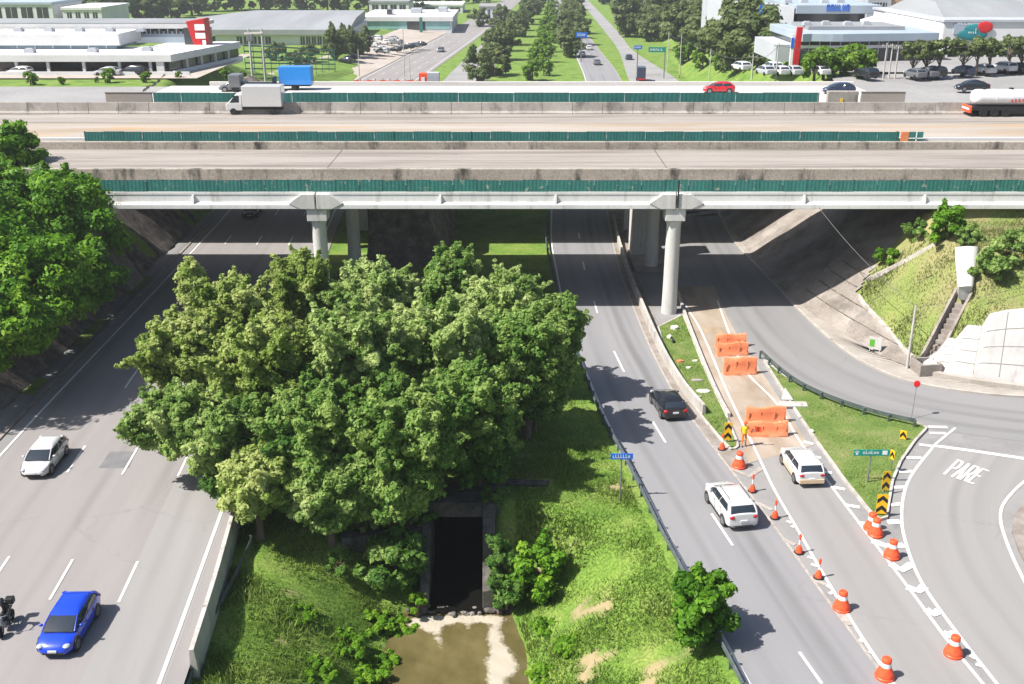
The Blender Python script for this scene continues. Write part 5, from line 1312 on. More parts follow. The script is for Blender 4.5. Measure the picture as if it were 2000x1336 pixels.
for x in (-.95, .95):
    m = MB(); m.lathe([(.02, -.1), (.35, -.1), (.38, 0), (.35, .1), (.02, .1)], 16, 0, Matrix.Translation((x, .2, .38)) @ Matrix.Rotation(rad(90), 4, 'Y')); m.build('wheel', 'tyre', rt, smooth=40)
# fuel tanker at the right
pm('tank_steel', [(.7, .71, .73), (.8, .81, .83)], scale=1, rough=.35, metal=.3)
q = g(1889, 229, 11.8); rt = thing('tanker_truck', 'polished silver tanker lorry with orange tail leaving the right edge', 'truck', (q[0], q[1]+1.25, 11.8), rad(-90))
TL = 11.5
M_ = Matrix.Translation((0, .75, 2.15)) @ Matrix.Rotation(rad(-90), 4, 'X') @ Matrix.Diagonal((1.22, .92, 1, 1))
m = MB(); m.lathe([(.02, 0), (.55, .04), (.85, .16), (.98, .4), (1, .7), (1, TL-.6), (.9, TL-.2), (.02, TL)], 28, 0, M_)
m.build('tank', 'tank_steel', rt, smooth=40)
m = MB()
for yy in (2.4, 4.3, 6.2, 8.1): m.lathe([(1.0, yy-.05), (1.02, yy-.04), (1.02, yy+.04), (1.0, yy+.05)], 28, 0, M_)
m.build('tank_bands', 'tank_steel', rt, smooth=40)
m = MB(); m.box(-1.1, 1.1, .5, TL, .75, 1.2); m.build('chassis', 'trim_black', rt)
m = MB(); m.box(-1.15, 1.15, .2, .5, .45, 1.25); m.build('tail_bumper', 'cone_orange', rt, bevel=.08)
m = MB(); m.box(-1.0, 1.0, .15, .197, .8, 1.0); m.build('tail_board', 'reflect_white', rt)
for yy in (1.9, 3.2, 4.5, 10.2):
    for x in (-1, 1):
        m = MB(); m.lathe([(.02, -.15), (.46, -.15), (.5, 0), (.46, .15), (.02, .12)], 18, 0, Matrix.Translation((x, yy, .5)) @ Matrix.Rotation(rad(90), 4, 'Y')); m.build('wheel', 'tyre', rt, smooth=40)
m = MB()
q5 = random.Random(4)
for i in range(9):          # the red wording on the flank, not readable at this distance
    y = 4.9+i*.42; m.box(1.215, 1.235, y, y+.12, 1.72, 2.08)
    m.box(1.215, 1.235, y+.12, y+.3, 1.72+(.28 if q5.random() > .5 else 0), 1.8+(.28 if q5.random() > .5 else 0))
m.build('red_lettering', 'red_sign', rt)
m = MB()
for yy in (2.0, 5.2): m.lathe([(.02, .22), (.26, .2), (.28, 0)], 12, 0, Matrix.Translation((0, yy, 3.02)))
m.build('manhole', 'trim_black', rt)
# black lorry on the far link road
q = g(1251, 158, .02); rt = thing('lorry', 'tall dark lorry seen from behind on the far link road', 'lorry', q, heading(R_right, 255))
m = MB(); m.box(-1.05, 1.05, -2.6, 1.4, .7, 3.4); m.build('cargo_box', 'paint_darkblue', rt, bevel=.08)
m = MB(); m.box(-1, 1, 1.5, 2.8, .5, 2.3); m.build('cab', 'paint_grey', rt, bevel=.15)
m = MB(); m.box(-.9, .9, -2.75, -2.6, .5, .9); m.build('bumper', 'lamp_red', rt)
for x in (-.9, .9):
    for y in (-1.8, 2.0):
        m = MB(); m.lathe([(.02, -.13), (.4, -.13), (.42, .13), (.02, .13)], 12, 0, Matrix.Translation((x, y, .42)) @ Matrix.Rotation(rad(90), 4, 'Y')); m.build('wheel', 'tyre', rt)

# ================================================================= people and motorcycle
pm('skin', [(.32, .17, .11)], rough=.6); pm('cloth_black', [(.012, .012, .014), (.03, .03, .032)], scale=8, rough=.8)
pm('hivis', [(.78, .62, .02), (.8, .5, .02)], scale=6, rough=.6); pm('cloth_orange', [(.72, .17, .03), (.78, .24, .05)], scale=8, rough=.8); pm('hair', [(.015, .011, .009)], rough=.7)
pm('helmet_dark', [(.02, .02, .022)], rough=.15)
def skin_body(name, V, E, Rr, mat, parent):
    me = bpy.data.meshes.new(name); me.from_pydata(V, E, []); o = bpy.data.objects.new(name, me); COL.objects.link(o)
    md = o.modifiers.new('Skin', 'SKIN'); md.use_smooth_shade = True
    for i, r in enumerate(Rr):
        me.skin_vertices[0].data[i].radius = (r, r) if not isinstance(r, tuple) else r
    me.skin_vertices[0].data[0].use_root = True
    sb = o.modifiers.new('Sub', 'SUBSURF'); sb.levels = 1; sb.render_levels = 1
    bpy.context.view_layer.update()
    dg = bpy.context.evaluated_depsgraph_get(); m2 = bpy.data.meshes.new_from_object(o.evaluated_get(dg))
    bpy.data.objects.remove(o); m2.name = name; m2.materials.clear()
    for m in (mat if isinstance(mat, list) else [mat]): m2.materials.append(MATS[m])
    o = bpy.data.objects.new(name, m2); COL.objects.link(o); o.parent = parent
    return o
def figure(label, loc, rz, J, mats, grp=None, helmet=None, vest=None, trousers=None):
    """J: joint dict"""
    rt = thing('person', label, 'person', loc, rz, grp)
    names = list(J); V = [J[n] for n in names]; ix = {n: i for i, n in enumerate(names)}
    Ed = [('pelvis', 'belly'), ('belly', 'chest'), ('chest', 'neck'), ('neck', 'skull'), ('skull', 'crown')]
    for s in 'LR':
        Ed += [('pelvis', 'hip'+s), ('hip'+s, 'knee'+s), ('knee'+s, 'ankle'+s), ('ankle'+s, 'toe'+s), ('chest', 'sho'+s), ('sho'+s, 'elb'+s), ('elb'+s, 'wri'+s), ('wri'+s, 'palm'+s)]
        for f in range(5): Ed += [('palm'+s, 'f%d%s' % (f, s)), ('f%d%s' % (f, s), 'g%d%s' % (f, s))]
    RR_ = dict(pelvis=(.15, .11), belly=(.14, .10), chest=(.165, .11), neck=.055, skull=(.085, .095), crown=(.075, .085))
    def rr(n):
        if n in RR_: return RR_[n]
        b = n[:-1]
        return dict(hip=.085, knee=.058, ankle=.042, toe=.04, sho=.06, elb=.043, wri=.03, palm=.035).get(b, .011 if b[0] == 'f' else .008)
    o = skin_body('body', V, [(ix[a], ix[b]) for a, b in Ed], [rr(n) for n in names], mats, rt)
    me = o.data; pelv, neck = J['pelvis'][2], J['neck'][2]
    W = [Vector(J['wriL']), Vector(J['wriR'])]
    for p in me.polygons:
        c = p.center; k = 0
        if c.z > neck+.02 or min((c-w).length for w in W) < .11: k = 2
        elif c.z < pelv+.03 and trousers is not None: k = 1
        if min((c-Vector(J['toe'+s])).length for s in 'LR') < .13: k = 3
        p.material_index = min(k, len(mats)-1)
    return rt, o
def std_joints(arms=None, legs=None):
    J = dict(pelvis=(0, 0, .95), belly=(0, 0, 1.12), chest=(0, .01, 1.36), neck=(0, 0, 1.50), skull=(0, .02, 1.62), crown=(0, .01, 1.72))
    for s, x in (('L', -1), ('R', 1)):
        J.update({'hip'+s: (x*.1, 0, .9), 'knee'+s: (x*.11, .03, .5), 'ankle'+s: (x*.12, -.02, .09), 'toe'+s: (x*.13, .14, .04), 'sho'+s: (x*.19, 0, 1.42), 'elb'+s: (x*.25, -.02, 1.14), 'wri'+s: (x*.26, .1, .92), 'palm'+s: (x*.26, .13, .85)})
    if arms: J.update(arms)
    if legs: J.update(legs)
    for s, x in (('L', -1), ('R', 1)):
        p = Vector(J['palm'+s]); w = Vector(J['wri'+s]); d = (p-w).normalized(); sd = d.cross(Vector((x, 0, 0))).normalized() if abs(d.x) < .9 else Vector((0, 1, 0))
        for f in range(4):
            k = (f-1.5)*.021; J['f%d%s' % (f, s)] = tuple(p+sd*k+d*(.055+.006*(1 if f in (1, 2) else -1))); J['g%d%s' % (f, s)] = tuple(p+sd*k+d*.08+Vector((-x*.025, 0, 0)))
        J['f4'+s] = tuple(p-sd*.045-d*.01); J['g4'+s] = tuple(p-sd*.06+d*.03)
    return J
# flag worker
q = g(1452, 872)
Jw = std_joints({'elbL': (-.30, .06, 1.2), 'wriL': (-.52, .1, 1.12), 'palmL': (-.6, .12, 1.12), 'elbR': (.26, .02, 1.14), 'wriR': (.2, .16, 1.0), 'palmR': (.16, .22, .98)}, {'ankleL': (-.14, -.06, .09), 'toeL': (-.16, .1, .04), 'ankleR': (.13, .05, .09), 'toeR': (.15, .2, .04)})
rt, ob = figure('road worker in orange trousers and yellow vest standing before the barriers', (q[0], q[1], .012), rad(185), Jw, ['cloth_orange', 'cloth_orange', 'skin', 'rubber'], trousers=True)
m = MB(); m.loft([[(math.cos(a)*w_, math.sin(a)*d_+.005, z) for a in np.linspace(0, 6.283, 16, endpoint=False)] for z, w_, d_ in ((.98, .185, .145), (1.12, .175, .135), (1.3, .205, .15), (1.42, .2, .14), (1.47, .12, .09))], 0, True, False); m.build('vest', 'hivis', rt, smooth=60)
m = MB(); m.lathe([(.135, 1.665), (.115, 1.67), (.112, 1.72), (.09, 1.77), (.04, 1.795), (0.01, 1.8)], 16, 0, Matrix.Translation((0, .015, 0))); m.build('hard_hat', 'cone_orange', rt, smooth=50)
m = MB(); m.ell((-.028, .108, 1.635), (.012, .008, .008), 6); m.ell((.028, .108, 1.635), (.012, .008, .008), 6); m.build('eyes', 'hair', rt)
m = MB(); m.ell((0, .118, 1.61), (.013, .016, .02), 6); m.ell((0, .108, 1.575), (.025, .006, .007), 6); m.ell((-.09, .02, 1.62), (.012, .02, .03), 6); m.ell((.09, .02, 1.62), (.012, .02, .03), 6); m.build('face', 'skin', rt)
fl = thing('warning_flag', 'small orange warning flag held out by the road worker', 'flag', (q[0]+.62, q[1]-.12, 1.1), rad(185))
m = MB(); m.tube([(0, .0, -.2), (0, 0, .45)], .012, 6); m.build('stick', 'trunk', fl)
m = MB(); m.loft([[(-.0-.09*i, .03*math.sin(i*1.3), .42-.02*i) for i in range(6)], [(-.0-.09*i, .03*math.sin(i*1.3+.4), .05-.02*i) for i in range(6)]], 0, False, False); m.build('cloth', 'cone_orange', fl, smooth=60)
# motorcyclist at the left edge
q = g(14, 1228); hz = heading(L_right, q[1], True)
mc = thing('motorcycle', 'dark motorcycle cut by the left edge of the picture', 'motorcycle', (q[0], q[1], .0), hz)
for y in (-.68, .68):
    m = MB(); M_ = Matrix.Translation((0, y, .31)) @ Matrix.Rotation(rad(90), 4, 'Y')
    m.lathe([(.22, -.045), (.29, -.05), (.31, 0), (.29, .05), (.22, .045), (.21, 0), (.22, -.045)], 20, 0, M_); w_ = m.build('wheel', 'tyre', mc, smooth=50)
    m = MB()
    for a in range(6): m.bar((0, y, .31), (0, y+.22*math.cos(a*1.047), .31+.22*math.sin(a*1.047)), .03, .03)
    m.build('rim', 'rim', w_)
m = MB(); m.ell((0, .2, .82), (.16, .3, .14), 12); m.build('fuel_tank', 'paint_black', mc, smooth=60)
m = MB(); m.loft([[(-.13, -.75, .86), (.13, -.75, .86), (.1, -.75, .78), (-.1, -.75, .78)], [(-.15, -.35, .80), (.15, -.35, .80), (.12, -.35, .72), (-.12, -.35, .72)], [(-.1, .0, .8), (.1, .0, .8), (.08, .0, .7), (-.08, .0, .7)]]); m.build('seat', 'trim_black', mc, bevel=.03)
m = MB(); m.box(-.14, .14, -.25, .3, .25, .62); m.tube([(.15, .2, .3), (.18, -.2, .25), (.18, -.8, .4)], .045, 8); m.build('engine', 'steel_galv', mc, bevel=.04)
m = MB()
for s in (-1, 1): m.tube([(s*.09, .68, .31), (s*.09, .48, .95)], .025, 6); m.tube([(s*.08, -.68, .31), (s*.1, -.1, .4)], .025, 6)
m.tube([(-.36, .36, 1.03), (-.1, .47, 1.0), (.1, .47, 1.0), (.36, .36, 1.03)], .018, 6); m.build('frame_and_bars', 'steel_galv', mc)
m = MB(); m.ell((0, .6, .88), (.1, .08, .1), 10); m.build('headlight', 'lamp_clear', mc, smooth=60)
m = MB()
for s in (-1, 1): m.ell((s*.38, .4, 1.15), (.06, .02, .04), 8); m.tube([(s*.34, .37, 1.03), (s*.38, .4, 1.13)], .008, 5)
m.build('mirrors', 'trim_black', mc)
m = MB(); m.box(-.2, .2, -1.0, -.65, .9, 1.22); m.build('top_box', 'trim_black', mc, bevel=.05)
Jm = dict(pelvis=(0, -.25, .9), belly=(0, -.2, 1.07), chest=(0, -.08, 1.3), neck=(0, -.02, 1.44), skull=(0, .02, 1.56), crown=(0, .02, 1.65))
for s, x in (('L', -1), ('R', 1)):
    Jm.update({'hip'+s: (x*.1, -.2, .86), 'knee'+s: (x*.22, .22, .72), 'ankle'+s: (x*.2, -.02, .36), 'toe'+s: (x*.2, .14, .30), 'sho'+s: (x*.19, -.08, 1.36), 'elb'+s: (x*.32, .12, 1.16), 'wri'+s: (x*.33, .32, 1.06), 'palm'+s: (x*.32, .37, 1.06)})
    p = Vector(Jm['palm'+s])
    for f in range(4): Jm['f%d%s' % (f, s)] = tuple(p+Vector((x*(f-1.5)*.021, .045, .0))); Jm['g%d%s' % (f, s)] = tuple(p+Vector((x*(f-1.5)*.021, .05, -.04)))
    Jm['f4'+s] = tuple(p+Vector((-x*.045, 0, -.01))); Jm['g4'+s] = tuple(p+Vector((-x*.05, .03, -.03)))
rt, ob = figure('black clad motorcyclist riding at the left edge of the motorway', (q[0], q[1], .0), hz, Jm, ['cloth_black', 'cloth_black', 'cloth_black', 'rubber'], trousers=True)
m = MB(); m.ell((0, .03, 1.6), (.135, .16, .15), 16); m.build('helmet', 'helmet_dark', rt, smooth=60)
m = MB(); m.ell((0, .1, 1.61), (.115, .1, .06), 12); m.build('visor', 'car_glass', rt, smooth=60)
# ================================================================= vegetation
def leaves(centers, radii, counts, size, seed, squash=.8, up=.35, tints=None, tjit=.16, aspect=.55, droop=0.0):
    r = np.random.default_rng(seed); C_ = np.repeat(np.asarray(centers, float), counts, 0); Rr_ = np.repeat(np.asarray(radii, float), counts)
    n = len(C_)
    d = r.normal(size=(n, 3)); d[:, 2] += .25; d /= np.linalg.norm(d, axis=1)[:, None]
    rho = (r.random(n)**.3)*1.05
    lump = 1+.28*np.sin(d[:, 0]*5+C_[:, 0]*3)*np.sin(d[:, 1]*5+C_[:, 1]*2)+.2*np.sin(d[:, 2]*7+C_[:, 2])
    P = C_+d*(Rr_*rho*lump)[:, None]*np.array([1, 1, squash])
    nn = d*1.15+r.normal(size=(n, 3))*.45+np.array([0, 0, up]); nn /= np.linalg.norm(nn, axis=1)[:, None]
    t = np.cross(nn, r.normal(size=(n, 3))); t /= np.linalg.norm(t, axis=1)[:, None]; b = np.cross(nn, t)
    s = size*(.6+.8*r.random(n))
    t = t*s[:, None]; b = b*(s*aspect)[:, None]
    t[:, 2] -= droop*s
    V = np.stack([P-t, P+b-.1*t, P+t, P-b-.1*t], 1).reshape(-1, 3)
    tv = np.repeat(np.asarray(tints if tints is not None else np.full(len(centers), .5)), counts)+r.normal(0, tjit, n)
    return V, np.repeat(np.clip(tv, 0, 1), 4)
def crown_mesh(name, parent, mat, rx, ry, rz, zc, nclump, per, size, seed, clump=(.18, .34), spires=3, base_tint=.5, hollow=.45, kind='round'):
    r = np.random.default_rng(seed); cs, rs, ti = [], [], []
    m = min(rx, ry, rz)
    for i in range(nclump):
        d = r.normal(size=3); d[2] = d[2]*.9+.25; d /= np.linalg.norm(d)
        q = hollow+(1-hollow)*r.random()**.6; q *= .72+.35*r.random() if i % 4 else 1.05
        cs.append((d[0]*rx*q, d[1]*ry*q, zc+d[2]*rz*q)); rs.append(m*r.uniform(*clump)); ti.append(base_tint+r.normal(0, .16))
    for i in range(spires):
        a = r.uniform(0, 6.28); q = r.uniform(.1, .65); h = r.uniform(.75, 1.1)
        bx, by = math.cos(a)*rx*q, math.sin(a)*ry*q; t0 = base_tint+r.normal(0, .15)
        for k in range(4): cs.append((bx+r.normal(0, .1), by+r.normal(0, .1), zc+rz*(h-.25+.13*k))); rs.append(m*(.20-.042*k)); ti.append(t0)
    cnt = np.maximum(20, (per*(np.array(rs)/(m*.26))**1.6)).astype(int)
    V, tt = leaves(cs, rs, cnt, size, seed+1, tints=ti)
    n = len(V)//4
    return np_mesh(name, V, np.arange(n*4).reshape(n, 4), mat, tt, parent), cs
def bough_crown(parent, mat, rx, ry, rz, zc, nb, size, seed, tint=.5, dens=1.0):
    """separate leafy boughs that taper upwards and outwards, with gaps between them"""
    r = np.random.default_rng(seed); cs, rs, ti, axes = [], [], [], []
    for i in range(nb):
        g_ = (i+.5)/nb; ph = 2.39996*i+r.normal(0, .25); h = 1-1.6*g_          # golden spiral, top to below the middle
        s_ = math.sqrt(max(0, 1-h*h)); d = np.array([math.cos(ph)*s_, math.sin(ph)*s_, h])
        reach = (r.uniform(.78, 1.08) if i % 5 else r.uniform(1.08, 1.32)) if h < .8 else r.uniform(.8, .95)
        base = d*np.array([rx, ry, rz])*.30+np.array([0, 0, zc]); tip = d*np.array([rx, ry, rz])*reach+np.array([0, 0, zc+r.uniform(.1, .7)])
        if h < 0: tip[2] -= .35
        L_ = np.linalg.norm(tip-base); t0 = tint+r.normal(0, .17); n = 9; w0 = r.uniform(.62, .95)
        for k in range(n):
            t = k/(n-1); w = w0*(1-.72*t**1.3)*(.75+.25*math.sin(3.1*t+.5))
            for _ in range(3 if t < .7 else 2):
                p = base+(tip-base)*(.25+.75*t)+r.normal(0, .42, 3)*w; cs.append(p); rs.append(w*r.uniform(.42, .68)); ti.append(t0+.18*(t-.5)+r.normal(0, .07))
        axes.append((base, tip))
    rs = np.array(rs); cnt = np.maximum(16, (dens*150*(rs/.42)**1.7)).astype(int)
    V, tt = leaves(cs, rs, cnt, size, seed+1, squash=.85, tints=ti, tjit=.13, up=.45)
    n = len(V)//4
    return np_mesh('crown', V, np.arange(n*4).reshape(n, 4), mat, tt, parent), axes
def trunk_mesh(parent, zc, r0, limbs, lean=(0, 0), name='trunk'):
    m = MB(); top = (lean[0]*.5, lean[1]*.5, zc*.9)
    m.tube([(0, 0, -.4), (lean[0]*.1, lean[1]*.1, zc*.3), (lean[0]*.3, lean[1]*.3, zc*.6), top], [r0*1.25, r0, r0*.75, r0*.5], 9)
    for c in limbs:
        s = Vector((lean[0]*.25, lean[1]*.25, zc*R.uniform(.35, .75))); e = Vector(c); mid = s.lerp(e, .5)+Vector((0, 0, -.25))
        m.tube([s, mid, e], [r0*.42, r0*.28, r0*.1], 6)
    return m.build(name, 'trunk', parent, smooth=60)
def tree(label, loc, rx, ry, rz, zc, nclump, per, size, mat, seed, spires=3, cat='tree', name='tree', grp=None, r0=.22, tint=.5, clump=(.18, .34), lean=(0, 0), hollow=.45):
    rt = thing(name, label, cat, loc, 0, grp)
    o, cs = crown_mesh('crown', rt, mat, rx, ry, rz, zc, nclump, per, size, seed, clump, spires, tint, hollow)
    if lean != (0, 0): o.location = (lean[0], lean[1], 0)
    trunk_mesh(rt, zc, r0, [(c[0]+lean[0], c[1]+lean[1], c[2]) for c in cs[:7]], lean)
    return rt
# the large clump of trees in the median: (crown centre px, py, height, radius across, radius up, leaf, tint, label)
main = [  # leaf and tint mix species with the clump's sunlit and shaded sides
 (590, 570, 6.3, 2.7, 3.6, 'leaf_yellow', .42, 'tall bright spired tree in front of the left bridge column', 3),
 (735, 585, 6.5, 3.8, 3.2, 'leaf_main', .62, 'broad light green tree at the back of the clump under the girder', 3),
 (882, 560, 6.0, 2.2, 3.4, 'leaf_dark', .62, 'narrow dark spired tree rising at the back of the clump', 4),
 (985, 610, 6.2, 3.7, 3.3, 'leaf_main', .66, 'rounded tree at the back right of the clump', 3),
 (450, 620, 6.5, 3.6, 3.2, 'leaf_yellow', .5, 'pale yellowish tree at the back left of the clump', 2),
 (375, 565, 5.6, .75, 2.6, 'leaf_yellow', .7, 'thin pale sapling standing out against the shaded motorway', 2),
 (355, 690, 5.5, 3.2, 2.8, 'leaf_yellow', .42, 'outermost tree leaning over the motorway at the left', 1),
 (520, 720, 7.0, 3.8, 3.6, 'leaf_yellow', .45, 'large yellow green tree in the left middle of the clump', 3),
 (690, 690, 7.5, 4.2, 3.9, 'leaf_main', .62, 'tallest crown in the centre of the clump', 3),
 (860, 680, 7.0, 4.0, 3.6, 'leaf_main', .60, 'wide light crown right of the clump centre', 3),
 (1030, 690, 6.0, 3.6, 3.4, 'leaf_dark', .55, 'dark green tree over the edge of the right carriageway', 3),
 (1085, 650, 5.0, 2.2, 3.0, 'leaf_dark', .6, 'slender dark tree at the right tip of the clump', 2),
 (345, 815, 4.2, 3.0, 2.0, 'leaf_main', .5, 'low spreading bough tree over the inner lane of the motorway', 0),
 (455, 850, 4.0, 3.2, 2.7, 'leaf_main', .5, 'green tree at the front left of the clump', 1),
 (620, 840, 5.0, 3.7, 3.3, 'leaf_dark', .60, 'dark glossy tree at the front centre of the clump', 1),
 (790, 850, 5.0, 3.7, 3.3, 'leaf_dark', .60, 'dark tree at the front centre right, above the culvert', 1),
 (920, 800, 5.0, 3.3, 3.2, 'leaf_dark', .58, 'dark tree at the front right, shading the grass', 1),
 (500, 950, 2.6, 2.0, 2.1, 'leaf_yellow', .62, 'bright low tree beside the end of the concrete barrier', 0),
 (640, 950, 2.4, 2.6, 2.1, 'leaf_main', .45, 'low leafy tree above the stone wing wall', 0),
 (770, 960, 2.0, 2.2, 1.7, 'leaf_dark', .62, 'low dark tree hanging over the culvert mouth', 0),
]
for i, (px, py, zc, rx, rz, mt, ti, lab, sp) in enumerate(main):
    q = g(px, py, zc); bz = Z1(q[0], q[1]); lean = (0, 0)
    bx, by = q[0], q[1]
    ledge = np.interp(by, L_right[:, 1], L_right[:, 0])+1.0
    if bx < ledge: lean = (bx-ledge, 0); bx = ledge
    bz = Z1(bx, by)
    rt = thing('tree', lab, 'tree', (bx, by, bz), 0, 'trees in the median')
    big = rx > 2.4
    o, ax = bough_crown(rt, mt, rx*1.0, rx*.98, rz*(1.15 if big else 1), zc-bz-(.4 if big else 0), int(13+rx*9.5), .135, 100+i, min(.78, ti+.1))
    o.location = (lean[0], lean[1], 0)
    trunk_mesh(rt, max(zc-bz, 1.2), .16+.03*rx, [tuple(b_*.6+a_*.4+np.array([lean[0], lean[1], 0])) for a_, b_ in ax[:12]], lean)
for lab, px, py, zc, rx, rz, sd in (('low dark understorey tree at the right edge of the clump above the guard rail', 1045, 770, 2.6, 2.3, 2.4, 161), ('dark understorey tree behind the culvert at the lower right of the clump', 935, 885, 2.2, 2.4, 2.2, 162), ('understorey tree in the shade at the lower middle of the clump', 700, 925, 2.6, 2.6, 2.2, 163), ('understorey tree at the lower left of the clump by the inner lane', 440, 915, 2.4, 1.6, 2.0, 164)):
    q = g(px, py, zc); bx = max(q[0], np.interp(q[1], L_right[:, 1], L_right[:, 0])+.9); bz = Z1(bx, q[1]); rt = thing('tree', lab, 'tree', (bx, q[1], bz), 0, 'trees in the median')
    o, ax = bough_crown(rt, 'leaf_dark', rx, rx, rz, zc-bz, int(13+rx*9.5), .13, sd, .45); trunk_mesh(rt, zc-bz, .14, [tuple(b_*.6+a_*.4) for a_, b_ in ax[:8]])
# trees on the bank at the left
leftt = [(15, 365, 9.6, 3.8, 2.9, .5, 'dark bushy tree at the upper left corner of the bank'), (130, 440, 9.0, 4.6, 4.2, .55, 'vivid green rounded tree touching the end of the bridge'), (60, 560, 7.0, 4.2, 4.0, .55, 'vivid green tree below the rounded one on the left bank'),
         (-10, 470, 9, 4.0, 4.0, .45, 'deep green tree cut by the left edge of the picture'), (60, 400, 9.8, 3.4, 3.0, .45, 'dense green tree filling the gap before the bridge end'), (-30, 400, 10, 3.8, 3.4, .45, 'tall dark tree against the deck at the left edge'), (165, 545, 6.0, 2.6, 2.6, .42, 'darker low tree between the rounded tree and the rock cutting'), (10, 650, 5.5, 3.2, 3.0, .62, 'lowest bright green tree on the left bank')]
for i, (px, py, zc, rx, rz, ti, lab) in enumerate(leftt):
    q = g(px, py, zc); bx = min(q[0], -37.4); bz = Z1(bx, q[1]); lean = (q[0]-bx, 0) if q[0] != bx else (0, 0)
    tree(lab, (bx, q[1], bz), rx, rx, rz, max(zc-bz, 1.6), 58, 300, .20, 'leaf_vivid', 300+i, 2, grp='trees on the left bank', r0=.25, tint=ti, lean=lean)
for i, (x, y, h) in enumerate([(-45, 64, 6), (-46, 71, 6.5)]):
    tree('tree on the left bank beyond the picture edge', (x, y, Z1(x, y)), 4.2, 4.2, 4, h, 40, 200, .24, 'leaf_vivid', 340+i, 1, grp='bank trees just out of the picture', r0=.25)
# single small trees by the stream and the road
def small(label, px, py, rx, rz, zc, mt, seed, tint=.5, name='small_tree', cat='tree', nc=34, per=240, sz=.15, sp=2, base=None):
    q = hit(px, py) if base is None else base
    return tree(label, q, rx, rx, rz, zc, nc, per, sz, mt, seed, sp, cat, name, None, .1, tint)
small('round small tree beside the guard rail in the foreground', 1372, 1262, 1.62, 1.75, 2.1, 'leaf_vivid', 401, .33, nc=46, per=300)
small('bright bushy tree on the right bank of the pool', 1050, 1165, 1.45, 1.9, 1.75, 'leaf_vivid', 402, .5, nc=40)
small('leafy shrub spilling over the left wall of the stream', 785, 1130, 1.9, 1.7, 1.4, 'leaf_dark', 403, .35, 'shrub', 'shrub', 48, 260, base=(-6.6, 51.0, -3.1))
small('low lit shrub at the foot of the left channel wall', 815, 1175, .7, .5, .5, 'leaf_vivid', 404, .62, 'shrub', 'shrub', 14, 160, .12, 0, base=(-5.3, 49.4, -3.9))
small('dark creeper on the right wall of the stream', 975, 1100, .8, 1.5, 1.4, 'leaf_dark', 405, .3, 'shrub', 'shrub', 26, 260, .12, 0, base=(-.75, 51.0, -2.7))
small('dark tangle of plants between the right channel wall and the bright bushy tree', 975, 1150, 1.0, 1.0, .8, 'leaf_dark', 408, .32, 'shrub', 'shrub', 26, 220, .12, 1, base=(-.3, 50.0, -3.9))
small('ferny overgrowth on the headwall right of the culvert mouth', 960, 990, .9, .5, .4, 'leaf_dark', 409, .35, 'shrub', 'shrub', 20, 200, .12, 0, base=(-1.0, 54.7, 0))
small('leafy overgrowth left of the culvert mouth', 830, 990, 1.2, .8, .5, 'leaf_dark', 410, .35, 'shrub', 'shrub', 24, 220, .12, 0, base=(-5.6, 53.6, -.7))
small('grey leaved shrub on top of the stone wing wall', 700, 1040, 1.0, .7, .5, 'leaf_main', 406, .6, 'shrub', 'shrub', 16, 180, .13, 1, base=(-8.6, 53.2, -.9))
small('trailing weeds under the stone wing wall', 660, 1110, 1.0, .6, .4, 'leaf_dark', 407, .5, 'shrub', 'shrub', 16, 160, .12, 0)
for i, (px, py, rx, rz, lab) in enumerate([(770, 1225, .9, .6, 'tall weeds at the upper left rim of the pool'), (715, 1215, 1.1, .6, 'lush weeds on the left bank above the pool'), (735, 1290, .9, .55, 'lush weeds at the left waterline'), (660, 1255, 1.2, .6, 'dense low weeds in the grass left of the pool'),
        (700, 1325, 1.1, .6, 'weeds at the bottom edge left of the pool'), (610, 1310, 1.0, .5, 'low weed patch near the bottom edge'), (1075, 1225, .8, .6, 'weeds below the bright bushy tree'), (1120, 1260, .9, .5, 'low weeds on the right bank slope'), (1065, 1315, .7, .5, 'weeds at the right waterline by the bottom edge'), (570, 1200, 1.0, .35, 'low weed patch in the middle of the left grass')]):
    q = hit(px, py); tree(lab, (q[0], q[1], q[2]-.15), rx*1.4, rx*1.2, rz*.55, .08, 52, 150, .085, 'leaf_vivid', 420+i, 0, 'weeds', 'weed_clump', 'weeds round the pool', .02, .62, (.35, .6))
# shrubs on the right bank
for i, (px, py, rx, rz, mt, lab) in enumerate([(1850, 472, 1.6, 1.9, 'leaf_vivid', 'bright leafy shrub at the top of the grass triangle on the right bank'), (1930, 540, 1.5, 1.2, 'leaf_main', 'dark green shrub beside the white chute'), (1975, 505, 1.6, 1.4, 'leaf_main', 'yellowish shrub on the bank at the right edge'),
        (1735, 510, 1.2, .8, 'leaf_vivid', 'low shrub in the shadow edge under the girder'), (1790, 465, 1.3, .9, 'leaf_dark', 'dark low shrub in the shade under the bridge'), (1890, 470, 1.0, .8, 'leaf_main', 'small shrub right of the leafy one on the bank')]):
    q = hit(px, py); tree(lab, (q[0], q[1], q[2]-.1), rx, rx, rz, rz*.7, 24, 220, .14, mt, 450+i, 1, 'shrub', 'shrub', 'shrubs on the right bank', .06, .5)

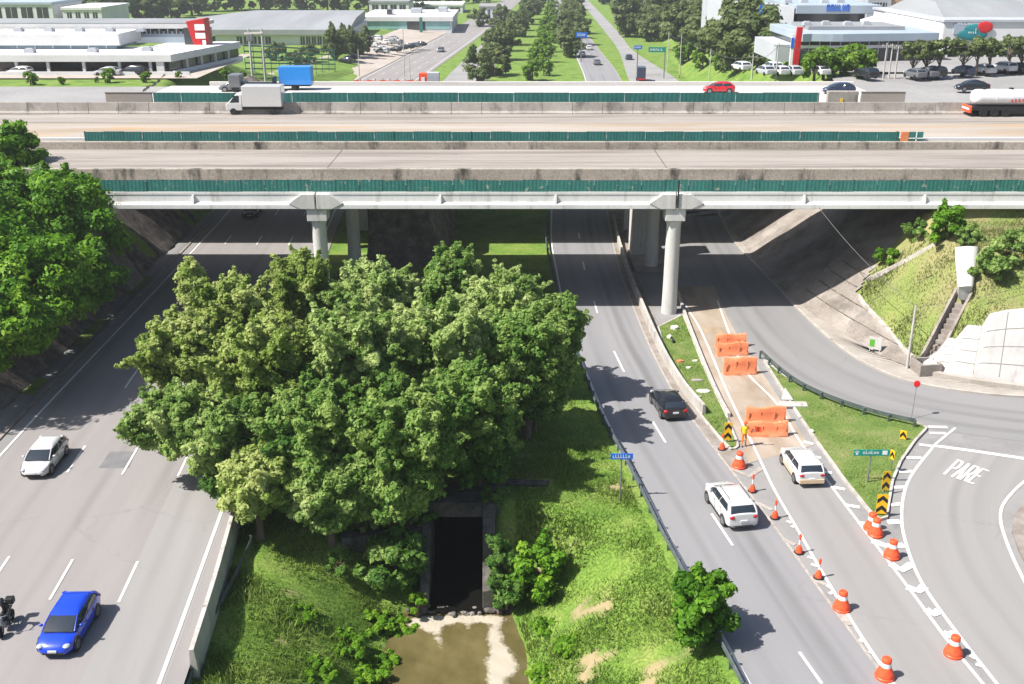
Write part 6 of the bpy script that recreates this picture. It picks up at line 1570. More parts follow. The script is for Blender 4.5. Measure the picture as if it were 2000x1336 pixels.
# far trees share a few crowns
def proto(seed, rx, rz, zc, mat, n, per, size, sp=0, clump=(.2, .36)):
    return tree('proto', (0, -500, 0), rx, rx, rz, zc, n, per, size, mat, seed, sp, 'tree', 'tree', None, .28, .5, clump)
PR_ = [proto(501, 5.2, 3.9, 4.6, 'leaf_far', 30, 150, .48), proto(502, 5.0, 4.3, 5.0, 'leaf_far', 30, 150, .48, 2), proto(503, 4.2, 4.8, 5.2, 'leaf_far', 26, 150, .45, 3),
       proto(504, 2.9, 2.9, 3.2, 'leaf_far_bright', 20, 130, .38, 2), proto(505, 3.2, 2.1, 5.6, 'leaf_far', 18, 130, .36)]
used = set()
def ft(k, loc, sc, label, grp):
    o = PR_[k]
    if k not in used:
        used.add(k); o.location = loc; o.rotation_euler = (0, 0, R.uniform(0, 6)); o.scale = (sc,)*3; o['label'] = label; o['group'] = grp; return
    copy_thing(o, loc, R.uniform(0, 6), (sc*R.uniform(.92, 1.08), sc*R.uniform(.92, 1.08), sc*R.uniform(.9, 1.1)), label, grp)
ORD = ['nearest', 'second', 'third', 'fourth', 'fifth', 'sixth', 'seventh', 'eighth', 'ninth', 'tenth', 'eleventh', 'twelfth', 'thirteenth', 'fourteenth', 'fifteenth', 'sixteenth', 'seventeenth', 'eighteenth']
def row(pts, k, s, fmt, grp, z=None):
    if 'from the bridge' in fmt: names = ORD
    else:
        pts = sorted(pts); fmt = fmt.replace('{} ', '')+', {}'; names = ['leftmost']+[w+' from the left' for w in ORD[1:]]
    for i, (px, py) in enumerate(pts):
        q = hit(px, py, 130) if z is None else g(px, py, z)
        ft(k if isinstance(k, int) else k[i % len(k)], (q[0], q[1], q[2]-.2), s if isinstance(s, (int, float)) else s[i % len(s)], fmt.format(names[i]), grp)
row([(932, 162), (962, 148), (975, 118), (985, 100), (1000, 88), (1008, 72), (1018, 60), (1026, 48), (1034, 38), (1041, 29), (1047, 20), (1052, 12), (1056, 6)], [2, 0, 1], [.8, .85, .9], '{} dark tree from the bridge in the left row of the far median', 'left row of far median trees')
row([(1112, 112), (1118, 88), (1110, 75), (1122, 66), (1114, 52), (1118, 40), (1114, 30), (1118, 20), (1116, 11), (1118, 4)], [1, 0], [.9, 1.0], '{} tree from the bridge in the right row of the far median', 'right row of far median trees')
row([(1040, 158), (1062, 148), (1048, 132), (1070, 122), (1056, 110), (1074, 102), (1060, 92), (1078, 84), (1062, 76), (1078, 68), (1066, 58), (1080, 50), (1070, 42), (1082, 34), (1074, 27), (1084, 18), (1078, 10)], 3, [.8, .7], '{} bright young tree from the bridge in the middle of the far median', 'bright young trees in the far median')
row([(1222, 72), (1245, 66), (1270, 80), (1300, 76), (1330, 92), (1355, 84), (1232, 44), (1262, 46), (1295, 50), (1325, 58), (1380, 102), (1410, 112), (1440, 118), (1368, 62), (1395, 82), (1220, 22), (1250, 20)], [0, 1, 2], [1.15, 1.3, 1.1], '{} tree in the dense grove beyond the link road', 'grove beyond the link road')
row([(1290, 24), (1330, 28), (1365, 36), (1280, 4), (1320, 4), (1360, 8), (1395, 50), (1425, 75), (1455, 100), (1480, 128), (1440, 140)], [1, 0], [1.2, 1.0], '{} tree at the back of the grove below the upper showrooms', 'grove below the upper showrooms')
row([(1330, 128), (1372, 134), (1410, 138), (1345, 118)], 3, [.8, .7], '{} pale shrub on the green bank under the roadside poles', 'shrubs on the green bank')
row([(1608, 150), (1640, 150), (1668, 152), (1650, 142), (1690, 148), (1590, 152)], 3, [.66, .78, .6], '{} bright bush of the large clump before the dark showroom', 'bright bushes before the dark showroom', 11.6)
row([(1780, 154), (1806, 152), (1832, 152), (1878, 148), (1905, 148), (1930, 147), (1968, 144), (1992, 142), (2015, 142)], 4, [.72, .78], '{} street tree before the white hall', 'street trees before the white showroom', 11.8)
row([(655, 118), (690, 112), (672, 104), (710, 108)], 2, [.85, .7], '{} dark conifer beside the grey warehouse', 'conifers by the grey warehouse')
row([(575, 128), (540, 118), (600, 122)], 0, [.55, .4], '{} round tree in the green court before the warehouse', 'trees in the green court')
row([(350, 152), (440, 152), (475, 150), (287, 160)], 3, [.3, .2], '{} small shrub along the showroom frontage', 'shrubs along the showroom frontage', 11.1)
row([(190, 160), (215, 160), (60, 165), (120, 164)], 3, [.35, .2, .15], '{} bright weed bush on the verge before the left showroom', 'bushes on the left verge', 11.1)
row([(150, 46), (190, 44), (225, 48), (265, 44), (300, 42), (335, 36), (105, 48), (60, 52), (20, 56), (375, 30)], [0, 1], [1.5, 1.7], '{} big tree behind the left showroom roof', 'trees behind the left showroom')
row([(420, 22), (465, 20), (510, 20), (555, 20), (600, 22), (640, 22), (680, 22), (720, 18), (760, 12), (390, 12), (330, 14), (270, 14), (200, 14), (140, 16), (80, 20), (30, 22)], [1, 0], [1.6, 1.5], '{} tree of the distant wood beyond the warehouse', 'distant wood at the upper left')
row([(970, 58), (985, 44), (935, 52)], 0, [.85, .6], '{} round tree on the verge by the retail park', 'trees by the retail park')
row([(805, 20), (830, 14), (860, 12), (890, 8), (925, 6), (950, 4), (1180, 8), (1200, 4), (1420, 20), (1450, 22)], [0, 1], [1.1, 1.0], '{} tree at the top edge beyond the retail park', 'trees along the top edge')
for k, o in enumerate(PR_):
    if k not in used:
        for c in list(o.children): bpy.data.objects.remove(c)
        bpy.data.objects.remove(o)

# grass blades over the near slopes
def tufts(n, x0, x1, y0, y1, size, seed, test):
    r = np.random.default_rng(seed); x = r.uniform(x0, x1, n); y = r.uniform(y0, y1, n); z = Z(x, y); k = test(x, y, z); x, y, z = x[k], y[k], z[k]; n = len(x)
    patch = np.sin(x*.9+np.sin(y*.7)*1.5)+np.sin(y*1.1+x*.4)
    a = r.uniform(0, 6.283, n); s = size*(.5+r.random(n))*(1+.25*patch); l = r.normal(0, .45, (n, 2))*s[:, None]; w = s*.16
    cx, sx = np.cos(a)*w, np.sin(a)*w
    V = np.stack([np.stack([x-cx, y-sx, z-.03], 1), np.stack([x+cx, y+sx, z-.03], 1), np.stack([x+l[:, 0], y+l[:, 1], z+s], 1)], 1).reshape(-1, 3)
    t = np.repeat(np.clip(.48+.13*patch+r.normal(0, .16, n), 0, 1), 3)
    return V, t
def onm(x, y, z):
    lx = np.interp(y, [20, 38, 56, 62, 100], [-15.1, -14.9, -16.6, -17.2, -20]); rx = np.interp(y, R_left[:, 1], R_left[:, 0])-.8
    bare = DIRT(x, y) > rng.random(len(x))*.9+.05
    return (x > lx) & (x < rx) & (z > -4.38) & ~bare & ~((x > -6.2) & (x < .2) & (y > 49.5) & (y < 56)) & ~((x > -2) & (x < 2.6) & (y > 51.4) & (y < 57.6) & ~((x > 0) & (y > 52.8) & (y < 56.4)))
V1, t1 = tufts(150000, -18, 13, 34, 62, .17, 71, onm)
V2, t2 = tufts(40000, -19, 8, 62, 100, .17, 72, onm)
def onb(x, y, z):
    fd = foot_dist(x, y); ok = (fd > .8) & (z > .6) & (z < 10.9) & (y < 92)
    zz_ = z-CH; zc = y*cP-zz_*sP; PX_ = 1000+F*x/zc; PY_ = 668-F*(y*sP+zz_*cP)/zc
    bx = np.interp(PY_, [b[1] for b in bound_px][::-1], [b[0] for b in bound_px][::-1])
    st = np.abs((x-a0[0])*sv.x+(y-a0[1])*sv.y) < .8
    return ok & (PX_ > bx+6) & ~st & ~((x > 32) & (fd < 1.7))
V3, t3 = tufts(60000, 27, 52, 70, 95, .2, 73, onb)
i2 = np.array([(p[0], p[1]) for p in isl]); g2_ = np.array([(p[0], p[1]) for p in gs])
def inpoly(x, y, P):
    c = np.zeros(len(x), bool); j = len(P)-1
    for i in range(len(P)):
        k = ((P[i, 1] > y) != (P[j, 1] > y)) & (x < (P[j, 0]-P[i, 0])*(y-P[i, 1])/(P[j, 1]-P[i, 1]+1e-12)+P[i, 0]); c ^= k; j = i
    return c
V4, t4 = tufts(60000, 11, 30, 50, 90, .10, 74, lambda x, y, z: (inpoly(x, y, i2) | inpoly(x, y, g2_)) & (np.sin(x*1.7+2*np.sin(y*.9))*np.sin(y*1.3) < .75))
V4[:, 2] += .19
o = np_mesh('dry_grass', V3, np.arange(len(V3)).reshape(-1, 3), 'blade_dry', t3); tag(o, 'dry yellowing grass on the bank at the right', 'grass', kind='stuff')
V5, t5 = tufts(9000, -18, 13, 34, 62, .36, 75, lambda x, y, z: onm(x, y, z) & (np.sin(x*1.9+np.sin(y*1.3)*2)*np.sin(y*1.6+x*.4) > .25))
V = np.concatenate([V1, V2, V4, V5]); t = np.concatenate([t1, t2, t4, t5])
o = np_mesh('grass', V, np.arange(len(V)).reshape(-1, 3), 'blade', t); tag(o, 'short rough grass on the median, banks and islands', 'grass', kind='stuff')
# ================================================================= buildings
pm('wall_white', [(.58, .58, .58), (.66, .66, .66)], scale=.2, rough=.7, fine=.04, fscale=2)
pm('wall_grey', [(.36, .38, .41), (.42, .44, .47)], scale=.2, rough=.6, fine=.05, fscale=2)
pm('wall_bluegrey', [(.30, .36, .42), (.36, .42, .48)], scale=.2, stretch=(1, 1, .2), rough=.5)
pm('roof_grey', [(.23, .24, .25), (.29, .30, .31)], scale=.12, stretch=(1, .15, 1), rough=.6, fine=.06, fscale=2)
pm('roof_dark', [(.2, .2, .21), (.29, .28, .28)], scale=.15, rough=.8)
pm('glass_blue', [(.10, .17, .23), (.16, .24, .3)], scale=.4, stretch=(1, 1, .3), rough=.15, spec=.6)
pm('glass_dark', [(.02, .025, .03), (.05, .055, .06)], scale=.4, stretch=(1, 1, .3), rough=.15, spec=.6)
pm('glass_teal', [(.2, .42, .42), (.28, .5, .5)], scale=.3, rough=.3)
pm('brick_tan', [(.38, .24, .15), (.46, .32, .22)], scale=.5, rough=.9)
pm('mural_green', [(.01, .14, .16), (.02, .22, .24)], scale=.3, rough=.6)
def bpart(rt, name, mat, x0, x1, y0, y1, z0, z1, bevel=0.0, par=None):
    m = MB(rt.location); m.box(x0, x1, y0, y1, z0, z1); return m.build(name, mat, par or rt, bevel=bevel)
def win_row(rt, x0, x1, y, z0, z1, n, gap=.25, mat='glass_dark', proud=.02, frame='wall_white'):
    w = (x1-x0)/n
    for i in range(n):
        m = MB(rt.location); m.box(x0+i*w+gap/2, x0+(i+1)*w-gap/2, y-proud, y+.1, z0, z1); o = m.build('window', mat, rt)
        m = MB(rt.location); a, b = x0+i*w+gap/2, x0+(i+1)*w-gap/2; m.box((a+b)/2-.05, (a+b)/2+.05, y-proud-.03, y-proud-.002, z0, z1); m.build('mullion', frame, o)
# --- left showroom (front at y 172, plateau 11)
yf = 172
X0, X1 = at(-60, 120, yf)[0], at(335, 120, yf)[0]
zt, zf, zg = at(0, 107, yf)[2], at(0, 121, yf)[2], 11.05
s1 = thing('showroom_building', 'long low white car showroom with open dark bays and a red sign tower', 'building', ((X0+X1)/2, yf, zg))
bpart(s1, 'canopy', 'wall_white', X0, X1, yf, yf+14, zf, zt, .05)
bpart(s1, 'bay_back', 'glass_dark', X0, X1, yf+7, yf+13.8, zg, zf-.02)
for i, px in enumerate([30, 92, 162, 232, 292]):
    x = at(px, 130, yf)[0]; bpart(s1, 'column', 'wall_white', x-.22, x+.22, yf+.3, yf+.7, zg, zf-.003)
xw = at(312, 130, yf)[0]; bpart(s1, 'corner_pier', 'wall_white', xw-.6, xw+.6, yf+.2, yf+.8, zg, zf-.003)
bpart(s1, 'low_wall', 'wall_white', X0, X1+3, yf-1.2, yf-.9, zg-.2, zg+.7)
# angled right wing
A, B = (X1, yf), (at(470, 90, 196)[0], 196)
m = MB(s1.location); 
def wing(z0, z1, o_, mat, name):
    m = MB(s1.location); d = Vector((B[0]-A[0], B[1]-A[1], 0)).normalized(); n_ = Vector((d.y, -d.x, 0))
    a, b = Vector((*A, 0))+n_*o_+d*.03, Vector((*B, 0))+n_*o_; c, e = Vector((*B, 0))-Vector((12, 0, 0)), Vector((*A, 0))-Vector((8, -14.05, 0))
    m.prism([(a.x, a.y), (b.x, b.y), (c.x, c.y), (e.x, e.y)], z0, z1); m.build(name, mat, s1, bevel=.04)
wing(zf, zt+.02, .0, 'wall_white', 'wing_fascia'); wing(zf-1.4, zf-.02, -.5, 'glass_dark', 'wing_windows'); wing(zf-2.4, zf-1.42, .25, 'wall_white', 'wing_band'); wing(zg-.5, zf-2.42, -.3, 'wall_grey', 'wing_base')
for t in (.2, .4, .6, .8):
    x, y = lerp(A[0], B[0], t), lerp(A[1], B[1], t); m = MB(s1.location); m.box(x-.15, x+.15, y-.2, y+.1, zf-1.4, zf-.01); m.build('wing_post', 'wall_white', s1)
# upper storey
yu = 181
xa, xb = at(-60, 70, yu)[0], at(232, 70, yu)[0]; z2, z1_, z0_ = at(0, 66, yu)[2], at(0, 89, yu)[2], zt+.02
bpart(s1, 'upper_fascia', 'wall_white', xa, xb, yu, yu+11, z1_, z2, .06); bpart(s1, 'upper_glazing', 'glass_blue', xa, xb-.8, yu+.5, yu+10.5, z0_, z1_-.02)
for i in range(8): x = lerp(xa, xb-1, (i+.5)/8); bpart(s1, 'mullion', 'wall_white', x-.08, x+.08, yu+.44, yu+.495, z0_, z1_-.02)
y3 = 190; xc, xd = at(225, 70, y3)[0], at(372, 70, y3)[0]; bpart(s1, 'rear_block', 'wall_bluegrey', xc, xd, y3+3, y3+14, zt+.02, at(0, 64, y3)[2]); bpart(s1, 'rear_fascia', 'wall_white', xc-30, xd, y3+2.6, y3+16, at(0, 58, y3)[2], at(0, 50, y3)[2])
m = MB(s1.location); 
win_row(s1, xc+3, xd-1, y3+2.98, zt+1.6, zt+2.6, 6, .3)
bpart(s1, 'rear_roof', 'roof_grey', xc-30, xd-.5, y3+3, y3+15, at(0, 50, y3)[2], at(0, 47, y3)[2])
# red tower
yt = 189; x0, x1 = at(371, 60, yt)[0], at(404, 60, yt)[0]; tz0, tz1 = zt+.02, at(0, 36, yt)[2]
m = MB(s1.location); m.loft([[(x0+.4, yt, tz0), (x1, yt, tz0), (x1, yt+3, tz0), (x0+.4, yt+3, tz0)], [(x0-.5, yt-.3, tz1-.5), (x1-.3, yt-.3, tz1), (x1-.3, yt+3, tz1), (x0-.5, yt+3, tz1-.5)]]); tw = m.build('sign_tower', 'red_sign', s1, bevel=.05)
bpart(s1, 'tower_shaft', 'glass_dark', x0-1.2, x0+.3, yt+.3, yt+2.5, tz0, tz1-1.6)
for i, (pa, pb, w0) in enumerate([(47, 59, .12), (64, 75, .12), (78, 87, .5)]):
    za, zb2 = at(0, pb, yt)[2], at(0, pa, yt)[2]; m = MB(s1.location)
    m.box(x0+.3+w0*(x1-x0)+.3, x1-.25, yt-.36, yt-.31, za, zb2); m.build('sign_panel', 'sign_white', tw)
# --- grey warehouse
yw = 335; wz = 1.4; xa, xb = at(362, 60, yw)[0], at(683, 60, yw)[0]
s2 = thing('warehouse', 'big grey warehouse with a pale sloping roof and white windowed front', 'building', ((xa+xb)/2, yw, wz))
ze = at(0, 62, yw)[2]
bpart(s2, 'wall', 'wall_white', xa+9, xb-1, yw, yw+50, wz-1, ze-.02)
m = MB(s2.location); zr = at(500, 20, 395)[2]
m.loft([[(xa-.5+5, yw-1.5, ze-.8), (xb, yw-1.5, ze-.8), (xb, yw-1.5, ze+.7), (xa+5, yw-1.5, ze+.7)], [(xa-5, yw+30, ze-.5), (xb-2, yw+30, ze-.5), (xb-2, yw+30, (ze+zr)/2+.8), (xa-5, yw+30, (ze+zr)/2+.8)], [(xa+8, 395, ze), (xb-3, 395, ze), (xb-3, 395, zr), (xa+8, 395, zr)]]); m.build('roof', 'roof_grey', s2)
win_row(s2, at(460, 70, yw)[0], at(530, 70, yw)[0], yw-.01, ze-3.6, ze-1.4, 5, .5, 'glass_dark'); win_row(s2, at(585, 70, yw)[0], at(640, 70, yw)[0], yw-.01, ze-3.9, ze-1.4, 5, .4, 'glass_dark')
bpart(s2, 'annex', 'wall_grey', at(655, 70, yw)[0], xb+.6, yw-1.4, yw+20, wz-1, ze-1.2)
# --- retail park building
yr = 400; z0 = 1.0; xa, xb = at(705, 50, yr)[0], at(882, 50, yr)[0]
s3 = thing('retail_building', 'flat white retail building with a teal glazed front beside the far highway', 'building', ((xa+xb)/2, yr, z0))
zt3 = at(0, 33, yr)[2]
bpart(s3, 'wall', 'wall_white', xa, xb, yr, yr+45, z0-1, zt3-1.5); bpart(s3, 'fascia', 'wall_white', xa-.5, xb+.5, yr-.6, yr+45.5, zt3-1.48, zt3)
bpart(s3, 'shop_front', 'glass_teal', xa+1.2, xb-.5, yr-.1, yr-.003, z0+.4, zt3-1.6); bpart(s3, 'entrance', 'glass_dark', at(795, 40, yr)[0], at(830, 40, yr)[0], yr-.2, yr-.103, z0, zt3-1.6)
for i, (a, b) in enumerate([(.25, .06), (.5, .12), (.8, .1)]):
    x = lerp(xa, xb, a); bpart(s3, 'roof_unit', 'wall_grey' if i else 'glass_dark', x, x+b*(xb-xa), yr+12+i*8, yr+18+i*8, zt3+.003, zt3+1.8)
bpart(s3, 'green_pylon', 'hoarding_green_plain', at(820, 60, yr-6)[0], at(826, 60, yr-6)[0], yr-7, yr-6.6, z0-.5, z0+5)
# more sheds up the left of the highway
for i, (pa, pb, ptop, pbot, yy, mt, lab) in enumerate([(720, 800, 2, 22, 470, 'roof_grey', 'grey shed roof behind the retail building'), (800, 905, 8, 24, 520, 'wall_white', 'pale warehouse by the top edge, left of the highway'), (120, 200, 14, 40, 330, 'wall_white', 'small white house among the trees at the upper left'), (-30, 105, 4, 18, 330, 'wall_bluegrey', 'long blue grey shed at the upper left corner'), (935, 985, 12, 26, 480, 'roof_dark', 'low dark roofed kiosk beside the highway top')]):
    xa, xb = at(pa, 30, yy)[0], at(pb, 30, yy)[0]; zb_, zt_ = Z1((xa+xb)/2, yy), at(0, ptop, yy)[2]; zt_ = max(zt_, zb_+3.5)
    s = thing('shed', lab, 'building', ((xa+xb)/2, yy, zb_)); bpart(s, 'wall', 'wall_white', xa+.3, xb-.3, yy+.3, yy+24, zb_-.5, zt_-.9); bpart(s, 'roof', mt, xa, xb, yy, yy+25, zt_-.88, zt_, .1)
    win_row(s, xa+1, xb-1, yy+.28, zb_+.6, zt_-1.5, 4, 1.2)
# white cement kiosk, green netting
s = thing('site_cabin', 'red and white site cabin at the end of the farthest bridge', 'cabin', g(842, 160, 11.3)); q = s.location
xa, xb = at(825, 150, 158)[0], at(840, 150, 158)[0]
s.location = (xa, 152.5, 11.0)
bpart(s, 'cabin_red', 'cone_orange', xa, xb, 152, 153.5, 10.5, 13.6); bpart(s, 'cabin_grey', 'wall_grey', xb+.02, xb+1.7, 152, 153.5, 10.5, 13.7); bpart(s, 'notice', 'sign_white', xa+.3, xb-.3, 151.95, 151.997, 12.0, 13.1)
nt = thing('green_net', 'tall green mesh fence along the sports court by the warehouse', 'fence', hit(560, 130, 120)); qa, qb = hit(480, 138, 200), hit(655, 138, 200)
m = MB(nt.location)
for i in range(13):
    t = i/12; x, y = lerp(qa[0], qb[0], t), lerp(qa[1], qb[1], t); z = Z1(x, y); m = MB(nt.location); m.tube([(x, y, z), (x, y, z+5.2)], .09, 6); m.build('post', 'hoarding_green_plain', nt)
m = MB(nt.location)
for k in range(5): m.bar((qa[0], qa[1], Z1(*qa[:2])+.4+k*1.15), (qb[0], qb[1], Z1(*qb[:2])+.4+k*1.15), .05, .3)
m.build('mesh_rails', 'hoarding_green_plain', nt)
# orange mesh at the end of the bridge
on = thing('orange_netting', 'strip of orange safety netting along the far end of the bridge', 'netting', at(740, 158, 152)); m = MB(on.location)
pa, pb = at(690, 158, 151.2), at(820, 158, 151.2)
for i in range(10):
    x = lerp(pa[0], pb[0], i/9); m = MB(on.location); m.box(x-.04, x+.04, 151.2, 151.28, 11.2, 13.0); m.build('stake', 'trunk', on)
m = MB(on.location); m.loft([[(lerp(pa[0], pb[0], i/24), 151.15+.05*math.sin(i*2), 12.05) for i in range(25)], [(lerp(pa[0], pb[0], i/24), 151.15, 12.75+.08*math.sin(i*1.3)) for i in range(25)]], 0, False, False); m.build('net', 'cone_orange', on)
# sand pile and spoil on the left of the second bridge
sp = MB(); sp.ell((-56, 128.9, 11.6), (9, 1.3, 1.1), 16); o = sp.build('sand_pile', 'deck_sand', None, 60); tag(o, 'long heap of orange sand on the bridge works at the left', 'sand pile')
hp = MB(); hp.ell((-38.0, 155.5, 11.0), (2.0, 1.6, 1.9), 12); o = hp.build('spoil_heap', 'rock_dark', None, 60); tag(o, 'small dark heap of rubble beside the blue container', 'rubble heap')

# --- right showrooms
zg = 12.05
yf = 182; xa, xb = at(1565, 100, yf)[0], at(1842, 100, yf)[0]; zt, zm = at(0, 66, yf)[2], at(0, 82, yf)[2]
s4 = thing('showroom_building', 'grey showroom with a curved canopy over dark glass, behind the large bright bushes', 'building', ((xa+xb)/2, yf, zg))
n = 14; curve = [(lerp(xa, xb, i/n), yf+2.8*(abs(i/n-.25)**1.0)*1.2-(.8 if i == 0 else 0)) for i in range(n+1)]
back = [(xb, yf+24), (xa, yf+24)]
m = MB(s4.location); m.prism(curve+back, zm, zt); m.build('canopy', 'wall_bluegrey', s4, bevel=.08)
c2 = [(x, y+1.2) for x, y in curve]
m = MB(s4.location); m.prism(c2+[(xb-.2, yf+23), (xa+.2, yf+23)], zg-.2, zm-.02); gl_o = m.build('glazing', 'glass_dark', s4)
m = MB(s4.location)
for x, y in c2[1:-1]: m.box(x-.08, x+.08, y-.12, y-.01, zg-.1, zm-.02)
m.build('mullions', 'wall_grey', s4)
m = MB(s4.location)
for (xq, yq), (xr, yr_) in zip(c2[:-1], c2[1:]): m.bar((xq, yq-.2, zg+2.4), (xr, yr_-.2, zg+2.4), .1, .5)
m.build('mid_band', 'wall_white', s4)
bpart(s4, 'roof_light', 'roof_grey', xa+3, xb-4, yf+8, yf+20, zt+.003, zt+.6); bpart(s4, 'side_wing', 'wall_grey', xa-3.5, xa-.05, yf+3, yf+20, zg-.2, zg+2.6)
# red totem
q = g(1550, 150, 12.0); x0, x1 = at(1545, 100, 171)[0], at(1562, 100, 171)[0]
s5 = thing('totem_sign', 'tall slim red totem sign with a white edge by the forecourt', 'sign', ((x0+x1)/2, 171, 11.9)); zt_ = at(0, 53, 171)[2]
m = MB(s5.location); m.loft([[(x0+.4, 170.8, 11.8), (x1-.1, 170.8, 11.8), (x1-.1, 171.4, 11.8), (x0+.4, 171.4, 11.8)], [(x0+.65, 170.8, zt_), (x1+.15, 170.8, zt_), (x1+.15, 171.4, zt_), (x0+.65, 171.4, zt_)]]); m.build('red_blade', 'red_sign', s5, bevel=.03)
m = MB(s5.location); m.box(x0-.1, x0+.38, 170.9, 171.3, 11.8, zt_-1.0); m.build('white_blade', 'sign_white', s5, bevel=.03)
m = MB(s5.location); m.box(x0-.15, x0+.35, 170.85, 170.897, zt_-3.2, zt_-1.6); m.build('blue_badge', 'blue_sign', s5)
# upper showroom with blue lettering
yb = 232; xa, xb = at(1480, 30, yb)[0], at(1720, 30, yb)[0]; z0, zt, zm = 12.2, at(0, 10, yb)[2], at(0, 27, yb)[2]
s6 = thing('showroom_building', 'upper pale showroom with blue lettering on its grey fascia', 'building', ((xa+xb)/2, yb, z0))
bpart(s6, 'fascia', 'wall_bluegrey', at(1555, 20, yb)[0], xb, yb, yb+30, zm, zt, .08); bpart(s6, 'glazing', 'glass_dark', at(1560, 20, yb)[0], xb-3, yb+1, yb+28, z0-.3, zm-.02)
bpart(s6, 'band', 'wall_white', at(1560, 20, yb)[0], xb-2, yb+.4, yb+2, z0+1.8, z0+3.0)
m = MB(s6.location); m.loft([[(xa-6, yb+26, z0-1), (at(1552, 20, yb)[0], yb+.2, z0-1), (at(1552, 20, yb)[0], yb+12, z0-1), (xa-6, yb+34, z0-1)], [(xa-6, yb+26, zt-.3), (at(1552, 20, yb)[0], yb+.2, zt-.3), (at(1552, 20, yb)[0], yb+12, zt-.3), (xa-6, yb+34, zt-.3)]]); m.build('side_wing', 'wall_grey', s6)
m = MB(s6.location); x0, x1 = at(1614, 20, yb)[0], at(1660, 20, yb)[0]; w = (x1-x0)/6
for (a, b, c, d) in scribble(9, 0, 1, 6, .0, 1.0): m.box(x0+a*(x1-x0), x0+b*(x1-x0), yb-.12, yb-.003, zm+.6+c*1.2, zm+.6+min(d, 1)*1.3)
m.build('blue_lettering', 'blue_sign', s6)
q = at(1490, 30, 222); s7 = thing('banner_sign', 'upright blue banner sign beside the upper showroom', 'sign', (q[0], 222, Z1(q[0], 222))); m = MB(s7.location); m.box(q[0]-.8, q[0]+.8, 222, 222.2, at(0, 46, 222)[2], at(0, 11, 222)[2]); m.build('panel', 'blue_sign', s7, bevel=.03); m = MB(s7.location); m.box(q[0]-.1, q[0]+.1, 222.2, 222.4, Z1(q[0], 222)-.3, at(0, 12, 222)[2]); m.build('post', 'steel_galv', s7)
q = at(1402, 15, 300); s8 = thing('white_pylon', 'broad white pylon rising behind the grove at the top edge', 'pylon', (q[0], 300, Z1(q[0], 300))); bpart(s8, 'pylon_body', 'wall_white', q[0]-1.0, q[0]+1.4, 300, 301, Z1(q[0], 300)-.5, at(0, -20, 300)[2], .06); bpart(s8, 'pylon_cap', 'wall_grey', q[0]-1.1, q[0]+1.5, 299.9, 301.1, at(0, -20, 300)[2], at(0, -24, 300)[2])
# white showroom with a painted billboard
yd = 190; xa, xb = at(1745, 60, yd+8)[0], at(2080, 60, yd)[0]; zt = at(0, 38, yd)[2]
s9 = thing('showroom_building', 'large white hall with a green billboard on its wall, behind the street trees', 'building', ((xa+xb)/2, yd, 12.05))
xl = at(1843, 60, yd)[0]
bpart(s9, 'wall', 'wall_white', xl, xb, yd, yd+38, 11.8, zt-.5); bpart(s9, 'fascia', 'wall_grey', xl-.3, xb+.3, yd-.3, yd+38.3, zt-.48, zt, .05)
m = MB(s9.location); m.loft([[(xl+2, yd+6, zt+.002), (xb, yd+6, zt+.002), (xb, yd+36, zt+.002), (xl+2, yd+36, zt+.002)], [(xl+4, yd+16, zt+2.2), (xb, yd+16, zt+2.2), (xb, yd+30, zt+2.2), (xl+4, yd+30, zt+2.2)]]); m.build('roof', 'roof_grey', s9)
m = MB(s9.location); m.prism([(xa, yd+24), (xl-.05, yd+.2), (xl-.05, yd+30), (xa+2, yd+34)], 11.8, [zt-2.2, zt-.6, zt-.6, zt-2.2]); m.build('angled_wing', 'wall_white', s9)
win_row(s9, xl+1, xb-2, yd-.01, 12.2, 14.3, 8, .5, 'glass_dark')
x0, x1 = at(1862, 60, yd)[0], at(1936, 60, yd)[0]; z0, z1_ = at(0, 82, yd)[2], at(0, 38, yd)[2]
bb = bpart(s9, 'billboard', 'wall_bluegrey', x0, lerp(x0, x1, .80), yd-.22, yd-.003, lerp(z0, z1_, .36), z1_-.3)
m = MB(s9.location); cx, cz = lerp(x0, x1, .5), lerp(z0, z1_, .33)
m.ell((cx, yd-.28, cz), ((x1-x0)*.40, .12, (z1_-z0)*.26), 16); m.ell((cx+.4, yd-.28, cz+.9), ((x1-x0)*.3, .12, (z1_-z0)*.24), 16); m.build('painted_blob', 'mural_green', bb, smooth=60)
m = MB(s9.location); m.ell((lerp(x0, x1, .80), yd-.34, lerp(z0, z1_, .66)), (1.4, .1, 1.0), 14); m.build('red_disc', 'red_sign', bb, smooth=60)
m = MB(s9.location)
for (a, b, c, d) in scribble(12, .08, .78, 8, .84, .95): m.box(lerp(x0, x1, a), lerp(x0, x1, b), yd-.26, yd-.223, lerp(z0, z1_, c-.06), lerp(z0, z1_, min(d, .97)-.06))
for (a, b, c, d) in scribble(13, .38, .62, 4, .45, .53): m.box(lerp(x0, x1, a), lerp(x0, x1, b), yd-.44, yd-.41, lerp(z0, z1_, c-.06), lerp(z0, z1_, d-.06))
m.build('lettering', 'sign_white', bb)
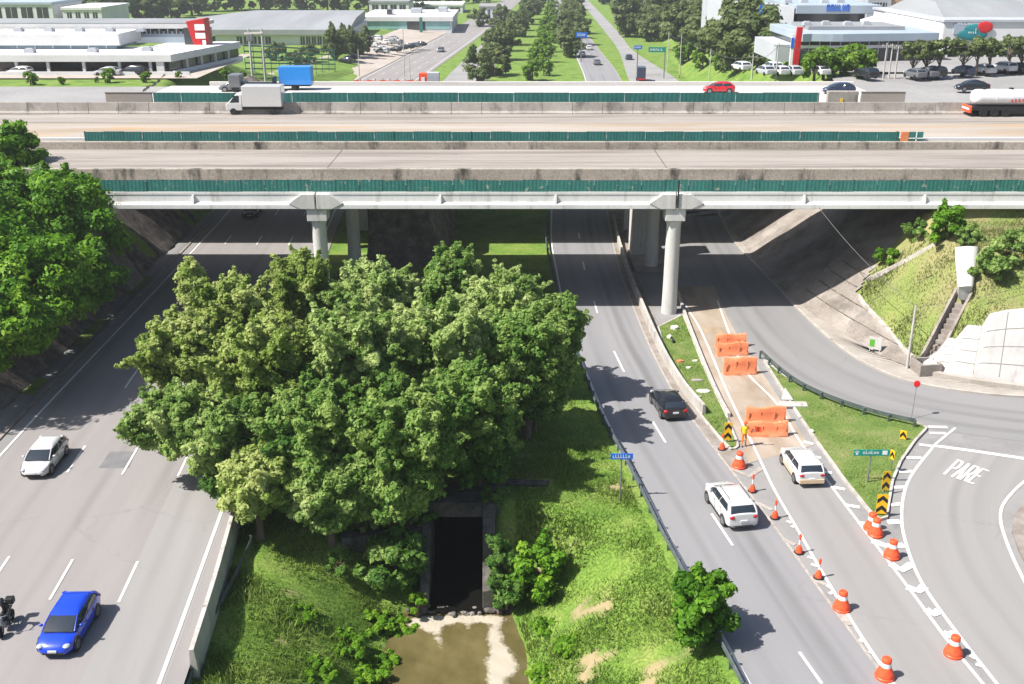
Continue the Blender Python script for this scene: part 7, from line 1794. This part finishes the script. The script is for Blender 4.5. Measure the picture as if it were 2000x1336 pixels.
# buildings along the top right edge
for i, (pa, pb, ptop, yy, mt, lab) in enumerate([(1735, 1815, -30, 262, 'brick_tan', 'tan brick block at the top edge above the showrooms'), (1820, 2060, -14, 250, 'wall_white', 'white hall with dark windows at the top right corner'), (1695, 1740, -26, 255, 'roof_dark', 'dark roofed block left of the tan brick one')]):
    xa, xb = at(pa, 10, yy)[0], at(pb, 10, yy)[0]; zt_ = at(0, ptop, yy)[2]
    s = thing('building', lab, 'building', ((xa+xb)/2, yy, 12)); bpart(s, 'wall', mt if mt != 'roof_dark' else 'wall_grey', xa, xb, yy, yy+20, 11, zt_); bpart(s, 'roof', 'roof_grey', xa-.3, xb+.3, yy-.3, yy+20.3, zt_+.002, zt_+.5)
    win_row(s, xa+1, xb-1, yy-.01, at(0, 18, yy)[2], at(0, 5, yy)[2], 5, 1.4)

# plant and ducts on the roofs
def roof_unit(rt, x, y, z, a, b, h):
    m = MB(rt.location); m.box(x-a, x+a, y-b, y+b, z, z+h*.8); m.box(x-a*.7, x+a*.7, y-b*.7, y+b*.7, z+h*.8, z+h); m.build('roof_unit', 'wall_grey', rt, bevel=.04)
for x, y in ((-68, 176), (-60, 178.5), (-78, 175.5)): roof_unit(s1, x, y, zt*0+at(0, 107, 172)[2], .8, .6, .7)
for i in range(5): roof_unit(s1, -84+i*5.2, 186, at(0, 66, 181)[2], .7, .7, .6)
for i in range(4): roof_unit(s4, 52+i*3.6, 193+i % 2, at(0, 66, 182)[2]+.6, .7, .6, .7)
for i in range(4): roof_unit(s6, 60+i*4, 240+2*(i % 2), at(0, 10, 232)[2], .8, .8, .8)
# ================================================================= camera, sun, sky
cam = bpy.data.cameras.new('Camera'); co = bpy.data.objects.new('Camera', cam); COL.objects.link(co)
co.location = (0, 0, CH); co.rotation_euler = (math.pi/2-PIT, 0, 0); cam.sensor_width = 36; cam.sensor_fit = 'HORIZONTAL'; cam.lens = 36*F/2000; cam.clip_end = 6000; cam.clip_start = .5
SC.camera = co
sun = Vector((-.76, -.27, 1.0)).normalized(); el = math.asin(sun.z); az = math.atan2(sun.x, sun.y)
ld = bpy.data.lights.new('Sun', 'SUN'); ld.energy = 4.7; ld.angle = rad(.5); ld.color = (1, .955, .89)
lo = bpy.data.objects.new('Sun', ld); COL.objects.link(lo); lo.rotation_euler = sun.to_track_quat('Z', 'Y').to_euler()
W = bpy.data.worlds.new('World'); SC.world = W; W.use_nodes = True; nt = W.node_tree
sk = nt.nodes.new('ShaderNodeTexSky'); sk.sky_type = 'NISHITA'; sk.sun_disc = False; sk.sun_elevation = el; sk.sun_rotation = az; sk.air_density = 1.0; sk.dust_density = 2.0
nt.links.new(sk.outputs[0], nt.nodes['Background'].inputs[0]); nt.nodes['Background'].inputs[1].default_value = .075
SC.view_settings.view_transform = 'Standard'; SC.view_settings.look = 'None'; SC.view_settings.exposure = .93; SC.view_settings.gamma = 1
SC.render.engine = 'CYCLES'; SC.cycles.use_denoising = True
SC.cycles.max_bounces = 6; SC.cycles.diffuse_bounces = 3; SC.cycles.transmission_bounces = 4; SC.cycles.transparent_max_bounces = 4; SC.cycles.caustics_reflective = False; SC.cycles.caustics_refractive = False

# thin summer haze over the whole place
hm = bpy.data.materials.new('haze_air'); hm.use_nodes = True; hn = hm.node_tree; hn.nodes.remove(hn.nodes['Principled BSDF'])
pv = hn.nodes.new('ShaderNodeVolumePrincipled'); pv.inputs['Color'].default_value = (.93, .96, 1, 1); pv.inputs['Density'].default_value = .00024; pv.inputs['Anisotropy'].default_value = .25
hn.links.new(pv.outputs[0], hn.nodes['Material Output'].inputs['Volume']); MATS['haze_air'] = hm
hb = MB(); hb.box(-1600, 1600, -160, 2700, -7, 34); o = hb.build('haze', 'haze_air'); o['kind'] = 'stuff'; o['label'] = 'thin summer haze'
SC.cycles.volume_bounces = 0
